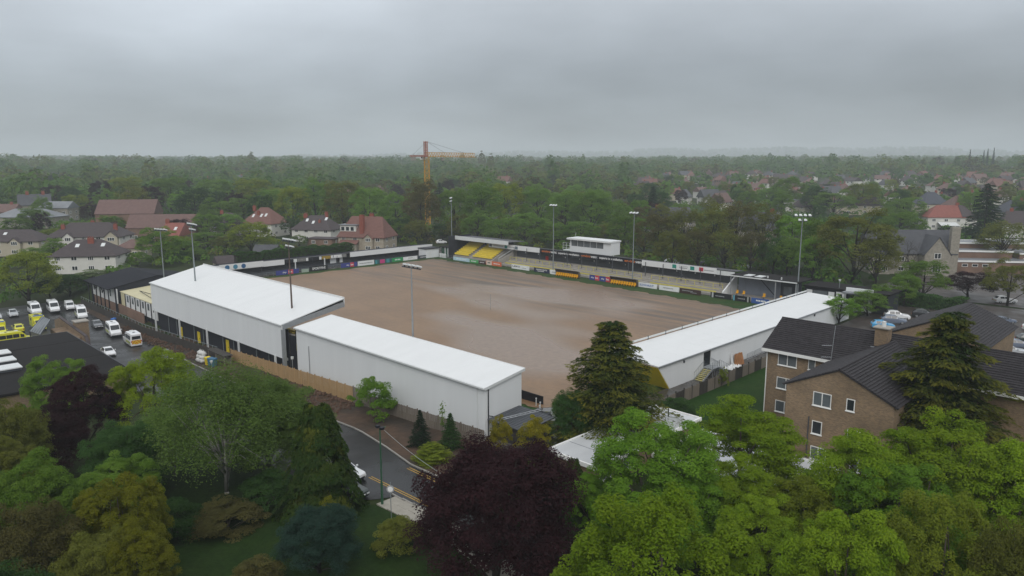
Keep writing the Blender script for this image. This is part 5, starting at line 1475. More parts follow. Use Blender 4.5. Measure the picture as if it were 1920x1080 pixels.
M_tile = mat('charcoal_roof_tile', (.034, .031, .034), .7, .3, 1.2, spec=.15)
def tiled_slope(parent, e0, e1, r0, r1, course=.34, tile=.33, seed=0, limit=None):
    """courses of interlocking tiles from the eave e0-e1 up to the ridge r0-r1, each course a part"""
    e0, e1, r0, r1 = map(Vector, (e0, e1, r0, r1))
    rn = random.Random(seed)
    n = max(2, round((r0 - e0).length / course))
    nrm = (e1 - e0).cross(r0 - e0).normalized()
    if nrm.z < 0: nrm = -nrm
    for i in range(n):
        a0, a1 = e0.lerp(r0, i / n), e1.lerp(r1, i / n)
        b0, b1 = e0.lerp(r0, (i + 1.12) / n), e1.lerp(r1, (i + 1.12) / n)
        L = (a1 - a0).length
        if L < .2: continue
        k = max(1, round(L / tile)); mb = MB()
        off = .5 * (i % 2) / k
        for j in range(k):
            u0, u1 = max(0, min(1, j / k)), max(0, min(1, (j + .965) / k))
            p, q, s, t_ = a0.lerp(a1, u0), a0.lerp(a1, u1), b0.lerp(b1, u1), b0.lerp(b1, u0)
            lift = nrm * (.085 + rn.uniform(-.006, .006)); low = nrm * .012
            mb.hexa([p, q, s, t_, p + lift, q + lift, s + low, t_ + low])
        mb.build('tile_course', M_tile, parent)

def flats():
    t = thing('brick_flats', 'three storey buff brick flats with charcoal tiled roofs on the right', 'building', (-36.9, 78.6, 0))
    x0, x1, y0, yr, y1, ze, zr = -36.6, -4.0, 78.8, 83.2, 87.6, 9.0, 11.6
    # main block
    MB().box(x0, x1, y0, y0 + .3, 0, ze).build('wall', M_brick, t)
    MB().prism([(x0, y0 + .305, 0), (x0, y1, 0), (x0, y1, ze), (x0, yr, zr - .2), (x0, y0 + .305, ze)], (.3, 0, 0)).build('wall', M_brick, t)
    MB().box(x0 + .31, x1, y1 - .3, y1, 0, ze).build('wall', M_brick, t)
    roof = MB().prism([(x0 - .45, y0 - .5, ze - .22), (x0 - .45, yr, zr - .02), (x0 - .45, y1 + .5, ze - .22), (x0 - .45, y1 + .5, ze - .32), (x0 - .45, y0 - .5, ze - .32)], (x1 - x0 + .9, 0, 0)).build('roof', M_tile, t)
    tiled_slope(roof, (x0 - .5, y0 - .55, ze - .22), (x1 + .5, y0 - .55, ze - .22), (x0 - .5, yr, zr), (x1 + .5, yr, zr), .34, .36, 1)
    tiled_slope(roof, (x1 + .5, y1 + .55, ze - .22), (x0 - .5, y1 + .55, ze - .22), (x1 + .5, yr, zr), (x0 - .5, yr, zr), .5, .8, 2)
    mb = MB()
    for i in range(72):
        mb.tube((x0 - .5 + i * .46, yr, zr + .03), (x0 - .5 + i * .46 + .45, yr, zr + .03), .11, n=6)
    mb.build('ridge_tiles', M_tile, roof)
    MB().box(x0 - .48, x1, y0 - .62, y0 - .56, ze - .55, ze - .2).build('fascia', M_upvc, t)
    MB().tube((x0 - .02, y0 - .07, .2), (x0 - .02, y0 - .07, ze - .5), .06).build('downpipe', M_upvc, t)
    ch = MB().box(-25.9, -24.6, 81.2, 82.5, 10, 12.5).build('chimney', M_brick, t)
    MB().box(-26.1, -24.4, 81.0, 82.7, 12.5, 12.62).build('chimney_cap', M_concrete, ch)
    MB().box(-26.15, -24.35, 80.95, 82.75, 10.2, 10.45).build('flashing', M_steel, ch)
    MB().tube((-25.25, 81.85, 12.62), (-25.25, 81.85, 13.2), .22, .2, 10).build('chimney_pot', M_lamp, ch)
    N = (0, -1, 0)
    for z in (7.7, 4.9, 2.1):
        window(t, (-34.2, y0, z), (1, 0, 0), 2.2, 1.35, N)
        if z > 7:
            window(t, (-31.4, y0, z + .1), (1, 0, 0), .8, 1.3, N, 1); MB().box(-31.8, -31.0, y0 - .05, y0 - .005, z - 2.4, z - .7).build('panel', M_upvc, t)
        window(t, (-26.9, y0, z), (1, 0, 0), 1.6, 1.35, N)
    MB().tube((-29.55, y0 - .07, 4.0), (-29.55, y0 - .07, 8.4), .05).build('downpipe', M_upvc, t)
    # television mast on the eave
    tvm = thing('television_aerial', 'thin television aerial mast standing at the eave of the brick flats', 'aerial', (-29.2, 78.1, 7.5))
    MB().tube((0, 0, 0), (.25, .1, 5.2), .03, n=5).build('mast', M_steel, tvm, world=False)
    for z, w_ in ((3.0, .9), (1.7, .7)):
        MB().tube((.1, 0, z), (-.9, -.3, z - .1), .02, n=4).build('boom', M_steel, tvm, world=False)
        for k in range(4): MB().tube((-.1 - .22 * k, -.03 - .07 * k - w_ / 3, z - .03 * k), (-.1 - .22 * k, -.03 - .07 * k + w_ / 3, z - .03 * k), .012, n=4).build('element', M_steel, tvm, world=False)
    # gable wing towards us
    wx0, wx1, wy, wm, we, wr = -29.0, -19.2, 67.0, -24.1, 8.8, 11.15
    MB().prism([(wx0, wy, 0), (wx1, wy, 0), (wx1, wy, we), (wm, wy, wr - .12), (wx0, wy, we)], (0, .3, 0)).build('wall', M_brick, t)
    MB().box(wx0, wx0 + .3, wy + .305, y0 - .005, 0, we).build('wall', M_brick, t)
    MB().box(wx1 - .3, wx1, wy + .305, y0 - .005, 0, we).build('wall', M_brick, t)
    r2 = MB().prism([(wx0 - .3, wy - .12, we - .15), (wm, wy - .12, wr - .03), (wx1 + .3, wy - .12, we - .15), (wx1 + .3, wy - .12, we - .25), (wm, wy - .12, wr - .13), (wx0 - .3, wy - .12, we - .25)], (0, 15.4, 0)).build('roof', M_tile, t)
    tiled_slope(r2, (wx0 - .38, wy - .15, we - .16), (wx0 - .38, 80.0, we - .16), (wm, wy - .15, wr), (wm, 82.4, wr), .34, .36, 3)
    tiled_slope(r2, (wx1 + .38, 80.0, we - .16), (wx1 + .38, wy - .15, we - .16), (wm, 82.4, wr), (wm, wy - .15, wr), .34, .36, 4)
    mb = MB()
    for i in range(33):
        mb.tube((wm, wy - .15 + i * .46, wr + .04), (wm, wy + .3 + i * .46, wr + .04), .11, n=6)
    mb.build('ridge_tiles', M_tile, r2)
    window(t, (-25.5, wy, 7.9), (1, 0, 0), 1.7, 1.35, N); window(t, (-22.9, wy, 8.0), (1, 0, 0), .75, 1.15, N, 1, glass=M_glass)
    window(t, (-25.8, wy, 5.05), (1, 0, 0), .95, 1.3, N, 1, glass=M_glass); window(t, (-25.5, wy, 2.5), (1, 0, 0), 1.5, 1.3, N)
    window(t, (-22.4, wy, 5.05), (1, 0, 0), 1.2, 1.3, N, 1); window(t, (-21.8, wy, 2.4), (1, 0, 0), 1.5, 1.3, N)
    MB().tube((-26.6, wy - .06, 0), (-26.6, wy - .06, 6.0), .05).build('downpipe', M_dgrey, t)
    # rear gable behind the ridge
    b2 = thing('rear_flats', 'second brick block with charcoal gable roof behind the flats', 'building', (-29.5, 95, 0))
    gx0, gx1, gy, gm, ge, gr = -29.2, -18.6, 96.0, -24.0, 8.9, 11.3
    MB().prism([(gx0, gy, 0), (gx1, gy, 0), (gx1, gy, ge), (gm, gy, gr - .12), (gx0, gy, ge)], (0, .3, 0)).build('wall', M_brick, b2)
    MB().box(gx0, gx0 + .3, gy + .31, 112, 0, ge).build('wall', M_brick, b2); MB().box(gx1 - .3, gx1, gy + .31, 112, 0, ge).build('wall', M_brick, b2)
    r3 = MB().prism([(gx0 - .3, gy - .12, ge - .15), (gm, gy - .12, gr - .03), (gx1 + .3, gy - .12, ge - .15), (gx1 + .3, gy - .12, ge - .25), (gm, gy - .12, gr - .13), (gx0 - .3, gy - .12, ge - .25)], (0, 16.4, 0)).build('roof', M_tile, b2)
    tiled_slope(r3, (gx0 - .38, gy - .15, ge - .16), (gx0 - .38, 112.2, ge - .16), (gm, gy - .15, gr), (gm, 112.2, gr), .34, .4, 5)
    tiled_slope(r3, (gx1 + .38, 112.2, ge - .16), (gx1 + .38, gy - .15, ge - .16), (gm, 112.2, gr), (gm, gy - .15, gr), .34, .4, 6)
    window(b2, (-24.0, gy, 6.4), (1, 0, 0), 1.6, 1.3, N)
    # red lean-to on the lawn
    q = thing('garden_bench', 'red painted bench on the lawn against the flats', 'bench', (-31.2, 76.6, 0.06))
    MB().box(-.9, .9, -.3, .3, .4, .48).build('seat', M_red, q, world=False); MB().box(-.9, .9, .25, .32, .48, 1.0).build('backrest', M_red, q, world=False)
    for a in (-.8, .75): MB().box(a, a + .07, -.28, .3, 0, .4).build('leg', M_red, q, world=False)
flats()

def white_roof_block():
    t = thing('flat_roofed_hall', 'single storey hall with wet pale grey flat roof among the trees', 'building', (-42, 46.5, 1.2))
    M_mem = mat('wet_pale_membrane', (.50, .51, .52), .22, .12, .35, spec=.5, streak=(1, .3, 1))
    for (a, b, c, d, z) in ((-43.0, -37.2, 47.7, 65.4, 3.45), (-37.15, -23.0, 56.4, 65.6, 2.15)):
        MB().box(a + .3, b - .3, c + .3, d - .3, -1.5, z - .25).build('wall', M_brick, t)
        r = MB().box(a, b, c, d, z - .24, z).build('roof', M_mem, t)
        for (p, q, s, u) in ((a - .05, b + .05, c - .06, c + .12), (a - .05, b + .05, d - .12, d + .06), (a - .06, a + .12, c + .125, d - .125), (b - .12, b + .06, c + .125, d - .125)):
            MB().box(p, q, s, u, z - .3, z + .1).build('edge_trim', M_upvc, r)
        n = int((d - c) / 3)
        for i in range(1, n):
            MB().box(a + .2, b - .2, c + i * 3 - .03, c + i * 3 + .03, z + .003, z + .02).build('roof_seam', M_flatroof, r)
    for x in (-34.0, -29.5, -25.4):
        window(t, (x, 56.7, .9), (1, 0, 0), 2.2, 1.2, (0, -1, 0))
    for y in (49.5, 53.0):
        window(t, (-37.5, y, 2.3), (0, 1, 0), 1.8, 1.2, (1, 0, 0))
    MB().tube((-40, 63.5, 3.45), (-40, 63.5, 4.3), .06).build('vent_pipe', M_black, t)
    MB().box(-28.9, -23.2, 65.7, 66.8, -.5, 1.85).build('parapet', M_concrete, t)
white_roof_block()

# ------------------------------------------------------------------ dark flat-roofed building on the left
def dark_block():
    t = thing('depot_building', 'low depot with big dark felt roof and pale roof lights at the left', 'building', (-120, 20, -3))
    x0, x1, y0, y1, z = -136.4, -104.0, 4.0, 30.6, 2.0
    MB().box(x0 + .3, x1 - .3, y0 + .3, y1 - .3, -4.5, z - .32).build('wall', M_brick, t)
    for i in range(8):
        a, b = lerp(x0, x1, i / 8), lerp(x0, x1, (i + 1) / 8)
        MB().box(a, b - .015, y0, y1, z - .3, z + .02 * math.sin(i * 2.2)).build('roof_felt', M_felt, t)
    MB().box(x0 - .06, x1 + .06, y1 + .005, y1 + .1, z - .36, z + .06).build('fascia', M_dgrey, t); MB().box(x0 - .1, x0 - .005, y0, y1, z - .36, z + .06).build('fascia', M_dgrey, t)
    for i in range(3):
        a = -127.6 + i * 5.0
        k = MB().box(a, a + 2.6, 13.0 - i * .3, 20.6 - i * .3, z + .03, z + .35).build('roof_light_kerb', M_dgrey, t)
        MB().box(a - .1, a + 2.7, 12.9 - i * .3, 20.7 - i * .3, z + .355, z + .5).build('roof_light', M_lamp, k)
    # buff gable with chimney and sloping glazed roof beyond
    g = thing('gabled_annexe', 'buff brick annexe with sloping parapet, square chimney and glazed lean-to', 'building', (-146, 32, -4))
    MB().prism([(-133.0, 33.2, -4.2), (-154.5, 33.2, -4.2), (-154.5, 33.2, .9), (-150.4, 33.2, 1.9), (-135.0, 33.2, 1.1), (-133.0, 33.2, -.6)], (0, -.35, 0)).build('wall', M_brick, g)
    MB().box(-148.0, -136.8, 30.7, 32.84, -4.2, .6).build('rear_block', M_brick, g)
    MB().beam((-150.9, 33.0, 2.0), (-134.8, 33.0, 1.15), .5, .16).build('coping', M_roofpurple, g)
    MB().beam((-134.9, 33.0, 1.2), (-132.9, 33.0, -.65), .5, .16).build('coping', M_roofpurple, g)
    c = MB().box(-143.4, -141.4, 33.25, 35.2, -4.2, 2.3).build('chimney', M_brick, g)
    MB().box(-143.55, -141.25, 33.1, 35.35, 2.305, 2.5).build('chimney_cap', M_concrete, c)
    G0, G1, G2, G3 = Vector((-148.6, 27.7, .5)), Vector((-144.2, 28.4, .5)), Vector((-146.2, 30.6, 2.5)), Vector((-150.8, 30.3, 2.5))
    gl = MB().slab(G0, G1, G2, G3, .12).build('glazed_roof', M_glassgrey, g)
    for q in (G0, G1): MB().box(q.x - .08, q.x + .08, q.y - .08, q.y + .08, -4, .5).build('post', M_black, g)
    for i in range(6):
        u0, u1 = max(0, i / 5 - .012), min(1, i / 5 + .012)
        MB().slab(G0.lerp(G1, u0) + Vector((0, 0, .13)), G0.lerp(G1, u1) + Vector((0, 0, .13)), G3.lerp(G2, u1) + Vector((0, 0, .13)), G3.lerp(G2, u0) + Vector((0, 0, .13)), .06).build('glazing_bar', M_black, gl)
dark_block()

# ------------------------------------------------------------------ houses
def hwin(parent, c, wd, w_, hh, n, panes=2, frame=M_upvc, glass=M_glass):
    c, wd, nn, up = Vector(c), Vector(wd), Vector(n), Vector((0, 0, 1))
    def q(a, b, d): return c + wd * a + up * b + nn * d
    f = .09; mb = MB()
    rc = [(-w_ / 2, w_ / 2, -hh / 2, -hh / 2 + f), (-w_ / 2, w_ / 2, hh / 2 - f, hh / 2), (-w_ / 2, -w_ / 2 + f, -hh / 2 + f, hh / 2 - f), (w_ / 2 - f, w_ / 2, -hh / 2 + f, hh / 2 - f)]
    for k in range(1, panes):
        a0 = -w_ / 2 + k * w_ / panes; rc.append((a0 - .05, a0 + .05, -hh / 2 + f, hh / 2 - f))
    for (a0, a1, b0, b1) in rc:
        mb.hexa([q(a0, b0, .0), q(a1, b0, .0), q(a1, b1, .0), q(a0, b1, .0), q(a0, b0, .07), q(a1, b0, .07), q(a1, b1, .07), q(a0, b1, .07)])
    wo = mb.build('window', frame, parent, world=False)
    m2 = MB(); m2.hexa([q(-w_ / 2 + f, -hh / 2 + f, .004), q(w_ / 2 - f, -hh / 2 + f, .004), q(w_ / 2 - f, hh / 2 - f, .004), q(-w_ / 2 + f, hh / 2 - f, .004), q(-w_ / 2 + f, -hh / 2 + f, .03), q(w_ / 2 - f, -hh / 2 + f, .03), q(w_ / 2 - f, hh / 2 - f, .03), q(-w_ / 2 + f, hh / 2 - f, .03)])
    m2.build('pane', glass, wo, world=False)
    return wo

def hip_roof(w_, d, ze, zr, hip=1.0, ov=.45, t=.18):
    """roof over a w x d plan (ridge along x); hip 0 = gable"""
    a, b = w_ / 2 + ov, d / 2 + ov
    rx = max(.3, a - hip * b) if hip > 0 else a
    zl = ze - ov * (zr - ze) / (d / 2)
    E = [(-a, -b, zl), (a, -b, zl), (a, b, zl), (-a, b, zl)]
    rg = [(-rx, 0, zr), (rx, 0, zr)]
    v = E + rg + [(p[0], p[1], p[2] - t) for p in E]
    f = [(0, 1, 5, 4), (2, 3, 4, 5), (1, 2, 5), (3, 0, 4), (0, 6, 7, 1), (1, 7, 8, 2), (2, 8, 9, 3), (3, 9, 6, 0), (6, 9, 8, 7)]
    return MB().add(v, f)

def roof_z(y, d, ze, zr): return zr - (zr - ze) * abs(y) / (d / 2)

def house(label, x, y, rot, w_, d, ze, zr, wall, roof, hip=1.0, chim=(), sky=(), rows=2, wins=(3, 2), bays=(), name='house', cat='house', group=None, glass=M_glass, z=None, ov=.45, frame=M_upvc, extra=None):
    t = thing(name, label, cat, (x, y, h(x, y) - .1 if z is None else z), rot, group)
    zw = ze - .12
    mb = MB().box(-w_ / 2, w_ / 2, -d / 2, d / 2, 0, zw)
    if hip == 0:
        for xa in (-w_ / 2, w_ / 2 - .25):
            mb.prism([(xa, -d / 2 + .05, zw), (xa, d / 2 - .05, zw), (xa, 0, zr - .2)], (.25, 0, 0))
    mb.build('wall', wall, t, world=False)
    ro = hip_roof(w_, d, ze, zr, hip, ov).build('roof', roof, t, world=False)
    for (cx, cy_, cw, ct, pots) in chim:
        zc = roof_z(cy_, d, ze, zr) - .6
        c = MB().box(cx - cw / 2, cx + cw / 2, cy_ - .35, cy_ + .35, zc, zr + ct).build('chimney', M_chimbrick, ro, world=False)
        for k in range(pots):
            px = cx - cw / 2 + (k + .5) * cw / pots
            MB().tube((px, cy_, zr + ct), (px, cy_, zr + ct + .45), .13, .11, 7).build('chimney_pot', M_roofbright, c, world=False)
    for (sx, sy) in sky:
        s = -1 if sy < 0 else 1
        z0, z1 = roof_z(sy - .55 * s * -1, d, ze, zr), roof_z(sy - .55 * s, d, ze, zr)
        y0, y1 = sy + .55 * s, sy - .55 * s
        zz0, zz1 = roof_z(y0, d, ze, zr) + .04, roof_z(y1, d, ze, zr) + .04
        q = [(sx - .5, y0, zz0), (sx + .5, y0, zz0), (sx + .5, y1, zz1), (sx - .5, y1, zz1)]
        if s > 0: q = q[::-1]
        MB().slab(*q, .08).build('roof_window', M_lamp, ro, world=False)
    for r in range(rows):
        zc = 1.6 + r * 2.7
        if zc + .7 > zw: break
        for side, L, n_ in (((0, -1, 0), w_, wins[0]), ((0, 1, 0), w_, wins[0]), ((1, 0, 0), d, wins[1]), ((-1, 0, 0), d, wins[1])):
            for k in range(n_):
                o_ = (k + .5) / n_ * L - L / 2
                if side[0]: c = (side[0] * w_ / 2, o_, zc); wd = (0, 1, 0)
                else: c = (o_, side[1] * d / 2, zc); wd = (1, 0, 0)
                hwin(t, c, wd, 1.5 if L > 7 else 1.0, 1.2, side, 3 if (k % 2 == 0 and L > 7) else 2, frame, glass)
    for (bx, bw, bz, bm) in bays:      # gabled bay on the camera side (-y)
        b = MB().box(bx - bw / 2, bx + bw / 2, -d / 2 - 1.0, -d / 2 - .01, 0, bz)
        b.prism([(bx - bw / 2, -d / 2 - 1.0, bz), (bx + bw / 2, -d / 2 - 1.0, bz), (bx, -d / 2 - 1.0, bz + bw * .42)], (0, .25, 0))
        bo = b.build('bay', bm, t, world=False)
        a = bw / 2 + .3
        yb = -d / 2 + (bw * .5) * (d / 2) / max(.5, (zr - ze)) * .6
        for s in (-1, 1):
            q = [(bx, -d / 2 - 1.25, bz + bw * .42 + .12), (bx + s * a, -d / 2 - 1.25, bz - .2), (bx + s * a, -d / 2 + 1.2, bz - .2), (bx, yb + 1.0, bz + bw * .42 + .12)]
            if s < 0: q = q[::-1]
            MB().slab(*q[::-1], .14).build('bay_roof', roof, bo, world=False)
        for zc in (1.6, 4.3):
            if zc < bz: hwin(t, (bx, -d / 2 - 1.0, zc), (1, 0, 0), bw * .55, 1.2, (0, -1, 0), 3, frame, glass)
    if extra: extra(t, ro)
    return t

CR = R(45)      # facing the camera
house('white and beige semi-detached house with hipped grey roof and two skylights behind the clubhouse', -226.0, 58.5, CR + R(8), 17.0, 10.5, 5.2, 9.0, M_render, M_roofpurple, 1.0, chim=[(1.0, -1.2, 1.6, .5, 3)], sky=[(-2.2, -2.2), (4.4, -2.0)], bays=[], wins=(4, 2))
house('pair of rendered houses with gabled bays and red chimneys behind the skylight house', -282.0, 74.0, CR + R(4), 24.0, 11.0, 5.4, 9.6, M_render, M_roofpurple, 1.0, chim=[(-8.0, -2.5, 1.2, -.6, 2), (9.5, -2.6, 1.2, -.5, 2), (0.6, 0.4, 1.2, .5, 2)], bays=[(-4.8, 3.6, 5.0, M_render), (9.4, 4.2, 5.2, M_cream)], wins=(5, 2))
house('cream house with grey roof and one skylight at the left edge', -286.0, 52.0, CR + R(6), 20.0, 10.0, 5.2, 8.4, M_cream, M_roofpurple, .9, chim=[(-6.5, -.8, 1.4, .5, 3)], sky=[(-1.5, -2.0)], bays=[(3.0, 3.6, 4.6, M_cream), (-6.0, 3.6, 4.6, M_render)], wins=(4, 2))
house('small cream house with pinkish lean-to roof beside the green tree', -250.5, 77.5, CR, 8.0, 7.0, 3.6, 5.8, M_cream, M_roofpink, 1.0, rows=1, wins=(2, 1))
house('red tiled rear extension with one skylight near the floodlight heads', -272.0, 99.0, CR + R(-6), 7.0, 9.0, 4.6, 8.6, M_brickred, M_roofbright, 0, chim=[(-3.0, 0, 1.4, 1.2, 2)], sky=[(1.2, -2.2)], rows=1, wins=(1, 1), ov=.25)
def hall_extra(t, ro):
    MB().box(-11.2, -10.95, -6.8, 6.8, 9.0, 9.25).build('coping', M_render, t, world=False)
house('tall brick hall with steep pinkish tiled roof behind the houses', -324.0, 100.0, CR + R(10), 22.0, 13.0, 9.4, 14.6, M_brickred, M_roofpink, 0, rows=2, wins=(5, 2), name='hall', cat='building', ov=.3)
house('lower pinkish roofed wing of the brick hall', -297.0, 104.0, CR + R(6), 25.0, 10.0, 5.4, 10.0, M_brickred, M_roofpink, 0, rows=1, wins=(4, 2), name='hall_wing', cat='building', ov=.3)
house('white house with red hipped roof and three skylights', -285.0, 140.0, CR + R(-22), 15.0, 11.0, 5.8, 11.6, M_render, M_roofred, 1.0, chim=[(-4.6, -1.0, 1.3, .6, 2), (-1.2, -2.6, 1.0, -1.4, 2)], sky=[(-3.4, -3.2), (.6, -3.0), (2.8, -2.8)], wins=(2, 2))
house('dark roofed house left of the white house with red roof', -293.0, 128.0, CR + R(-10), 12.0, 9.0, 5.2, 9.6, M_stone, M_roofpurple, 1.0, chim=[(-3, 0, 1.2, .8, 2)], wins=(3, 2))
house('cream house with purple grey hipped roof, two red chimneys and skylights', -252.0, 145.0, CR + R(-14), 16.5, 10.5, 5.2, 10.0, M_render, M_roofpurple, 1.0, chim=[(-4.6, -.6, 1.5, .5, 3), (3.8, .4, 1.2, 1.2, 2), (2.4, -2.6, .9, -1.6, 1)], sky=[(-3.2, -2.0), (-.2, -2.8), (4.6, -1.4)], wins=(4, 2))
def arts_extra(t, ro):
    # flat dormer and tile-hung projections
    d = MB().box(-8.2, -2.2, -4.2, -.6, 6.4, 8.9).build('dormer', M_render, ro, world=False)
    MB().box(-8.6, -1.9, -4.6, -.3, 8.905, 9.15).build('dormer_roof', M_flatroof, d, world=False)
    for a in (-7.2, -5.4, -3.6): hwin(t, (a, -4.2, 7.7), (1, 0, 0), 1.4, 1.5, (0, -1, 0), 1)
    MB().box(-.5, .9, -4.8, -3.6, 4, 12.6).build('chimney', M_chimbrick, ro, world=False)
    MB().hexa([(-7.5, -7.4, 2.7), (-.5, -7.4, 2.7), (-.5, -5.3, 3.9), (-7.5, -5.3, 3.9), (-7.5, -7.4, 2.85), (-.5, -7.4, 2.85), (-.5, -5.3, 4.05), (-7.5, -5.3, 4.05)]).build('porch_roof', M_roofred, t, world=False)
    MB().box(-7.2, -.8, -7.0, -5.26, 0, 2.7).build('porch', M_stone, t, world=False)
house('stone house with steep red tiled roof, tall chimney and flat dormer behind the end terrace', -212.5, 141.5, CR + R(-16), 17.0, 10.5, 5.6, 11.8, mat('pale_stone', (.32, .28, .22), .9, .2, 1.5, bump=.2), M_roofred, .55, chim=[(1.6, .4, 1.4, .9, 2)], bays=[(3.2, 3.4, 4.8, mat('pale_stone', (.32, .28, .22)))], wins=(4, 2), extra=arts_extra)
house('low brick outhouse with flat brown roof between the two tiled houses', -236.0, 138.0, CR + R(-14), 10.0, 6.0, 3.0, 3.3, M_brickred, M_roofpurple, 1.0, rows=1, wins=(2, 1), name='outhouse', cat='outhouse')
house('small grey gabled shed behind the end terrace, left', -199.0, 88.0, R(82), 11.0, 5.0, 2.6, 4.4, M_cream, M_roofpurple, 0, rows=0, name='shed', cat='shed', ov=.2)
house('small slate roofed garage below the yellow green tree', -212.0, 104.0, CR, 7.0, 5.0, 3.2, 5.0, M_render, M_slate, 0, rows=0, name='garage', cat='garage', ov=.2)
house('grey roofed school wing with white fascia at the left', -388.0, 78.0, CR + R(-6), 26.0, 14.0, 5.0, 8.2, M_stone, M_flatroof, .8, rows=1, wins=(5, 2), name='school_building', cat='building')
house('gabled school block with slate roof above the school wing', -414.0, 95.0, CR + R(-2), 15.0, 9.0, 6.8, 9.6, M_stone, M_flatroof, 0, rows=2, wins=(4, 2), name='school_building', cat='building')
house('white gabled house with chimneys above the school', -446.0, 92.0, CR + R(30), 14.0, 9.0, 6.8, 11.8, M_stone, M_slate, 0, chim=[(-3, 0, 1.4, 1.4, 3), (4, 0, 1.4, 1.4, 3)], wins=(3, 2))
house('red brick terrace with long white roof light at the left edge', -424.0, 70.0, CR + R(2), 24.0, 9.0, 5.4, 8.8, M_brickred, M_roofpink, 0, chim=[(9, 0, 1.2, .8, 2)], sky=[(-2, -2.2), (-1, -2.2), (0, -2.2), (1, -2.2), (2, -2.2), (3, -2.2)], wins=(5, 1))
# right hand side
def manor_extra(t, ro):
    g = MB().box(1.5, 8.0, -9.0, -5.26, 0, 6.0); g.prism([(1.5, -9.0, 6.0), (8.0, -9.0, 6.0), (4.75, -9.0, 10.6)], (0, .3, 0))
    go = g.build('gable_wing', M_stone, t, world=False)
    for s in (-1, 1):
        q = [(4.75, -9.2, 10.75), (4.75 + s * 3.6, -9.2, 5.8), (4.75 + s * 3.6, -4.5, 5.8), (4.75, 0, 10.75)]
        if s > 0: q = q[::-1]
        MB().slab(*q, .15).build('gable_roof', M_slate, go, world=False)
    hwin(t, (4.75, -9.0, 5.6), (1, 0, 0), 1.7, 1.5, (0, -1, 0), 2); hwin(t, (4.75, -9.0, 2.0), (1, 0, 0), 2.2, 1.6, (0, -1, 0), 3)
    MB().box(9.4, 11.6, -5.6, -4.2, 0, 13.0).build('chimney_stack', M_stone, t, world=False)
    MB().box(-9, -6, -6.4, -5.26, 0, 3.4).build('bay', M_stone, t, world=False); hwin(t, (-7.5, -6.4, 1.8), (1, 0, 0), 1.7, 1.6, (0, -1, 0), 3)
house('grey stone villa with slate gables behind the bare tree', -64.0, 219.0, CR + R(-6), 22.0, 10.5, 6.2, 11.8, M_stone, M_slate, 0, rows=2, wins=(4, 2), extra=manor_extra)
# stepped flat-roofed blocks
fb = thing('flat_roofed_school', 'stepped block with wet grey flat roofs right of the stone villa', 'building', (-50, 240, 0), CR + R(-8))
for (a, b, c, d, z) in ((-12, 10, -10, 0, 3.4), (-12, 7, -3, 6, 5.4), (-13, 4, 4, 12, 7.0), (8, 24, -4, 14, 5.0), (10, 20, 8, 20, 6.6)):
    MB().box(a + .2, b - .2, c + .2, d - .2, 0, z - .25).build('wall', M_brickred, fb, world=False)
    r = MB().box(a, b, c, d, z - .24, z).build('roof', M_flatroof, fb, world=False)
    for q in ((a, b, c - .08, c + .08), (a, b, d - .08, d + .08)):
        MB().box(q[0], q[1], q[2], q[3], z - .3, z + .16).build('edge_trim', M_upvc, r, world=False)
for k in range(3): hwin(fb, (-8.5 + k * 2.6, -9.8, 2.2), (1, 0, 0), 1.5, .8, (0, -1, 0), 1)
for k in range(5): hwin(fb, (10 + k * 3, -3.8, 3.0), (1, 0, 0), 1.6, 1.2, (0, -1, 0), 2)
house('semi-detached house, half bright red and half grey roof, on the right', -90.0, 363.0, CR + R(-8), 20.0, 10.0, 6.0, 10.6, M_render, M_roofbright, 1.0, chim=[(3.6, .2, 1.4, .9, 3)], wins=(4, 2), extra=lambda t, ro: (MB().hexa([(3.8, -5.35, 5.75), (10.35, -5.35, 5.75), (5.6, -.15, 10.5), (3.8, -.15, 10.55), (3.8, -5.4, 5.85), (10.4, -5.4, 5.85), (5.6, -.2, 10.68), (3.8, -.2, 10.72)]).build('grey_half', M_roofpurple, ro, world=False), MB().prism([(-6, -9.0, 2.2), (1.5, -9.0, 2.2), (1.5, -5.2, 3.4), (-6, -5.2, 3.4)], (0, 0, .12)).build('conservatory_roof', M_lamp, t, world=False)))
house('dark hipped house behind the half red roofed house', -120.0, 447.0, CR + R(10), 15.0, 10.0, 6.2, 12.0, M_cream, M_slateblue, 1.0, chim=[(3, 0, 1.2, .8, 2)], wins=(3, 2))
house('pinkish hipped house right of the dark hipped one', -103.0, 430.0, CR, 12.0, 10.0, 6.2, 11.4, M_render, M_roofpink, 1.0, wins=(3, 2))
house('long purple grey roofed house behind the oak', -148.0, 418.0, CR + R(-4), 26.0, 9.5, 5.6, 9.6, M_cream, M_roofpurple, .8, chim=[(-6, 0, 1.2, .7, 2), (7, 0, 1.2, .7, 2)], wins=(6, 2))
house('white flat fronted house left of the corner floodlight', -184.0, 410.0, CR, 11.0, 9.0, 7.0, 7.8, M_render, M_flatroof, 1.0, wins=(3, 2))
house('brown roofed house left of the corner floodlight', -168.0, 396.0, CR + R(30), 11.0, 9.0, 5.2, 10.4, M_cream, M_roofpurple, .9, wins=(2, 2))
house('white house with dark roof and skylight at the right edge', -60.0, 349.0, CR + R(-20), 15.0, 10.0, 5.6, 10.4, M_render, M_roofpurple, .4, chim=[(-4, 0, 1.2, .9, 2)], sky=[(2, -2.2)], wins=(3, 2))
house('slate hipped house above the white house at the right edge', -76.0, 420.0, CR, 15.0, 10.0, 5.6, 10.6, M_cream, M_slateblue, 1.0, chim=[(3, 0, 1.2, .9, 2)], wins=(3, 2))
house('long slate roof behind the trees right of the press box', -172.0, 268.0, CR + R(12), 20.0, 9.0, 6.0, 11.0, M_stone, M_slate, .3, chim=[(-6, 0, 1.4, .9, 3)], wins=(4, 2))
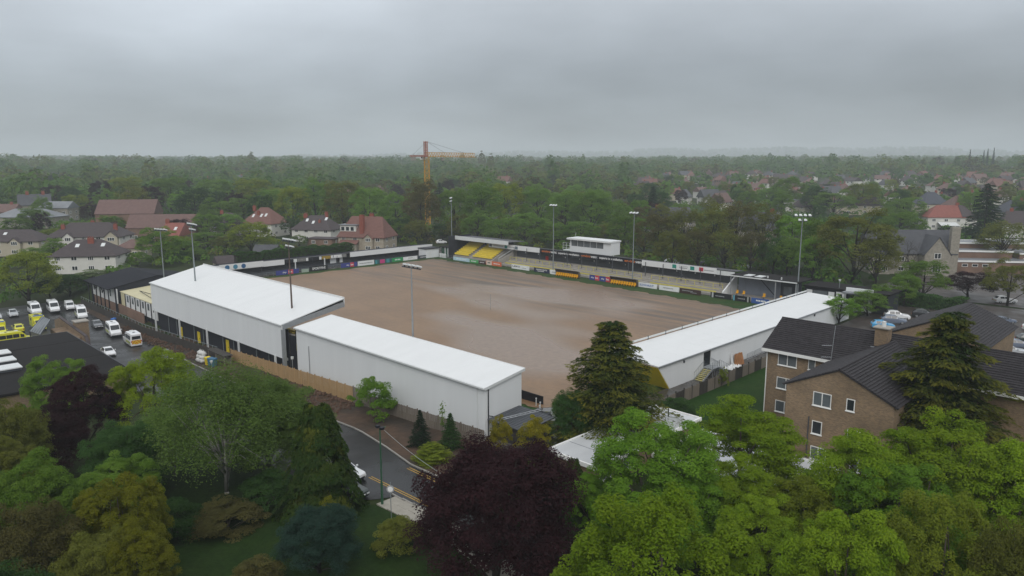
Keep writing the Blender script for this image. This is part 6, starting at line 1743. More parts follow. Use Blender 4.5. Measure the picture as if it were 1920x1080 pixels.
house('slate roofed villa among the sparse trees behind the terrace', -124.0, 254.0, CR + R(-10), 17.0, 11.0, 6.5, 12.2, M_stone, M_slate, .4, chim=[(4, 0, 1.4, .9, 3)], wins=(3, 2))
house('white gabled house group above the terrace, left', -262.0, 425.0, CR + R(60), 9.0, 8.0, 5.5, 10.0, M_render, M_slate, 0, wins=(2, 2))
house('white gabled house group above the terrace, right', -250.0, 436.0, CR + R(20), 13.0, 8.0, 5.5, 10.0, M_render, M_slate, 0, wins=(3, 2))
house('pinkish roofed house with white gable above the sparse trees', -218.0, 394.0, CR + R(40), 12.0, 8.5, 5.5, 10.4, M_render, M_roofpink, 0, wins=(3, 2))

# suburb farther off: small houses, each with walls, roof and chimney
rnd = random.Random(21)
FARH = []
tries = 0
while len(FARH) < 120 and tries < 4000:
    tries += 1
    az = rnd.uniform(10, 37) if len(FARH) < 104 else rnd.uniform(-36, 2)
    dist = rnd.uniform(500, 900)
    X, Y = dist * math.sin(R(az)), dist * math.cos(R(az))
    x, y = (X - Y) * S2, (X + Y) * S2
    if any((x - a) ** 2 + (y - b) ** 2 < 17 ** 2 for a, b in FARH): continue
    FARH.append((x, y))
FARH.sort(key=lambda p: (p[0] + p[1]) / (p[1] - p[0]))
roofs = [('red', M_roofred), ('pinkish', M_roofpink), ('purple grey', M_roofpurple), ('slate', M_slate), ('pinkish', M_roofpink), ('red', M_roofred), ('purple grey', M_roofpurple)]
walls = [('white', M_render), ('cream', M_cream), ('brick', M_brickred), ('white', M_render)]
for i, (x, y) in enumerate(FARH):
    rn, rm = rnd.choice(roofs); wn_, wm = rnd.choice(walls)
    tt = thing('house', '%s house, %s roof, distant suburb, %s from the left' % (wn_, rn, '%d%s' % (i + 1, 'th' if 10 < (i + 1) % 100 < 14 else {1: 'st', 2: 'nd', 3: 'rd'}.get((i + 1) % 10, 'th'))), 'house', (x, y, h(x, y) - .1), rnd.uniform(0, math.pi), 'distant suburb houses')
    w_, d, ze = rnd.uniform(9, 16), rnd.uniform(7.5, 9.5), rnd.uniform(5, 5.8); zr = ze + rnd.uniform(3, 4.5)
    hp = rnd.choice((0, 0, .9, 1))
    mb = MB().box(-w_ / 2, w_ / 2, -d / 2, d / 2, 0, ze - .12)
    if hp == 0:
        for xa in (-w_ / 2, w_ / 2 - .25): mb.prism([(xa, -d / 2 + .05, ze - .12), (xa, d / 2 - .05, ze - .12), (xa, 0, zr - .2)], (.25, 0, 0))
    mb.build('wall', wm, tt, world=False)
    hip_roof(w_, d, ze, zr, hp).build('roof', rm, tt, world=False)
    MB().box(w_ * .2, w_ * .2 + 1.2, -.4, .4, zr - 1, zr + .9).build('chimney', M_chimbrick, tt, world=False)
    for s in (-1, 1):
        for k in range(3):
            o_ = (k + .5) / 3 * w_ - w_ / 2
            b = MB(); b.box(o_ - .7, o_ + .7, s * d / 2 - .05, s * d / 2 + .05, 3.6, 4.8); b.build('window', M_glass, tt, world=False)

# ------------------------------------------------------------------ tower crane
def crane():
    x, y = -268.4, 212.4
    t = thing('tower_crane', 'yellow tower crane standing above the trees', 'crane', (x, y, h(x, y)))
    M_cy = mat('crane_yellow', (.50, .25, .02), .5, .12, 1.5)
    z0 = 32.0
    def lattice(p, q, w_, dp, bays, mt, name, tri=False):
        p, q = Vector(p), Vector(q); d = (q - p).normalized()
        u = d.cross(Vector((0, 0, 1)) if abs(d.z) < .9 else Vector((1, 0, 0))).normalized() * (w_ / 2); n = d.cross(u).normalized()
        if n.z < 0: n = -n
        n = n * dp
        cs = [-u, u, u + n, -u + n] if not tri else [-u, u, n]
        mb = MB()
        for c in cs: mb.beam(p + c, q + c, .26, .26)
        for i in range(bays):
            a, b = p.lerp(q, i / bays), p.lerp(q, (i + 1) / bays)
            for k in range(len(cs)):
                c0, c1 = cs[k], cs[(k + 1) % len(cs)]
                mb.beam(a + c0, b + c1, .14, .14); mb.beam(a + c0, a + c1, .14, .14)
        mb.build(name, mt, t, world=False)
    # mast, turned 45 degrees
    mm = MB()
    for i in range(4):
        a = R(0 + 90 * i); px, py = 1.5 * math.cos(a), 1.5 * math.sin(a)
        mm.box(px - .1, px + .1, py - .1, py + .1, 0, z0)
    for k in range(15):
        za, zb = k * z0 / 15, (k + 1) * z0 / 15
        for i in range(4):
            a, b = R(90 * i), R(90 * (i + 1))
            mm.beam((1.5 * math.cos(a), 1.5 * math.sin(a), za), (1.5 * math.cos(b), 1.5 * math.sin(b), zb), .1, .1); mm.beam((1.5 * math.cos(b), 1.5 * math.sin(b), za), (1.5 * math.cos(a), 1.5 * math.sin(a), za), .1, .1)
            mm.beam((1.5 * math.cos(b), 1.5 * math.sin(b), za), (1.5 * math.cos(a), 1.5 * math.sin(a), zb), .1, .1)
    mm.build('mast', M_cy, t, world=False)
    jd = Vector((-7.5, 35.0, 0)).normalized()
    lattice((0, 0, z0), (0, 0, z0 + 7.2), 1.2, 1.2, 6, mat('crane_red', (.35, .14, .10), .6, .2, 1), 'top_tower')
    lattice(Vector((0, 0, z0 + .2)), jd * 38 + Vector((0, 0, z0 + .2)), 1.4, 1.9, 20, M_cy, 'jib', True)
    lattice(Vector((0, 0, z0 + .2)), -jd * 11 + Vector((0, 0, z0 + .2)), 1.4, .5, 5, mat('crane_red', (.35, .14, .10)), 'counter_jib')
    MB().hexa([(-jd * 8 + Vector((-.9, -.5, z0 - 1.6))), (-jd * 8 + Vector((.9, -.5, z0 - 1.6))), (-jd * 11 + Vector((.9, .5, z0 - 1.6))), (-jd * 11 + Vector((-.9, .5, z0 - 1.6))), (-jd * 8 + Vector((-.9, -.5, z0 + .1))), (-jd * 8 + Vector((.9, -.5, z0 + .1))), (-jd * 11 + Vector((.9, .5, z0 + .1))), (-jd * 11 + Vector((-.9, .5, z0 + .1)))]).build('counterweight', M_concrete, t, world=False)
    c = MB().box(-2.9, -1.1, -1.6, .2, z0 - 1.2, z0 + 1.2).build('cab', M_upvc, t, world=False, bevel=.06)
    MB().box(-2.2, -1.2, -1.66, -1.6, z0 - .6, z0 + .9).build('cab_window', M_glass, c, world=False)
    for d in (14, 30):
        MB().tube((0, 0, z0 + 7.1), jd * d + Vector((0, 0, z0 + 2.0)), .05, n=4).build('tie_rod', M_dgrey, t, world=False)
    MB().tube((0, 0, z0 + 7.1), -jd * 10 + Vector((0, 0, z0 + .7)), .05, n=4).build('tie_rod', M_dgrey, t, world=False)
    MB().box(jd.x * 12 - .6, jd.x * 12 + .6, jd.y * 12 - .6, jd.y * 12 + .6, z0 - 1.6, z0 - .4).build('trolley', M_concrete, t, world=False)
crane()

# ------------------------------------------------------------------ foliage
def unit(v):
    return v / np.maximum(1e-9, np.linalg.norm(v, axis=1, keepdims=True))

def leaf_mesh(name, c, nrm, size, tint, rs, aspect=.6, axis=None):
    """one rhombic leaf (or leaf spray) per centre; 'tint' is a per-leaf value the material mixes its two colours with"""
    n = len(c)
    if axis is None:
        axis = rs.normal(size=(n, 3))
    u = unit(axis - nrm * np.sum(axis * nrm, axis=1, keepdims=True))
    v = np.cross(nrm, u)
    s = size.reshape(-1, 1)
    vs = np.empty((n, 4, 3), np.float32)
    vs[:, 0] = c - u * s; vs[:, 1] = c - v * s * aspect + nrm * s * .12; vs[:, 2] = c + u * s; vs[:, 3] = c + v * s * aspect + nrm * s * .12
    me = bpy.data.meshes.new(name)
    me.vertices.add(n * 4); me.vertices.foreach_set('co', vs.reshape(-1))
    me.loops.add(n * 4); me.loops.foreach_set('vertex_index', np.arange(n * 4, dtype=np.int32))
    me.polygons.add(n); me.polygons.foreach_set('loop_start', np.arange(0, n * 4, 4, dtype=np.int32))
    at = me.attributes.new('tint', 'FLOAT', 'FACE'); at.data.foreach_set('value', tint.astype(np.float32))
    me.update(calc_edges=True)
    return me

def rdirs(rs, n):
    return unit(rs.normal(size=(n, 3)))

def broad_points(seed, R0=5.0, H0=12.0, base=2.2, clumps=200, leaves=100, leaf=.2, cr=1.0, lobe=.22, top=1.0, flat=.7, inner=.45, lobes=0, lrng=(.15, .30)):
    rs = np.random.RandomState(seed)
    d = rdirs(rs, clumps)
    d[:, 2] = np.where(d[:, 2] < -.55, -d[:, 2], d[:, 2])
    ph = rs.uniform(0, 6.28, (6,)); fr = rs.randint(2, 5, (6,))
    az = np.arctan2(d[:, 1], d[:, 0])
    lob = 1 + lobe * (np.sin(fr[0] * az + ph[0]) * .5 + np.sin(fr[1] * az + 4 * d[:, 2] + ph[1]) * .5 + np.sin(5 * d[:, 2] + ph[2] + az) * .35)
    low = d[:, 2] < 0      # full skirts: the crown keeps its width towards the ground
    hw_ = np.sqrt(np.maximum(1e-6, 1 - d[:, 2] ** 2))
    d[low, :2] *= (np.minimum(1.0, .25 + .75 * hw_[low] ** .4) / hw_[low])[:, None]
    rad = (inner + (1 - inner) * rs.uniform(0, 1, clumps) ** .45) * lob
    hc = (H0 - base) / 2
    c = d * rad[:, None] * np.array([R0 - cr * .55, R0 - cr * .55, hc - cr * .45])
    c[:, 2] = np.where(c[:, 2] > 0, c[:, 2] * top, c[:, 2])
    # narrower towards the top, rounded skirt
    k = 1 - .25 * np.clip(c[:, 2] / hc, 0, 1) ** 2
    c[:, 0] *= k; c[:, 1] *= k
    c[:, 2] += base + hc
    if lobes:
        ld_ = rdirs(rs, lobes); ld_[:, 2] = np.where(ld_[:, 2] < -.35, -ld_[:, 2], ld_[:, 2])
        k_ = np.arange(lobes); ga = k_ * 2.399 + rs.uniform(-.5, .5, lobes); zz = np.clip((k_ + .5) / lobes * 1.5 - .55 + rs.uniform(-.12, .12, lobes), -.6, .97)
        rxy = np.sqrt(1 - np.maximum(zz, 0) ** 2)
        ld_ = np.stack([np.cos(ga) * rxy, np.sin(ga) * rxy, zz], -1)
        lr = rs.uniform(lrng[0], lrng[1], lobes)
        reach = rs.uniform(.62, 1.12, lobes)
        lc = ld_ * ((1 - lr) * reach)[:, None]
        which = rs.choice(lobes, clumps, p=lr ** 2 / np.sum(lr ** 2))
        cd = unit(rdirs(rs, clumps) + ld_[which] * .75 + np.array([0, 0, .25]))
        c = (lc[which] + cd * (lr[which] * rs.uniform(.55, 1.0, clumps) ** .6)[:, None]) * np.array([R0 - cr * .5, R0 - cr * .5, hc - cr * .3])
        c[:, 2] += base + hc
        lt = rs.uniform(0, 1, lobes)
        ct = np.clip(lt[which] * .6 + rs.uniform(0, .4, clumps), 0, 1)
    else:
        ct = rs.uniform(0, 1, clumps)
    crr = cr * rs.uniform(.6, 1.3, clumps)
    ld = rdirs(rs, clumps * leaves).reshape(clumps, leaves, 3)
    ld[:, :, 2] = np.where(ld[:, :, 2] < -.3, -ld[:, :, 2], ld[:, :, 2])
    rr = rs.uniform(.35, 1, (clumps, leaves)) ** .45
    p = c[:, None, :] + ld * (rr * crr[:, None])[:, :, None] * np.array([1, 1, flat])
    n = unit((ld * .8 + np.array([0, 0, .6]) + rs.normal(size=ld.shape) * .34).reshape(-1, 3))
    t = np.clip(ct[:, None] * .55 + rs.uniform(0, .45, (clumps, leaves)), 0, 1).reshape(-1)
    s = leaf * rs.uniform(.65, 1.3, clumps * leaves)
    return p.reshape(-1, 3), n, s, t, c, rs

def limb_mesh(name, c, rs, H0, base, r0=.28, n=9, twist=.5, pale=False):
    mb = MB(); top = Vector((rs.uniform(-.3, .3), rs.uniform(-.3, .3), base + (H0 - base) * .45))
    mid = Vector((rs.uniform(-.15, .15), rs.uniform(-.15, .15), base * .8))
    mb.tube((0, 0, -.4), mid, r0 * 1.15, r0 * .85, 8); mb.tube(mid, top, r0 * .85, r0 * .5, 8)
    mb.tube(top, (top.x * 1.5, top.y * 1.5, base + (H0 - base) * .82), r0 * .5, r0 * .1, 6)
    for i in range(n):
        e = Vector(c[rs.randint(len(c))]); s = mid.lerp(top, rs.uniform(.05, 1))
        m = s.lerp(e, .5) + Vector((rs.uniform(-twist, twist), rs.uniform(-twist, twist), rs.uniform(0, twist * 1.4)))
        mb.tube(s, m, r0 * .42, r0 * .24, 6); mb.tube(m, e, r0 * .24, r0 * .06, 5)
        e2 = Vector(c[rs.randint(len(c))])
        if (e2 - m).length < 4: mb.tube(m, e2, r0 * .18, r0 * .05, 5)
    return mb.mesh(name, True)

ARCH = {}
def make_broad(key, seed, r0=.28, n=9, **kw):
    p, nn, s, t, c, rs = broad_points(seed, **kw)
    crown = leaf_mesh('crown', p, nn, s, t, rs)
    trunk = limb_mesh('trunk', c, rs, kw.get('H0', 12.0), kw.get('base', 2.2), r0, n)
    ARCH[key] = (crown, trunk, kw.get('R0', 5.0), kw.get('H0', 12.0))

def make_conifer(key, seed, R0=4.2, H0=12.0, nb=150, per=70, leaf=.2, droop=.35, base=.6, power=.8, up=.1):
    rs = np.random.RandomState(seed)
    P, N, A, S, T = [], [], [], [], []
    mb = MB(); mb.tube((0, 0, -.3), (0, 0, H0 * .5), .26, .15, 8); mb.tube((0, 0, H0 * .5), (0, 0, H0 * .985), .15, .02, 6)
    for i in range(nb):
        f = base / H0 + (1 - base / H0) * ((i + rs.uniform(0, 1)) / nb) ** 1.15
        L = R0 * max(.05, (1 - f)) ** power * rs.uniform(.72, 1.12)
        if rs.uniform() < .08: L *= 1.2
        a = i * 2.399 + rs.uniform(-.4, .4)
        out = np.array([math.cos(a), math.sin(a), 0.0]); sd = np.array([-math.sin(a), math.cos(a), 0.0])
        z = f * H0
        m = int(per * (.35 + L / R0))
        u = rs.uniform(.08, 1, m) ** .7
        lat = rs.normal(0, 1, m) * (.10 + .20 * L * (1 - u * .55))
        zz = z + up * L * u - droop * L * u ** 2 + .12 * L * np.clip(u - .75, 0, 1) * 2 - np.abs(lat) * .25 + rs.normal(0, .05, m)
        p = out[None] * (L * u)[:, None] + sd[None] * lat[:, None]; p[:, 2] = zz
        P.append(p)
        ax = out[None] * 1.0 + sd[None] * np.sign(lat)[:, None] * .6 + np.array([0, 0, -.35])[None] + rs.normal(0, .2, (m, 3)); A.append(ax)
        nn = np.array([0, 0, 1.0])[None] + out[None] * .35 + rs.normal(0, .35, (m, 3)); N.append(nn)
        S.append(leaf * rs.uniform(.7, 1.35, m)); T.append(np.clip((u - .55) * 1.5 * rs.uniform(.3, 1.2) + rs.uniform(-.1, .25, m), 0, 1))
        if L > R0 * .25:
            mb.tube((0, 0, z), tuple(out * L * .7 + np.array([0, 0, z + up * L * .7 - droop * L * .49])), .07, .02, 4)
    me = leaf_mesh('crown', np.concatenate(P), unit(np.concatenate(N)), np.concatenate(S), np.concatenate(T), rs, .38, np.concatenate(A))
    ARCH[key] = (me, mb.mesh('trunk', True), R0, H0)

def make_weeping(key, seed, R0=3.0, H0=10.0, n=26000, leaf=.2, taper=.9):
    """column of hanging sprays"""
    rs = np.random.RandomState(seed)
    ns = 260
    f = rs.uniform(0, 1, ns) ** .8; a = rs.uniform(0, 6.28, ns)
    rad = R0 * (1 - f * taper) ** .75 * rs.uniform(.65, 1.08, ns)
    k = n // ns
    u = rs.uniform(0, 1, (ns, k))
    r_ = rad[:, None] * (1 - .25 * (1 - u)) ; z = (.06 + .94 * f[:, None]) * H0 - u * rs.uniform(.8, 1.9, ns)[:, None]
    aa = a[:, None] + rs.normal(0, .09, (ns, k)) * (1 + 1.5 * f[:, None])
    p = np.stack([r_ * np.cos(aa), r_ * np.sin(aa), np.maximum(z, .1)], -1).reshape(-1, 3)
    out = np.stack([np.cos(aa), np.sin(aa), np.zeros_like(aa)], -1).reshape(-1, 3)
    nn = unit(out + np.array([0, 0, .45]) + rs.normal(0, .4, p.shape)); ax = np.array([0, 0, -1.0]) + out * .25 + rs.normal(0, .25, p.shape)
    t = np.clip((1 - u).reshape(-1) * .25 + (np.repeat(rs.uniform(0, 1, ns), k) > .92) * .6 + rs.uniform(-.1, .2, ns * k), 0, 1)
    me = leaf_mesh('crown', p, nn, leaf * rs.uniform(.7, 1.3, len(p)), t, rs, .4, ax)
    mb = MB(); mb.tube((0, 0, -.3), (0, 0, H0 * .95), .25, .03, 8)
    ARCH[key] = (me, mb.mesh('trunk', True), R0, H0)

def make_bare(key, seed, R0=5.0, H0=12.0):
    rs = np.random.RandomState(seed); mb = MB(); tw = MB()
    def grow(p, d, L, r, dep):
        q = p + d * L; (mb if dep < 3 else tw).tube(p, q, r, r * .62, 6 if dep < 3 else 4)
        if dep > 5: return
        for _ in range(3 if dep < 4 else 2):
            nd = (d + Vector(rs.normal(0, .55, 3)) + Vector((0, 0, .12))).normalized(); grow(q, nd, L * rs.uniform(.62, .82), r * .6, dep + 1)
    grow(Vector((0, 0, -.3)), Vector((.03, 0, 1)), 3.4, .3, 0)
    tw.f = tw.f; me = tw.mesh('crown'); at = me.attributes.new('tint', 'FLOAT', 'FACE'); at.data.foreach_set('value', rs.uniform(0, 1, len(me.polygons)).astype(np.float32))
    ARCH[key] = (me, mb.mesh('trunk', True), R0, H0)

# near archetypes
make_broad('n1', 101, clumps=360, leaves=215, leaf=.08, cr=.62, base=.3, lobes=64, flat=.85)
make_broad('n2', 102, clumps=330, leaves=235, leaf=.08, cr=.66, base=.3, lobes=48, flat=.8, lrng=(.16, .34))
make_broad('n3', 103, clumps=400, leaves=190, leaf=.075, cr=.5, flat=1.35, base=.4, lobes=80, lrng=(.12, .24))      # knobbly heads
make_broad('n4', 104, clumps=460, leaves=190, leaf=.08, cr=.8, base=.1, lobes=70, flat=.9, lrng=(.2, .36))
make_broad('n5', 105, clumps=230, leaves=260, leaf=.085, cr=.9, flat=.4, base=.6, lobes=36, lrng=(.16, .34))         # layered
make_broad('birch', 106, clumps=230, leaves=210, leaf=.068, cr=1.05, lobe=.25, base=.3, inner=.38, flat=1.5, r0=.17, n=22)
make_broad('shrub', 107, clumps=80, leaves=210, leaf=.15, cr=1.3, base=-2.5, H0=8.0, R0=5.0, inner=.5, r0=.2)
make_broad('openshrub', 108, clumps=70, leaves=150, leaf=.16, cr=1.1, base=-.6, H0=8.0, inner=.5, lobe=.35, r0=.12, n=14)
make_conifer('cedar', 111, R0=5.0, H0=13.0, nb=210, per=210, leaf=.15, droop=.42, up=.18, power=.55)
make_conifer('cedar2', 112, R0=5.0, H0=13.0, nb=190, per=230, leaf=.15, droop=.46, up=.2, power=.52)
make_conifer('spruce', 113, R0=3.6, H0=10.0, nb=110, per=70, leaf=.2, droop=.25)
make_conifer('bluefir', 114, R0=4.5, H0=8.0, nb=130, per=190, leaf=.13, droop=.15, up=.25, power=.5, base=.2)
make_weeping('cypress', 115, R0=3.2, H0=10.0, taper=.80, n=36000, leaf=.16)
make_weeping('goldcypress', 116, R0=2.6, H0=8.0, n=9000, leaf=.22, taper=.8)
# middle distance
for i in range(6):
    make_broad('m%d' % i, 201 + i, clumps=180, leaves=85, leaf=.13, cr=.82, base=.2, lobes=26 + 6 * i, flat=.85, lrng=(.17, .36))
for i in range(2):
    make_broad('s%d' % i, 211 + i, clumps=130, leaves=60, leaf=.13, cr=1.1, lobe=.3, base=1.2, inner=.35, r0=.26, n=26)
make_conifer('k0', 221, R0=3.8, H0=12.0, nb=90, per=60, leaf=.26, droop=.3)
make_conifer('k1', 222, R0=4.6, H0=12.0, nb=100, per=70, leaf=.26, droop=.3, up=.2, power=.55)
make_bare('b', 231)

TONES = {
 'bright': ((.068, .146, .012), (.138, .232, .024)), 'green': ((.062, .120, .015), (.118, .178, .026)), 'dark': ((.022, .054, .014), (.046, .088, .022)),
 'yellow': ((.098, .130, .012), (.170, .190, .020)), 'olive': ((.076, .086, .014), (.130, .130, .026)), 'brown': ((.066, .061, .020), (.108, .092, .032)),
 'copper': ((.020, .008, .011), (.046, .016, .021)), 'evergreen': ((.015, .032, .017), (.030, .052, .026)), 'hawthorn': ((.040, .085, .018), (.20, .21, .12)),
 'willow': ((.084, .100, .018), (.140, .142, .030)), 'bare': ((.05, .042, .035), (.07, .055, .045)), 'maple': ((.090, .158, .008), (.185, .240, .016)),
 'birch': ((.062, .104, .022), (.104, .150, .034)), 'gold': ((.12, .11, .010), (.26, .21, .015)), 'cedar': ((.026, .046, .013), (.150, .135, .018)),
 'blue': ((.014, .036, .026), (.034, .064, .050)), 'cyp': ((.026, .056, .013), (.10, .11, .016)), 'orange': ((.105, .115, .009), (.200, .190, .015)), 'vivid': ((.130, .190, .008), (.230, .280, .016)), 'fresh': ((.074, .148, .022), (.140, .215, .038))}
BOOST = {'copper': 1.0, 'bare': 1.0, 'evergreen': 1.1, 'blue': 1.0, 'cedar': 1.15, 'cyp': 1.15, 'orange': 1.1, 'gold': 1.1}
for k, (a, b) in TONES.items():
    g_ = BOOST.get(k, 1.3)
    leaf_mat(k, tuple(q * g_ * (1.06 if i_ == 1 else 1) for i_, q in enumerate(a)), tuple(q * g_ * (1.06 if i_ == 1 else 1) for i_, q in enumerate(b)), trans=.46)
TONEWORD = {'fresh': 'fresh green', 'bright': 'bright green', 'green': 'green', 'dark': 'dark green', 'yellow': 'yellow green', 'olive': 'olive green', 'brown': 'brownish', 'copper': 'dark purple', 'evergreen': 'blackish green',
            'hawthorn': 'blossom flecked', 'willow': 'thin leaved olive', 'bare': 'bare branched'}

def tree(name, label, x, y, z, H, rad, tone, arch, rot=0.0, cat='tree', group=None, bark=None):
    crown, trunk, R0, H0 = ARCH[arch]
    t = thing(name, label, cat, (x, y, z), rot, group)
    for nm, me, mt in (('crown', crown, MATS['leaf_' + tone]), ('trunk', trunk, bark or M_bark)):
        o = obj(nm, me, mt, t)
        o.scale = (rad / R0, rad / R0, H / H0)
    return t

# ------------------------------------------------------------------ trees close to us
NEAR = [
 ('copper_beech', 'large dark purple leaved tree in front of the road, bottom middle', -33.3, 31.8, 1.5, 10.5, 6.1, 'copper', 'n4'),
 ('maple_tree', 'yellow green maple with knobbly crown at the bottom edge', -19.5, 31.4, 1.5, 10.8, 6.0, 'maple', 'n3'),
 ('lime_tree', 'round fresh green tree in front of the pale flat roof', -29.5, 45.5, 1.5, 9.6, 5.7, 'bright', 'n1'),
 ('maple_tree', 'layered yellow green maple beside the brick flats gable', -27.1, 54.9, 1.4, 9.4, 5.0, 'maple', 'n5'),
 ('sycamore_tree', 'sycamore with reddish tips left in the right hand group', -16.7, 52.5, 1.5, 10.0, 4.9, 'maple', 'n5'),
 ('sycamore_tree', 'tallest sycamore of the right hand group below the cedar', -12.6, 58.1, 1.4, 10.6, 5.6, 'maple', 'n1'),
 ('sycamore_tree', 'sycamore at the right edge below the cedar', -8.5, 57.2, 1.4, 10.2, 4.9, 'maple', 'n2'),
 ('sycamore_tree', 'small yellow green sycamore at the bottom right', -13.4, 40.3, 1.5, 9.4, 4.0, 'maple', 'n2'),
 ('sycamore_tree', 'dull green sycamore at the bottom right corner', -9.6, 46.0, 1.5, 9.2, 4.4, 'yellow', 'n3'),
 ('sycamore_tree', 'olive tree in the bottom right corner against the frame', -5.6, 45.6, 1.5, 9.6, 3.2, 'olive', 'n4'),
 ('sycamore_tree', 'mid green tree in the middle of the right hand group', -13.6, 51.0, 1.5, 8.8, 4.8, 'bright', 'n1'),
 ('cedar_tree', 'big dark cedar with yellowish tips in front of the brick flats', -17.1, 73.5, 0, 16.6, 8.0, 'cedar', 'cedar2'),
 ('cedar_tree', 'cedar with yellowish tips between the white stand and the yard', -43.6, 58.2, 1.2, 12.8, 7.0, 'cedar', 'cedar'),
 ('holly_tree', 'dark evergreen bush at the left foot of the yard cedar', -45.6, 54.4, 1.3, 6.0, 2.4, 'dark', 'n4'),
 ('cypress_tree', 'drooping dark cypress with gold tips beside the parked cars', -51.2, 28.6, 1.0, 9.6, 4.0, 'cyp', 'cypress'),
 ('blue_juniper', 'rounded blue green juniper at the foot of the drooping cypress', -42.6, 23.4, 1.4, 5.2, 3.0, 'blue', 'n4'),
 ('birch_tree', 'silver birch with pale leaning trunk above the lawn', -61.4, 25.0, .4, 11.6, 6.4, 'birch', 'birch'),
 ('birch_tree', 'slimmer birch right of the leaning birch', -63.6, 30.0, .3, 9.6, 5.6, 'birch', 'n4'),
 ('maple_tree', 'bright yellow green maple beside the wet road, left', -81.6, 25.8, -.6, 10.6, 5.2, 'vivid', 'n3'),
 ('copper_tree', 'dark purple tree in front of the dark flat roof', -82.5, 19.3, -.6, 9.8, 4.2, 'copper', 'n2'),
 ('copper_tree', 'lower dark purple tree below the larger purple one, left', -77.0, 15.0, -.3, 7.0, 3.6, 'copper', 'n4'),
 ('rowan_tree', 'green rowan before the roof lights of the depot', -91.4, 18.9, -1.0, 10.0, 3.9, 'green', 'n1'),
 ('oak_tree', 'olive brown tree at the left edge, halfway down', -75.2, 11.6, -.2, 9.6, 3.4, 'olive', 'n4'),
 ('oak_tree', 'dark green tree at the left edge near the bottom', -57.8, 10.1, .7, 9.2, 3.7, 'green', 'n2'),
 ('oak_tree', 'brownish thicket tree in the bottom left corner', -51.2, 8.1, 1.0, 8.2, 3.3, 'brown', 'n4'),
 ('maple_tree', 'golden yellow maple at the bottom left', -51.6, 13.5, 1.0, 8.1, 3.5, 'orange', 'n3'),
 ('oak_tree', 'dark green tree below the bright maple, left of the birch', -67.5, 18.4, .2, 7.4, 3.6, 'dark', 'n4'),
 ('oak_tree', 'green tree behind the golden maple at the lower left', -60.6, 15.8, .5, 6.6, 3.6, 'green', 'n1'),
 ('oak_tree', 'olive tree at the left edge between the olive and the green trees', -68.2, 9.4, .1, 8.4, 3.4, 'olive', 'n2'),
 ('oak_tree', 'dark tree in the very bottom left corner', -44.6, 5.6, 1.3, 7.4, 3.2, 'dark', 'n4'),
 ('oak_tree', 'brown green tree left of the golden maples at the bottom', -48.0, 11.0, 1.1, 6.4, 2.8, 'olive', 'n4'),
 ('birch_tree', 'low birch between the leaning birch and the bright maple', -69.6, 23.4, 0.0, 6.8, 4.2, 'birch', 'birch'),
 ('sycamore_tree', 'green tree between the layered maple and the right hand group', -19.0, 48.0, 1.5, 7.0, 3.8, 'yellow', 'n2'),
 ('birch_tree', 'small birch at the road edge behind the drooping cypress', -62.4, 32.6, .4, 6.6, 4.2, 'birch', 'n4'),
 ('lime_tree', 'fresh green understorey tree before the flat hall windows', -23.4, 48.8, 1.5, 6.6, 4.2, 'maple', 'n2'),
 ('lime_tree', 'low green tree between the round lime and the knobbly maple', -26.8, 45.6, 1.5, 6.0, 3.8, 'bright', 'n1'),
 ('sycamore_tree', 'green tree filling the gap left of the right hand group', -20.0, 44.4, 1.5, 6.4, 3.8, 'maple', 'n1'),
 ('yew_tree', 'dark yew behind the large purple tree on the right', -35.6, 38.4, 1.5, 5.6, 3.0, 'dark', 'n4'),
 ('maple_tree', 'smaller golden maple at the bottom edge, left', -46.4, 12.9, 1.2, 6.6, 2.6, 'orange', 'n2'),
]
for i, (nm, lab, x, y, z, H, rad, tone, arch) in enumerate(NEAR):
    H, z = H + z - h(x, y), h(x, y)
    tree(nm, lab, x, y, z, H, rad, tone, arch, i * 1.7, bark=M_barkbirch if tone == 'birch' else M_barkdark if tone in ('copper', 'cedar', 'cyp', 'blue') else M_bark)
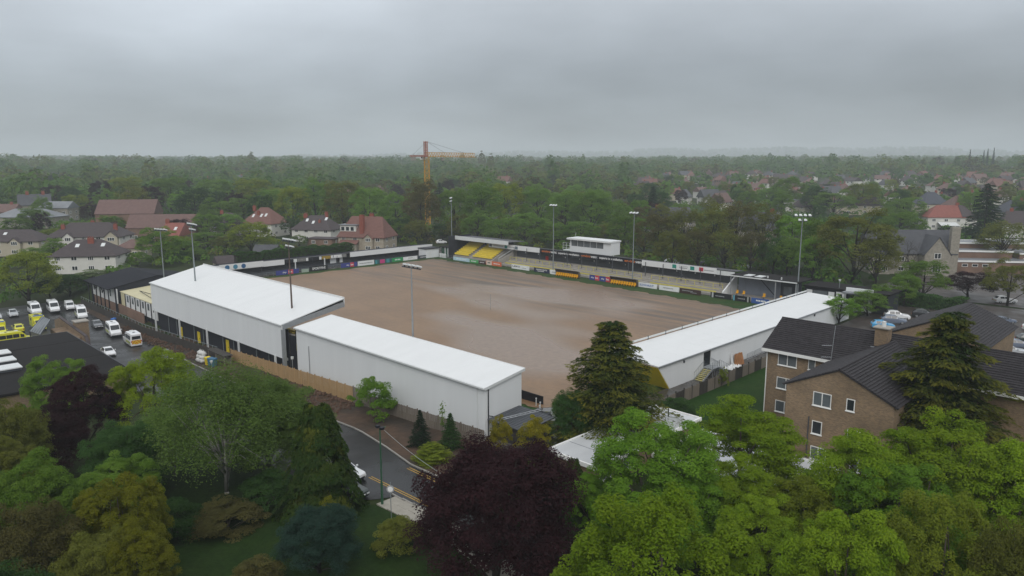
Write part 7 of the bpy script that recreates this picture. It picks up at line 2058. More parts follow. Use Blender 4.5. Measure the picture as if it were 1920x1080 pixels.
SHRUBS = [
 ('shrub', 'broad green shrub between the fence and the road', -69.6, 46.2, .1, 4.6, 2.9, 'bright', 'openshrub'),
 ('young_spruce', 'small dark spruce left on the verge by the grey fence', -57.6, 44.0, .7, 3.9, 1.5, 'evergreen', 'spruce'),
 ('young_spruce', 'small green spruce right on the verge by the grey fence', -54.6, 45.6, .8, 3.8, 1.6, 'dark', 'spruce'),
 ('juniper', 'spreading pale green juniper at the road edge', -53.2, 42.0, .9, 1.9, 2.2, 'yellow', 'bluefir'),
 ('golden_cypress', 'golden cypress left in front of the shed', -48.4, 47.0, 1.1, 4.0, 1.6, 'gold', 'openshrub'),
 ('golden_cypress', 'golden cypress right in front of the shed', -45.6, 48.6, 1.3, 4.2, 2.0, 'gold', 'openshrub'),
 ('evergreen_shrub', 'dark yew between the purple tree and the green lime', -37.3, 44.7, 1.5, 3.6, 1.9, 'cyp', 'goldcypress'),
 ('rhododendron', 'dark leaved shrub left of the large purple tree at the bottom', -41.5, 29.2, 1.4, 2.4, 2.0, 'olive', 'shrub'),
 ('rhododendron', 'brownish shrub at the foot of the leaning birch', -54.4, 22.0, .8, 2.5, 2.9, 'brown', 'shrub'),
 ('rhododendron', 'dark shrub left of the birch foot', -57.0, 18.6, .8, 3.0, 2.6, 'dark', 'shrub'),
 ('rhododendron', 'dark shrub between the birch and the drooping cypress', -56.4, 26.4, .8, 2.8, 2.6, 'dark', 'shrub'),
 ('ivy_bush', 'green ivy clump by the corner of the pale flat roof', -42.4, 46.6, 1.4, 2.4, 1.8, 'green', 'shrub'),
 ('garden_hedge', 'dark hedge bush at the foot of the board fence by the flats', -44.6, 72.0, 0, 2.4, 2.6, 'dark', 'shrub'),
 ('garden_shrub', 'bright shrub on the lawn beside the flats', -37.6, 72.0, 0, 2.6, 1.6, 'bright', 'shrub'),
 ('garden_shrub', 'climber growing on the board fence by the lawn', -46.2, 86.5, 0, 2.6, .7, 'yellow', 'openshrub'),
 ('yellow_shrub', 'gold tipped shrub right of the drooping cypress', -46.2, 26.6, 1.3, 3.2, 1.2, 'orange', 'openshrub'),
 ('understorey_shrub', 'green shrub under the right hand sycamores', -20.3, 51.6, 1.5, 5.0, 2.4, 'green', 'openshrub'),
 ('understorey_shrub', 'green shrub below the round green tree', -33.9, 42.6, 1.5, 4.4, 2.4, 'bright', 'n1'),
 ('understorey_shrub', 'brown shrub at the bottom edge between the golden maple and the fir', -43.4, 19.0, 1.4, 2.6, 2.0, 'brown', 'shrub'),
]
for i, (nm, lab, x, y, z, H, rad, tone, arch) in enumerate(SHRUBS):
    H, z = H + z - h(x, y), h(x, y)
    tree(nm, lab, x, y, z, H, rad, tone, arch, i * 2.3, cat='conifer' if 'spruce' in nm or 'cypress' in nm else 'shrub')
sap = thing('sapling', 'thin leafy sapling in front of the plain white stand', 'sapling', (-57.9, 47.2, .6))
mb = MB(); mb.tube((0, 0, 0), (.05, 0, 3.8), .035, .01, 5); mb.build('trunk', M_bark, sap, world=False)
rs_ = np.random.RandomState(4); pp = rs_.normal(0, .16, (160, 3)); pp[:, 2] = rs_.uniform(1.4, 4.0, 160)
obj('crown', leaf_mesh('crown', pp, rdirs(rs_, 160), np.full(160, .1), rs_.uniform(0, 1, 160), rs_), MATS['leaf_green'], sap)

# ------------------------------------------------------------------ trees in the middle distance
MID_TREES = [
('stand',-226.6,176.5,-0.00,24.3,8.9,'brown','m'),
('stand',-254.1,170.2,0.08,21.2,9.3,'fresh','m'),
('stand',-238.2,172.0,-0.00,18.9,8.2,'fresh','m'),
('stand',-279.2,173.3,0.38,23.1,10.7,'olive','m'),
('stand',-296.5,170.2,0.56,23.5,11.0,'fresh','m'),
('stand',-295.0,157.5,0.46,20.3,9.5,'yellow','m'),
('stand',-311.2,155.5,0.64,18.7,8.8,'fresh','m'),
('stand',-221.6,188.5,-0.00,21.6,9.0,'green','m'),
('stand',-209.6,193.4,-0.00,23.8,10.5,'fresh','m'),
('stand',-217.2,214.1,0.07,24.0,10.2,'yellow','m'),
('stand',-181.8,188.7,-0.00,13.5,8.1,'fresh','m'),
('stand',-204.4,219.9,0.00,22.0,9.3,'fresh','m'),
('stand',-186.8,216.3,-0.00,20.3,9.7,'fresh','m'),
('stand',-177.5,221.3,-0.00,21.5,10.4,'fresh','m'),
('stand',-176.1,234.0,-0.00,16.8,9.0,'fresh','m'),
('stand',-173.3,243.9,-0.00,14.0,8.7,'brown','m'),
('stand',-185.1,179.7,-0.00,12.2,6.7,'fresh','m'),
('stand',-196.4,178.4,-0.00,12.7,7.8,'fresh','m'),
('stand',-203.5,175.5,-0.00,11.5,5.9,'olive','m'),
('stand',-173.0,194.7,-0.00,9.2,7.3,'fresh','m'),
('stand',-164.9,199.9,-0.00,10.3,7.6,'fresh','m'),
('stand',-160.6,209.9,-0.00,9.0,7.0,'olive','m'),
('stand',-125.2,188.8,-0.00,16.0,7.2,'brown','m'),
('stand',-117.3,191.0,-0.00,17.4,7.4,'olive','s'),
('stand',-109.6,193.1,-0.00,18.7,7.6,'olive','s'),
('stand',-105.0,200.4,-0.00,19.5,7.7,'brown','s'),
('stand',-96.6,200.4,-0.00,18.6,6.8,'olive','s'),
('stand',-109.8,173.0,-0.00,11.8,5.6,'olive','m'),
('stand',-103.5,176.5,-0.00,12.7,5.9,'brown','s'),
('stand',-97.4,179.8,-0.00,12.4,6.1,'olive','s'),
('stand',-91.3,183.1,-0.00,12.3,5.7,'brown','s'),
('stand',-86.0,185.5,-0.00,11.8,4.8,'dark','m'),
('stand',-87.7,200.8,-0.00,17.1,6.9,'bright','m'),
('stand',-78.8,198.4,-0.00,16.5,7.2,'green','m'),
('stand',-66.5,188.0,0.00,19.2,11.4,'olive','m'),
('stand',-81.7,184.2,-0.00,11.5,5.0,'green','m'),
('stand',-74.5,182.9,-0.00,12.1,5.4,'bright','m'),
('stand',-138.4,201.0,-0.00,12.6,7.1,'green','m'),
('stand',-149.4,204.1,-0.00,13.7,7.8,'green','m'),
('stand',-213.1,175.8,-0.00,8.0,5.3,'dark','m'),
('stand',-217.9,166.8,-0.00,9.2,6.0,'olive','m'),
('stand',-233.5,169.6,-0.00,9.3,6.7,'dark','m'),
('stand',-193.7,287.1,0.62,18.4,4.5,'evergreen','k'),
('right',-107.5,359.2,1.00,15.4,10.3,'green','m'),
('right',-149.5,387.9,1.54,14.8,12.6,'green','m'),
('right',-146.6,419.1,1.92,18.0,11.8,'yellow','m'),
('right',-160.6,390.9,1.63,17.1,8.7,'dark','m'),
('right',-184.2,409.8,1.99,22.0,10.6,'green','m'),
('right',-200.6,421.6,2.23,15.1,11.1,'bright','m'),
('right',-95.8,300.1,0.20,11.5,6.2,'dark','m'),
('right',-85.7,284.9,-0.00,13.8,8.7,'green','m'),
('right',-45.9,244.0,0.00,14.3,7.9,'willow','s'),
('right',-59.4,183.8,0.00,13.0,5.6,'olive','s'),
('right',-59.5,209.2,0.00,12.4,3.9,'bare','b'),
('right',-81.9,342.4,0.69,3.1,6.7,'evergreen','m'),
('right',-83.5,326.7,0.50,0.9,4.7,'evergreen','m'),
('right',-65.8,316.1,0.31,21.9,8.8,'evergreen','k'),
('carpark',-50.4,137.7,0.00,5.6,4.1,'bright','m'),
('carpark',-49.2,148.8,0.00,5.5,4.3,'green','m'),
('carpark',-49.4,157.0,0.00,5.7,3.5,'green','m'),
('carpark',-46.0,173.2,0.00,9.6,6.2,'green','m'),
('carpark',-47.4,164.7,0.00,7.6,3.8,'green','m'),
('carpark',-40.4,185.9,0.00,6.1,5.7,'copper','m'),
('carpark',-31.9,180.2,0.00,10.2,5.3,'olive','m'),
('left',-204.7,38.6,-4.00,13.7,8.1,'yellow','m'),
('left',-208.8,48.6,-4.00,6.2,5.1,'dark','m'),
('left',-211.2,54.6,-0.86,3.1,5.6,'hawthorn','m'),
('left',-210.0,61.5,-0.00,2.5,5.1,'hawthorn','m'),
('left',-207.9,43.9,-4.00,5.8,3.9,'dark','m'),
('left',-226.7,77.4,-0.00,11.4,7.3,'green','m'),
('left',-238.9,89.2,-0.00,6.1,5.8,'green','m'),
('left',-256.7,103.9,-0.00,6.4,7.9,'green','m'),
('left',-229.4,107.1,-0.00,11.5,8.8,'yellow','m'),
('left',-241.9,104.5,-0.00,5.8,6.2,'olive','m'),
('left',-230.6,83.4,-0.00,3.2,5.9,'dark','m'),
('left',-229.5,88.7,-0.00,3.6,5.3,'green','m'),
('left',-224.2,69.9,-0.00,4.8,4.6,'green','m'),
('left',-430.4,107.0,1.91,13.0,8.4,'yellow','m'),
('left',-453.8,126.1,2.28,19.7,7.3,'copper','m'),
('left',-379.7,101.1,1.24,10.8,6.5,'copper','m'),
('left',-355.6,111.1,0.97,18.3,8.8,'olive','s'),
('left',-391.5,131.8,1.51,18.6,6.6,'copper','m'),
('left',-351.6,157.5,1.14,15.4,8.0,'copper','m'),
('left',-355.4,139.6,1.09,18.0,12.4,'dark','m'),
('left',-416.1,149.6,1.90,22.3,13.3,'green','m'),
('left',-418.5,175.4,2.05,20.9,13.0,'green','m'),
('left',-352.7,71.6,0.80,11.8,8.0,'green','m'),
('left',-345.8,64.3,0.69,8.2,6.4,'green','m'),
('left',-344.7,72.5,0.70,9.4,3.9,'copper','m'),
('left',-316.7,72.2,0.33,5.6,9.2,'yellow','m'),
('left',-323.6,79.5,0.44,7.4,8.0,'green','m'),
('left',-319.2,90.9,0.43,9.6,6.0,'green','m'),
('left',-454.3,139.7,2.34,21.7,12.4,'yellow','m'),
('left',-364.9,172.5,1.38,21.8,12.4,'yellow','m'),
('left',-337.6,143.3,0.89,13.1,10.1,'green','m'),
('left',-308.2,116.0,0.39,11.1,7.5,'dark','m'),
('left',-334.4,153.5,0.91,14.1,10.2,'green','m'),
('left',-279.0,102.8,-0.00,9.8,5.2,'copper','m'),
('left',-272.5,144.7,0.11,8.5,4.4,'dark','m'),
('left',-224.6,164.3,-0.00,8.0,4.9,'green','m'),
('left',-264.1,58.4,-0.00,6.7,4.0,'green','m'),
('left',-255.5,78.3,-0.00,4.6,4.2,'yellow','m'),
('left',-223.6,64.9,-0.00,3.0,3.6,'green','m'),
('left',-266.7,52.9,-0.59,4.6,4.3,'green','m'),
('left',-262.9,85.0,-0.00,5.8,4.4,'dark','m'),
('left',-286.9,116.1,0.13,11.3,7.2,'green','m'),
('left',-285.2,125.0,0.15,10.9,6.4,'fresh','m'),
('left',-240.2,130.3,-0.00,4.2,3.5,'green','m'),
('left',-244.8,89.0,-0.00,6.7,5.2,'yellow','m'),
('far',-291.7,350.0,2.07,16.5,7.0,'green','m'),
('far',-614.6,220.8,5.46,15.6,6.7,'dark','m'),
('far',-651.2,154.3,5.90,12.1,4.5,'evergreen','m'),
('far',-411.4,299.2,2.78,13.2,6.1,'copper','m'),
('far',-434.3,65.7,1.86,13.7,5.0,'dark','m'),
('far',-359.5,487.7,4.16,15.4,6.3,'dark','m'),
('far',-402.6,426.7,3.82,14.5,6.2,'copper','m'),
('far',-177.9,287.3,0.51,12.8,5.6,'fresh','m'),
('far',-489.6,275.0,3.49,11.6,4.6,'fresh','m'),
('far',-554.6,140.4,3.63,10.8,4.3,'fresh','m'),
('far',-208.9,676.0,6.96,10.0,3.9,'brown','m'),
('far',-206.4,398.4,1.98,12.9,5.7,'dark','m'),
('far',-539.0,259.6,3.98,10.6,4.3,'bright','m'),
('far',-623.3,165.4,5.23,11.7,4.4,'green','m'),
('far',-330.4,317.4,2.11,14.8,5.7,'green','m'),
('far',-167.1,348.9,1.16,10.9,4.9,'fresh','m'),
('far',-78.4,535.8,3.22,10.0,4.8,'dark','m'),
('far',-327.5,507.5,4.11,10.7,5.3,'dark','m'),
('far',-555.5,81.1,3.49,14.3,6.8,'bright','m'),
('far',-426.2,287.1,2.85,13.2,6.5,'brown','m'),
('far',-640.5,184.0,5.83,12.7,5.7,'yellow','m'),
('far',-640.3,236.2,6.27,16.7,8.1,'dark','m'),
('far',-173.8,373.2,1.49,12.7,5.3,'dark','m'),
('far',-320.1,340.2,2.23,16.5,8.2,'green','m'),
('far',-242.9,291.1,1.06,16.0,7.1,'yellow','m'),
('far',-97.2,429.2,1.87,15.2,5.6,'bright','m'),
('far',-532.6,106.0,3.24,11.2,4.6,'dark','m'),
('far',-722.5,169.6,7.91,11.0,4.6,'olive','m'),
('far',-262.5,477.6,3.27,14.1,5.3,'green','m'),
('far',-450.8,417.5,4.40,12.5,5.0,'green','m'),
('far',-172.3,262.2,0.18,13.4,6.2,'olive','m'),
('far',-404.2,85.8,1.51,13.2,5.4,'green','m'),
('far',-274.1,583.0,5.22,14.9,7.0,'olive','m'),
('far',-242.0,223.1,0.39,10.5,5.1,'green','m'),
('far',-373.3,466.2,3.96,14.4,5.9,'dark','m'),
('far',-308.8,239.1,1.21,12.3,6.0,'evergreen','m'),
('far',-367.0,346.4,2.73,11.6,5.3,'brown','m'),
('far',-302.4,496.9,3.76,13.4,6.5,'olive','m'),
('far',-207.5,361.5,1.56,11.4,4.4,'olive','m'),
('far',-403.5,338.1,3.02,16.2,6.6,'copper','m'),
('far',-216.8,327.9,1.24,15.6,7.3,'dark','m'),
('far',-498.2,349.3,4.23,14.1,5.7,'green','m'),
('far',-299.9,189.0,0.73,16.3,5.9,'fresh','m'),
('far',-590.0,291.1,5.59,11.2,4.7,'yellow','m'),
('far',-184.6,584.0,4.34,14.4,5.8,'yellow','m'),
('far',-716.0,127.9,7.50,15.0,6.6,'yellow','m'),
('far',-332.4,404.1,2.98,14.5,6.0,'dark','m'),
('far',-179.6,267.3,0.29,13.1,5.9,'copper','m'),
('far',-439.0,292.9,3.04,10.5,4.1,'brown','m'),
('far',-184.6,362.8,1.43,15.3,6.6,'green','m'),
('far',-343.5,166.9,1.09,12.4,5.7,'green','m'),
('far',-302.2,229.8,1.06,16.2,6.7,'brown','m'),
('far',-259.9,382.5,2.17,16.4,6.8,'dark','m'),
('far',-367.6,370.5,2.96,15.7,6.4,'olive','m'),
('far',-534.1,203.4,3.62,15.1,7.1,'copper','m'),
('far',-682.9,185.8,6.96,11.7,4.8,'fresh','m'),
('far',-422.0,472.2,4.92,15.5,6.3,'evergreen','m'),
('far',-483.6,108.3,2.61,13.1,5.7,'yellow','m'),
('far',-565.4,93.3,3.64,15.7,5.8,'green','m'),
('far',-317.3,190.1,0.93,15.5,5.9,'green','m'),
('far',-372.8,474.5,4.09,14.8,6.9,'brown','m'),
('far',-446.8,230.7,2.70,15.1,6.8,'green','m'),
('far',-128.0,543.5,3.44,11.8,5.4,'dark','m'),
('far',-122.4,402.0,1.60,16.8,7.3,'dark','m'),
('far',-376.6,286.9,2.31,10.8,3.9,'bright','m'),
('far',-62.7,374.9,1.07,13.6,5.7,'dark','m'),
('far',-411.2,250.1,2.42,16.3,8.0,'brown','m'),
('far',-539.6,137.1,3.42,12.9,4.7,'yellow','m'),
('far',-140.0,346.5,0.98,10.2,3.9,'dark','m'),
('far',-332.2,331.9,2.26,14.1,6.7,'dark','m'),
('far',-397.5,147.2,1.65,13.7,5.8,'bright','m'),
('far',-184.3,544.4,3.66,14.3,6.2,'green','m'),
('far',-349.2,382.1,2.90,16.0,7.1,'green','m'),
('far',-369.1,207.1,1.64,16.5,6.4,'dark','m'),
('far',-662.2,188.8,6.44,11.7,5.4,'yellow','m'),
('far',-335.7,275.1,1.79,16.6,7.2,'evergreen','k'),
('far',-222.0,395.9,2.05,10.1,3.9,'copper','m'),
('far',-71.4,518.0,2.97,15.8,7.5,'brown','m'),
('far',-536.3,161.5,3.47,11.3,4.4,'green','m'),
('far',-158.1,742.3,8.37,10.7,3.9,'brown','m'),
('far',-428.4,166.4,2.13,12.6,5.7,'green','m'),
('far',-453.0,166.1,2.43,11.2,4.8,'green','m'),
('far',-472.9,107.0,2.46,15.9,7.7,'copper','m'),
('far',-391.6,484.4,4.63,11.3,5.0,'olive','m'),
('far',-554.6,256.6,4.30,16.4,7.6,'green','m'),
('far',-466.5,349.5,3.77,16.3,7.9,'evergreen','k'),
('far',-468.8,163.0,2.62,11.4,4.4,'olive','m'),
('far',-457.3,112.0,2.28,16.2,8.1,'dark','m'),
('far',-301.4,146.7,0.47,16.7,6.7,'dark','m'),
('far',-354.7,550.4,5.51,14.9,7.0,'dark','m'),
('far',-179.5,255.8,0.17,15.2,6.0,'bright','m'),
('far',-345.8,211.1,1.40,13.8,5.8,'green','m'),
('far',-489.3,161.8,2.87,13.5,6.0,'green','m'),
('far',-318.0,312.8,1.95,12.0,5.0,'yellow','m'),
('far',-397.7,202.3,1.95,14.6,6.4,'yellow','m'),
('far',-414.8,313.8,2.93,14.8,5.4,'olive','m'),
('far',-660.1,124.0,5.97,16.9,8.3,'fresh','m'),
('far',-573.5,234.3,4.54,15.0,5.9,'dark','m'),
('far',-74.3,419.4,1.68,11.7,5.4,'green','m'),
('far',-386.6,337.8,2.85,11.4,4.2,'green','m'),
('far',-301.1,197.5,0.80,11.0,4.6,'dark','m'),
('far',-240.8,309.5,1.23,12.9,6.1,'green','m'),
('far',-633.3,182.9,5.63,12.0,4.5,'brown','m'),
('far',-402.1,194.8,1.96,14.8,6.5,'dark','m'),
('far',-255.5,410.2,2.44,11.4,5.2,'copper','m'),
('far',-221.8,251.8,0.47,10.5,3.9,'copper','m'),
('far',-370.3,224.2,1.77,13.5,5.1,'fresh','m'),
('far',-437.4,372.6,3.66,15.8,7.5,'dark','m'),
('far',-352.5,473.9,3.87,12.0,5.6,'green','m'),
('far',-377.5,252.4,2.05,10.7,5.2,'fresh','m'),
('far',-378.3,307.4,2.50,14.0,6.6,'brown','m'),
('far',-165.1,402.9,1.81,10.5,4.1,'copper','m'),
('far',-251.3,463.2,3.03,13.5,6.3,'olive','m'),
('far',-432.2,128.1,2.01,12.5,5.8,'olive','m'),
('far',-546.1,314.0,4.82,13.1,5.8,'copper','m'),
('far',-472.4,391.0,4.36,15.6,6.3,'olive','m'),
('far',-76.7,453.9,2.14,15.1,6.5,'fresh','m'),
('far',-360.2,238.0,1.76,12.5,5.2,'bright','m'),
('far',-528.0,180.5,3.44,10.6,4.5,'yellow','m'),
('far',-579.9,234.8,4.70,10.4,4.0,'yellow','m'),
('far',-342.3,546.6,5.24,15.6,5.8,'green','m'),
('far',-265.8,305.3,1.40,12.3,4.9,'fresh','m'),
('far',-698.6,158.0,7.20,14.4,5.5,'evergreen','m'),
('far',-212.5,414.7,2.21,13.4,6.5,'olive','m'),
('far',-459.5,332.4,3.56,12.4,6.1,'copper','m'),
('far',-249.5,240.5,0.62,15.6,5.8,'dark','m'),
('far',-490.8,373.4,4.46,15.8,7.2,'green','m'),
('far',-230.1,446.0,2.69,15.6,6.5,'bright','m'),
('far',-599.3,265.2,5.52,11.1,5.0,'copper','m'),
('far',-743.6,147.0,8.34,12.2,4.6,'copper','m'),
('far',-90.4,408.7,1.58,16.4,7.6,'green','m'),
('far',-370.7,158.1,1.37,15.0,6.7,'dark','m'),
('far',-127.5,509.3,3.00,12.8,6.2,'copper','m'),
('far',-178.2,509.7,3.20,13.4,5.3,'olive','m'),
('far',-411.4,117.4,1.70,15.6,7.7,'green','m'),
('far',-224.1,572.4,4.40,10.4,5.1,'brown','m'),
('far',-462.4,397.1,4.26,11.7,4.9,'green','m'),
('far',-183.1,441.1,2.37,11.0,5.4,'green','m'),
('far',-698.5,96.2,6.89,15.7,7.5,'green','m'),
('far',-343.2,312.0,2.18,16.7,7.4,'green','m'),
('far',-514.7,162.3,3.20,15.8,6.4,'yellow','m'),
('far',-283.1,336.1,1.86,17.0,7.7,'fresh','m'),
('far',-213.7,383.5,1.85,10.7,4.5,'brown','m'),
('far',-222.4,560.9,4.09,10.9,4.6,'evergreen','m'),
('far',-284.2,320.8,1.71,12.1,4.9,'bright','m'),
('far',-562.7,128.7,3.70,11.3,4.7,'fresh','m'),
('far',-94.3,488.4,2.63,13.9,6.4,'olive','m'),
('far',-376.7,262.5,2.12,10.7,4.8,'green','m'),
('far',-256.3,493.8,3.42,11.3,4.7,'brown','m'),
('far',-575.6,133.7,3.88,11.6,4.4,'fresh','m'),
('far',-463.0,216.1,2.81,11.3,4.6,'brown','m'),
('far',-281.9,193.5,0.56,13.6,6.4,'fresh','m'),
('far',-545.6,172.7,3.63,15.4,7.5,'green','m'),
('far',-222.7,314.1,1.13,13.6,6.0,'dark','m'),
('far',-438.4,460.3,4.98,15.0,7.2,'dark','m'),
('far',-599.2,97.8,4.20,14.6,6.9,'green','m'),
('far',-527.4,343.6,4.81,13.2,5.0,'evergreen','k'),
('far',-401.1,457.8,4.24,13.9,6.1,'yellow','m'),
('far',-158.3,347.0,1.09,16.3,6.6,'green','m'),
('far',-239.8,300.2,1.12,15.8,6.1,'green','m'),
('far',-105.4,766.0,8.76,11.0,5.1,'bright','m'),
('far',-283.3,436.8,2.94,15.3,5.9,'bright','m'),
('far',-500.8,148.5,2.96,12.7,5.6,'green','m'),
('far',-310.2,307.9,1.83,10.7,4.4,'dark','m'),
('far',-389.2,474.1,4.37,12.8,5.1,'brown','m'),
]

ZONE = {'stand': 'behind the long terrace', 'right': 'beyond the stone villa side', 'carpark': 'by the right car park', 'left': 'among the houses behind the clubhouse', 'far': 'in the wooded suburb beyond'}
ordn = lambda n: ['first', 'second', 'third', 'fourth', 'fifth', 'sixth', 'seventh', 'eighth', 'ninth', 'tenth', 'eleventh', 'twelfth'][n] if n < 12 else '%dth' % (n + 1) if (n + 1) % 10 not in (1, 2, 3) else '%d%s' % (n + 1, {1: 'st', 2: 'nd', 3: 'rd'}[(n + 1) % 10])
rnd = random.Random(77)
byz = {}
for r_ in MID_TREES: byz.setdefault((r_[0], r_[6]), []).append(r_)
for (zn, tn), rows in byz.items():
    rows.sort(key=lambda r_: (r_[1] + r_[2]) / (r_[2] - r_[1]))
    for i, (z_, x, y, zb, H, rad, tone, ar) in enumerate(rows):
        if ar == 'm': ak = 'm%d' % rnd.randrange(6)
        elif ar == 's': ak = 's%d' % rnd.randrange(2)
        elif ar == 'k': ak = 'k%d' % rnd.randrange(2)
        else: ak = 'b'
        lab = '%s %s %s, %s from the left' % (TONEWORD.get(tone, tone), 'conifer' if ar == 'k' else 'tree', ZONE[zn], ordn(i))
        tree('conifer_tree' if ar == 'k' else 'broadleaf_tree', lab, x, y, zb, H, rad, tone, ak, rnd.uniform(0, 6.28), group='trees ' + ZONE[zn], bark=M_barkdark)

# tall clipped hedge behind the end terrace
hd = thing('tall_hedge', 'tall clipped dark green hedge behind the end terrace', 'hedge', (-190.5, 84, 0))
rs_ = np.random.RandomState(8); n_ = 15000
q = rs_.uniform(0, 1, (n_, 3)); pp = np.empty((n_, 3)); yy = 84 + q[:, 1] * 37.0
face = rs_.randint(0, 3, n_)
topz = 5.7 + .25 * np.sin(yy * .6) + .2 * np.sin(yy * 1.7)
pp[:, 0] = np.where(face == 0, -189.2 + .25 * rs_.normal(size=n_), -191.8 + 2.6 * q[:, 0]); pp[:, 1] = yy
pp[:, 2] = np.where(face == 0, q[:, 2] * topz, topz - .3 * rs_.uniform(0, 1, n_) ** 2)
nn_ = unit(np.where((face == 0)[:, None], np.array([[1, 0, .35]]), np.array([[.2, 0, 1.0]])) + rs_.normal(0, .4, (n_, 3)))
pp -= np.array([-190.5, 84, 0])
obj('foliage', leaf_mesh('foliage', pp, nn_, rs_.uniform(.14, .3, n_), rs_.uniform(0, 1, n_), rs_), MATS['leaf_dark'], hd)
MB().box(-1.2, .9, .4, 36.6, 0, 5.2).build('stems', M_barkdark, hd, world=False)

hg = thing('long_hedge', 'dark hedge behind the cabins and the long terrace', 'hedge', (-95, 166, 0))
rs_ = np.random.RandomState(12); n_ = 16000
q = rs_.uniform(0, 1, (n_, 3)); pp = np.empty((n_, 3)); xx = -110 + q[:, 0] * 74.0
face = rs_.randint(0, 2, n_); topz = 2.9 + .25 * np.sin(xx * .5) + .2 * np.sin(xx * 1.3)
pp[:, 0] = xx; pp[:, 1] = np.where(face == 0, 165.0 + .25 * rs_.normal(size=n_), 165 + 2.4 * q[:, 1]); pp[:, 2] = np.where(face == 0, q[:, 2] * topz, topz - .3 * q[:, 2] ** 2)
nn_ = unit(np.where((face == 0)[:, None], np.array([[0, -1, .35]]), np.array([[0, -.2, 1.0]])) + rs_.normal(0, .4, (n_, 3)))
obj('foliage', leaf_mesh('foliage', pp - np.array([-95, 166, 0]), nn_, rs_.uniform(.14, .3, n_), rs_.uniform(0, 1, n_), rs_), MATS['leaf_dark'], hg)
MB().box(-14.6, 58.6, -.6, .9, 0, 2.5).build('stems', M_barkdark, hg, world=False)

# ------------------------------------------------------------------ far woods and undergrowth (nobody could count these)
def wood(name, label, n_trees, r0, r1, per, lsize, seed, hmin, hmax, dens=1.0, rfun=None, low=False):
    rs = np.random.RandomState(seed)
    P, N, S, T = [], [], [], []
    tone = []
    count = 0
    hs = [(o.location.x, o.location.y) for o in COL.objects if o.parent is None and o.get('category') in ('house', 'building', 'outhouse', 'garage', 'shed')]
    hs = np.array(hs)
    while count < n_trees:
        az = rs.uniform(-42, 42)
        u = rs.uniform(); d = (r0 ** 1.35 + u * (r1 ** 1.35 - r0 ** 1.35)) ** (1 / 1.35)
        X, Y = d * math.sin(R(az)), d * math.cos(R(az)); x, y = (X - Y) * S2, (X + Y) * S2
        count += 1
        if -206 < x < -36 and 20 < y < 178: continue
        if -62 < x < 12 and 60 < y < 262: continue
        if len(hs) and np.min((hs[:, 0] - x) ** 2 + (hs[:, 1] - y) ** 2) < (15 ** 2 if low else 13 ** 2): continue
        if (x + 266) ** 2 + (y - 212) ** 2 < 64: continue
        if not low and 12 < az < 36 and 500 < d < 900 and rs.uniform() < .72: continue
        if hmin > 15 and 10 < az < 36 and d < 950: continue
        H = rs.uniform(hmin, hmax); Rr = H * rs.uniform(.42, .66)
        if not low and rs.uniform() < .05: H *= 1.25; Rr *= .45
        dr = rdirs(rs, per); dr[:, 2] = np.abs(dr[:, 2]) * (1.0) - .15
        rad = rs.uniform(.7, 1.05, per)
        p = dr * rad[:, None] * np.array([Rr, Rr, H * .55]); p[:, 2] += H * .42
        p += np.array([x, y, h(x, y)])
        P.append(p); N.append(unit(dr + np.array([0, 0, .4]) + rs.normal(0, .4, (per, 3)))); S.append(lsize * (1 + d / 2600.0 * (0 if low else 1)) * rs.uniform(.7, 1.3, per))
        reg = .5 + .5 * math.sin(x * .013 + 1.3 * math.sin(y * .009)) * math.sin(y * .016 + 2)
        T.append(np.full(per, np.clip(.55 * reg + .45 * rs.uniform(), 0, 1)) * .82 + rs.uniform(0, .18, per))
    me = leaf_mesh(name, np.concatenate(P), np.concatenate(N), np.concatenate(S), np.concatenate(T), rs, .8)
    o = obj(name, me, WOODMAT)
    return tag(o, label, kind='stuff')
WOODMAT = leaf_mat('far_wood', (.020, .044, .015), (.066, .076, .020))
# several colours of tree in one wood
n_, l_ = WOODMAT.node_tree.nodes, WOODMAT.node_tree.links
rp = n_.new('ShaderNodeValToRGB'); rp.color_ramp.interpolation = 'LINEAR'
st = [(0.0, (.036, .084, .020)), (.25, (.062, .140, .022)), (.5, (.086, .168, .024)), (.68, (.125, .160, .022)), (.8, (.092, .088, .026)), (.9, (.034, .052, .022)), (1.0, (.048, .022, .025))]
rp.color_ramp.elements[0].color = st[0][1] + (1,); rp.color_ramp.elements[1].color = st[-1][1] + (1,)
for p_, c_ in st[1:-1]:
    e = rp.color_ramp.elements.new(p_); e.color = c_ + (1,)
at_ = next(q for q in n_ if q.type == 'ATTRIBUTE'); scn = next(q for q in n_ if q.type == 'VECT_MATH')
l_.new(at_.outputs['Fac'], rp.inputs['Fac']); l_.new(rp.outputs['Color'], scn.inputs[0])
wood('distant_woods', 'mass of woodland and gardens stretching to the hills', 3400, 470, 1500, 76, 1.35, 31, 8, 17)
wood('tall_wood_trees', 'taller crowns standing above the distant woods', 420, 480, 1700, 130, 1.25, 35, 18, 27)
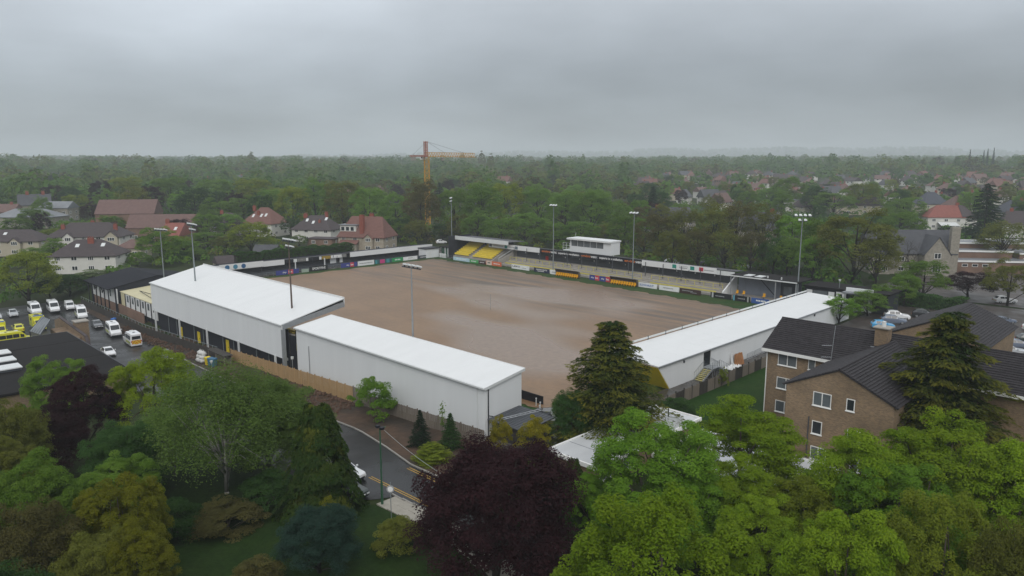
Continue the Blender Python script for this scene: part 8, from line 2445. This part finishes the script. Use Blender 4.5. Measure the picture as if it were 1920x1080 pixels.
wood('hill_woods', 'hazy woods on the far hills', 3200, 1400, 7400, 30, 3.1, 32, 11, 18)
wood('undergrowth', 'hedges and garden shrubs between the houses', 4600, 170, 520, 36, .46, 33, 1.6, 5.0, low=True)

# tall thin conifers on the right skyline
for i, (u_, H) in enumerate(((1793, 24), (1818, 23), (1825, 25), (1836, 26))):
    az = math.atan((u_ - 960) / 1352.0 / 1.0); d = 860.0
    Y = d; X = (u_ - 960) / 1352.0 * d * 1.014
    x, y = (X - Y) * S2, (X + Y) * S2
    tree('skyline_conifer', ['lone', 'left', 'middle', 'right'][i] + (' spiky conifer on the right skyline' if i == 0 else ' one of three spiky conifers on the right skyline'), x, y, h(x, y), H + 6, 3.4, 'evergreen', 'k0', i, 'conifer', 'spiky conifers on the skyline')

# ------------------------------------------------------------------ rain haze
hz = MB().box(-9500, 9500, -9500, 9500, -8.0, 150.0)
mh = bpy.data.materials.new('rain_haze'); mh.use_nodes = True
nn, ll = mh.node_tree.nodes, mh.node_tree.links
nn.remove(nn['Principled BSDF'])
pv = nn.new('ShaderNodeVolumePrincipled')
pv.inputs['Color'].default_value = (.80, .86, .90, 1)
pv.inputs['Density'].default_value = 0.0003
pv.inputs['Anisotropy'].default_value = 0.0
ll.new(pv.outputs[0], nn['Material Output'].inputs['Volume'])
MATS['haze'] = mh
tag(hz.build('haze', mh), 'thin grey rain haze filling the air', kind='stuff')

# ------------------------------------------------------------------ fit the lettering to its boards
bpy.context.view_layer.update()
dg_ = bpy.context.evaluated_depsgraph_get()
for o, w_, hh in TEXTS:
    d = o.dimensions
    me = bpy.data.meshes.new_from_object(o.evaluated_get(dg_))
    n_o = bpy.data.objects.new('lettering', me)
    COL.objects.link(n_o)
    n_o.parent = o.parent; n_o.location = o.location; n_o.rotation_euler = o.rotation_euler
    if d.x > 1e-4 and d.y > 1e-4:
        n_o.scale = (w_ / d.x, hh / d.y, 1.0)
for o, w_, hh in TEXTS:
    cu = o.data
    bpy.data.objects.remove(o)
    bpy.data.curves.remove(cu)
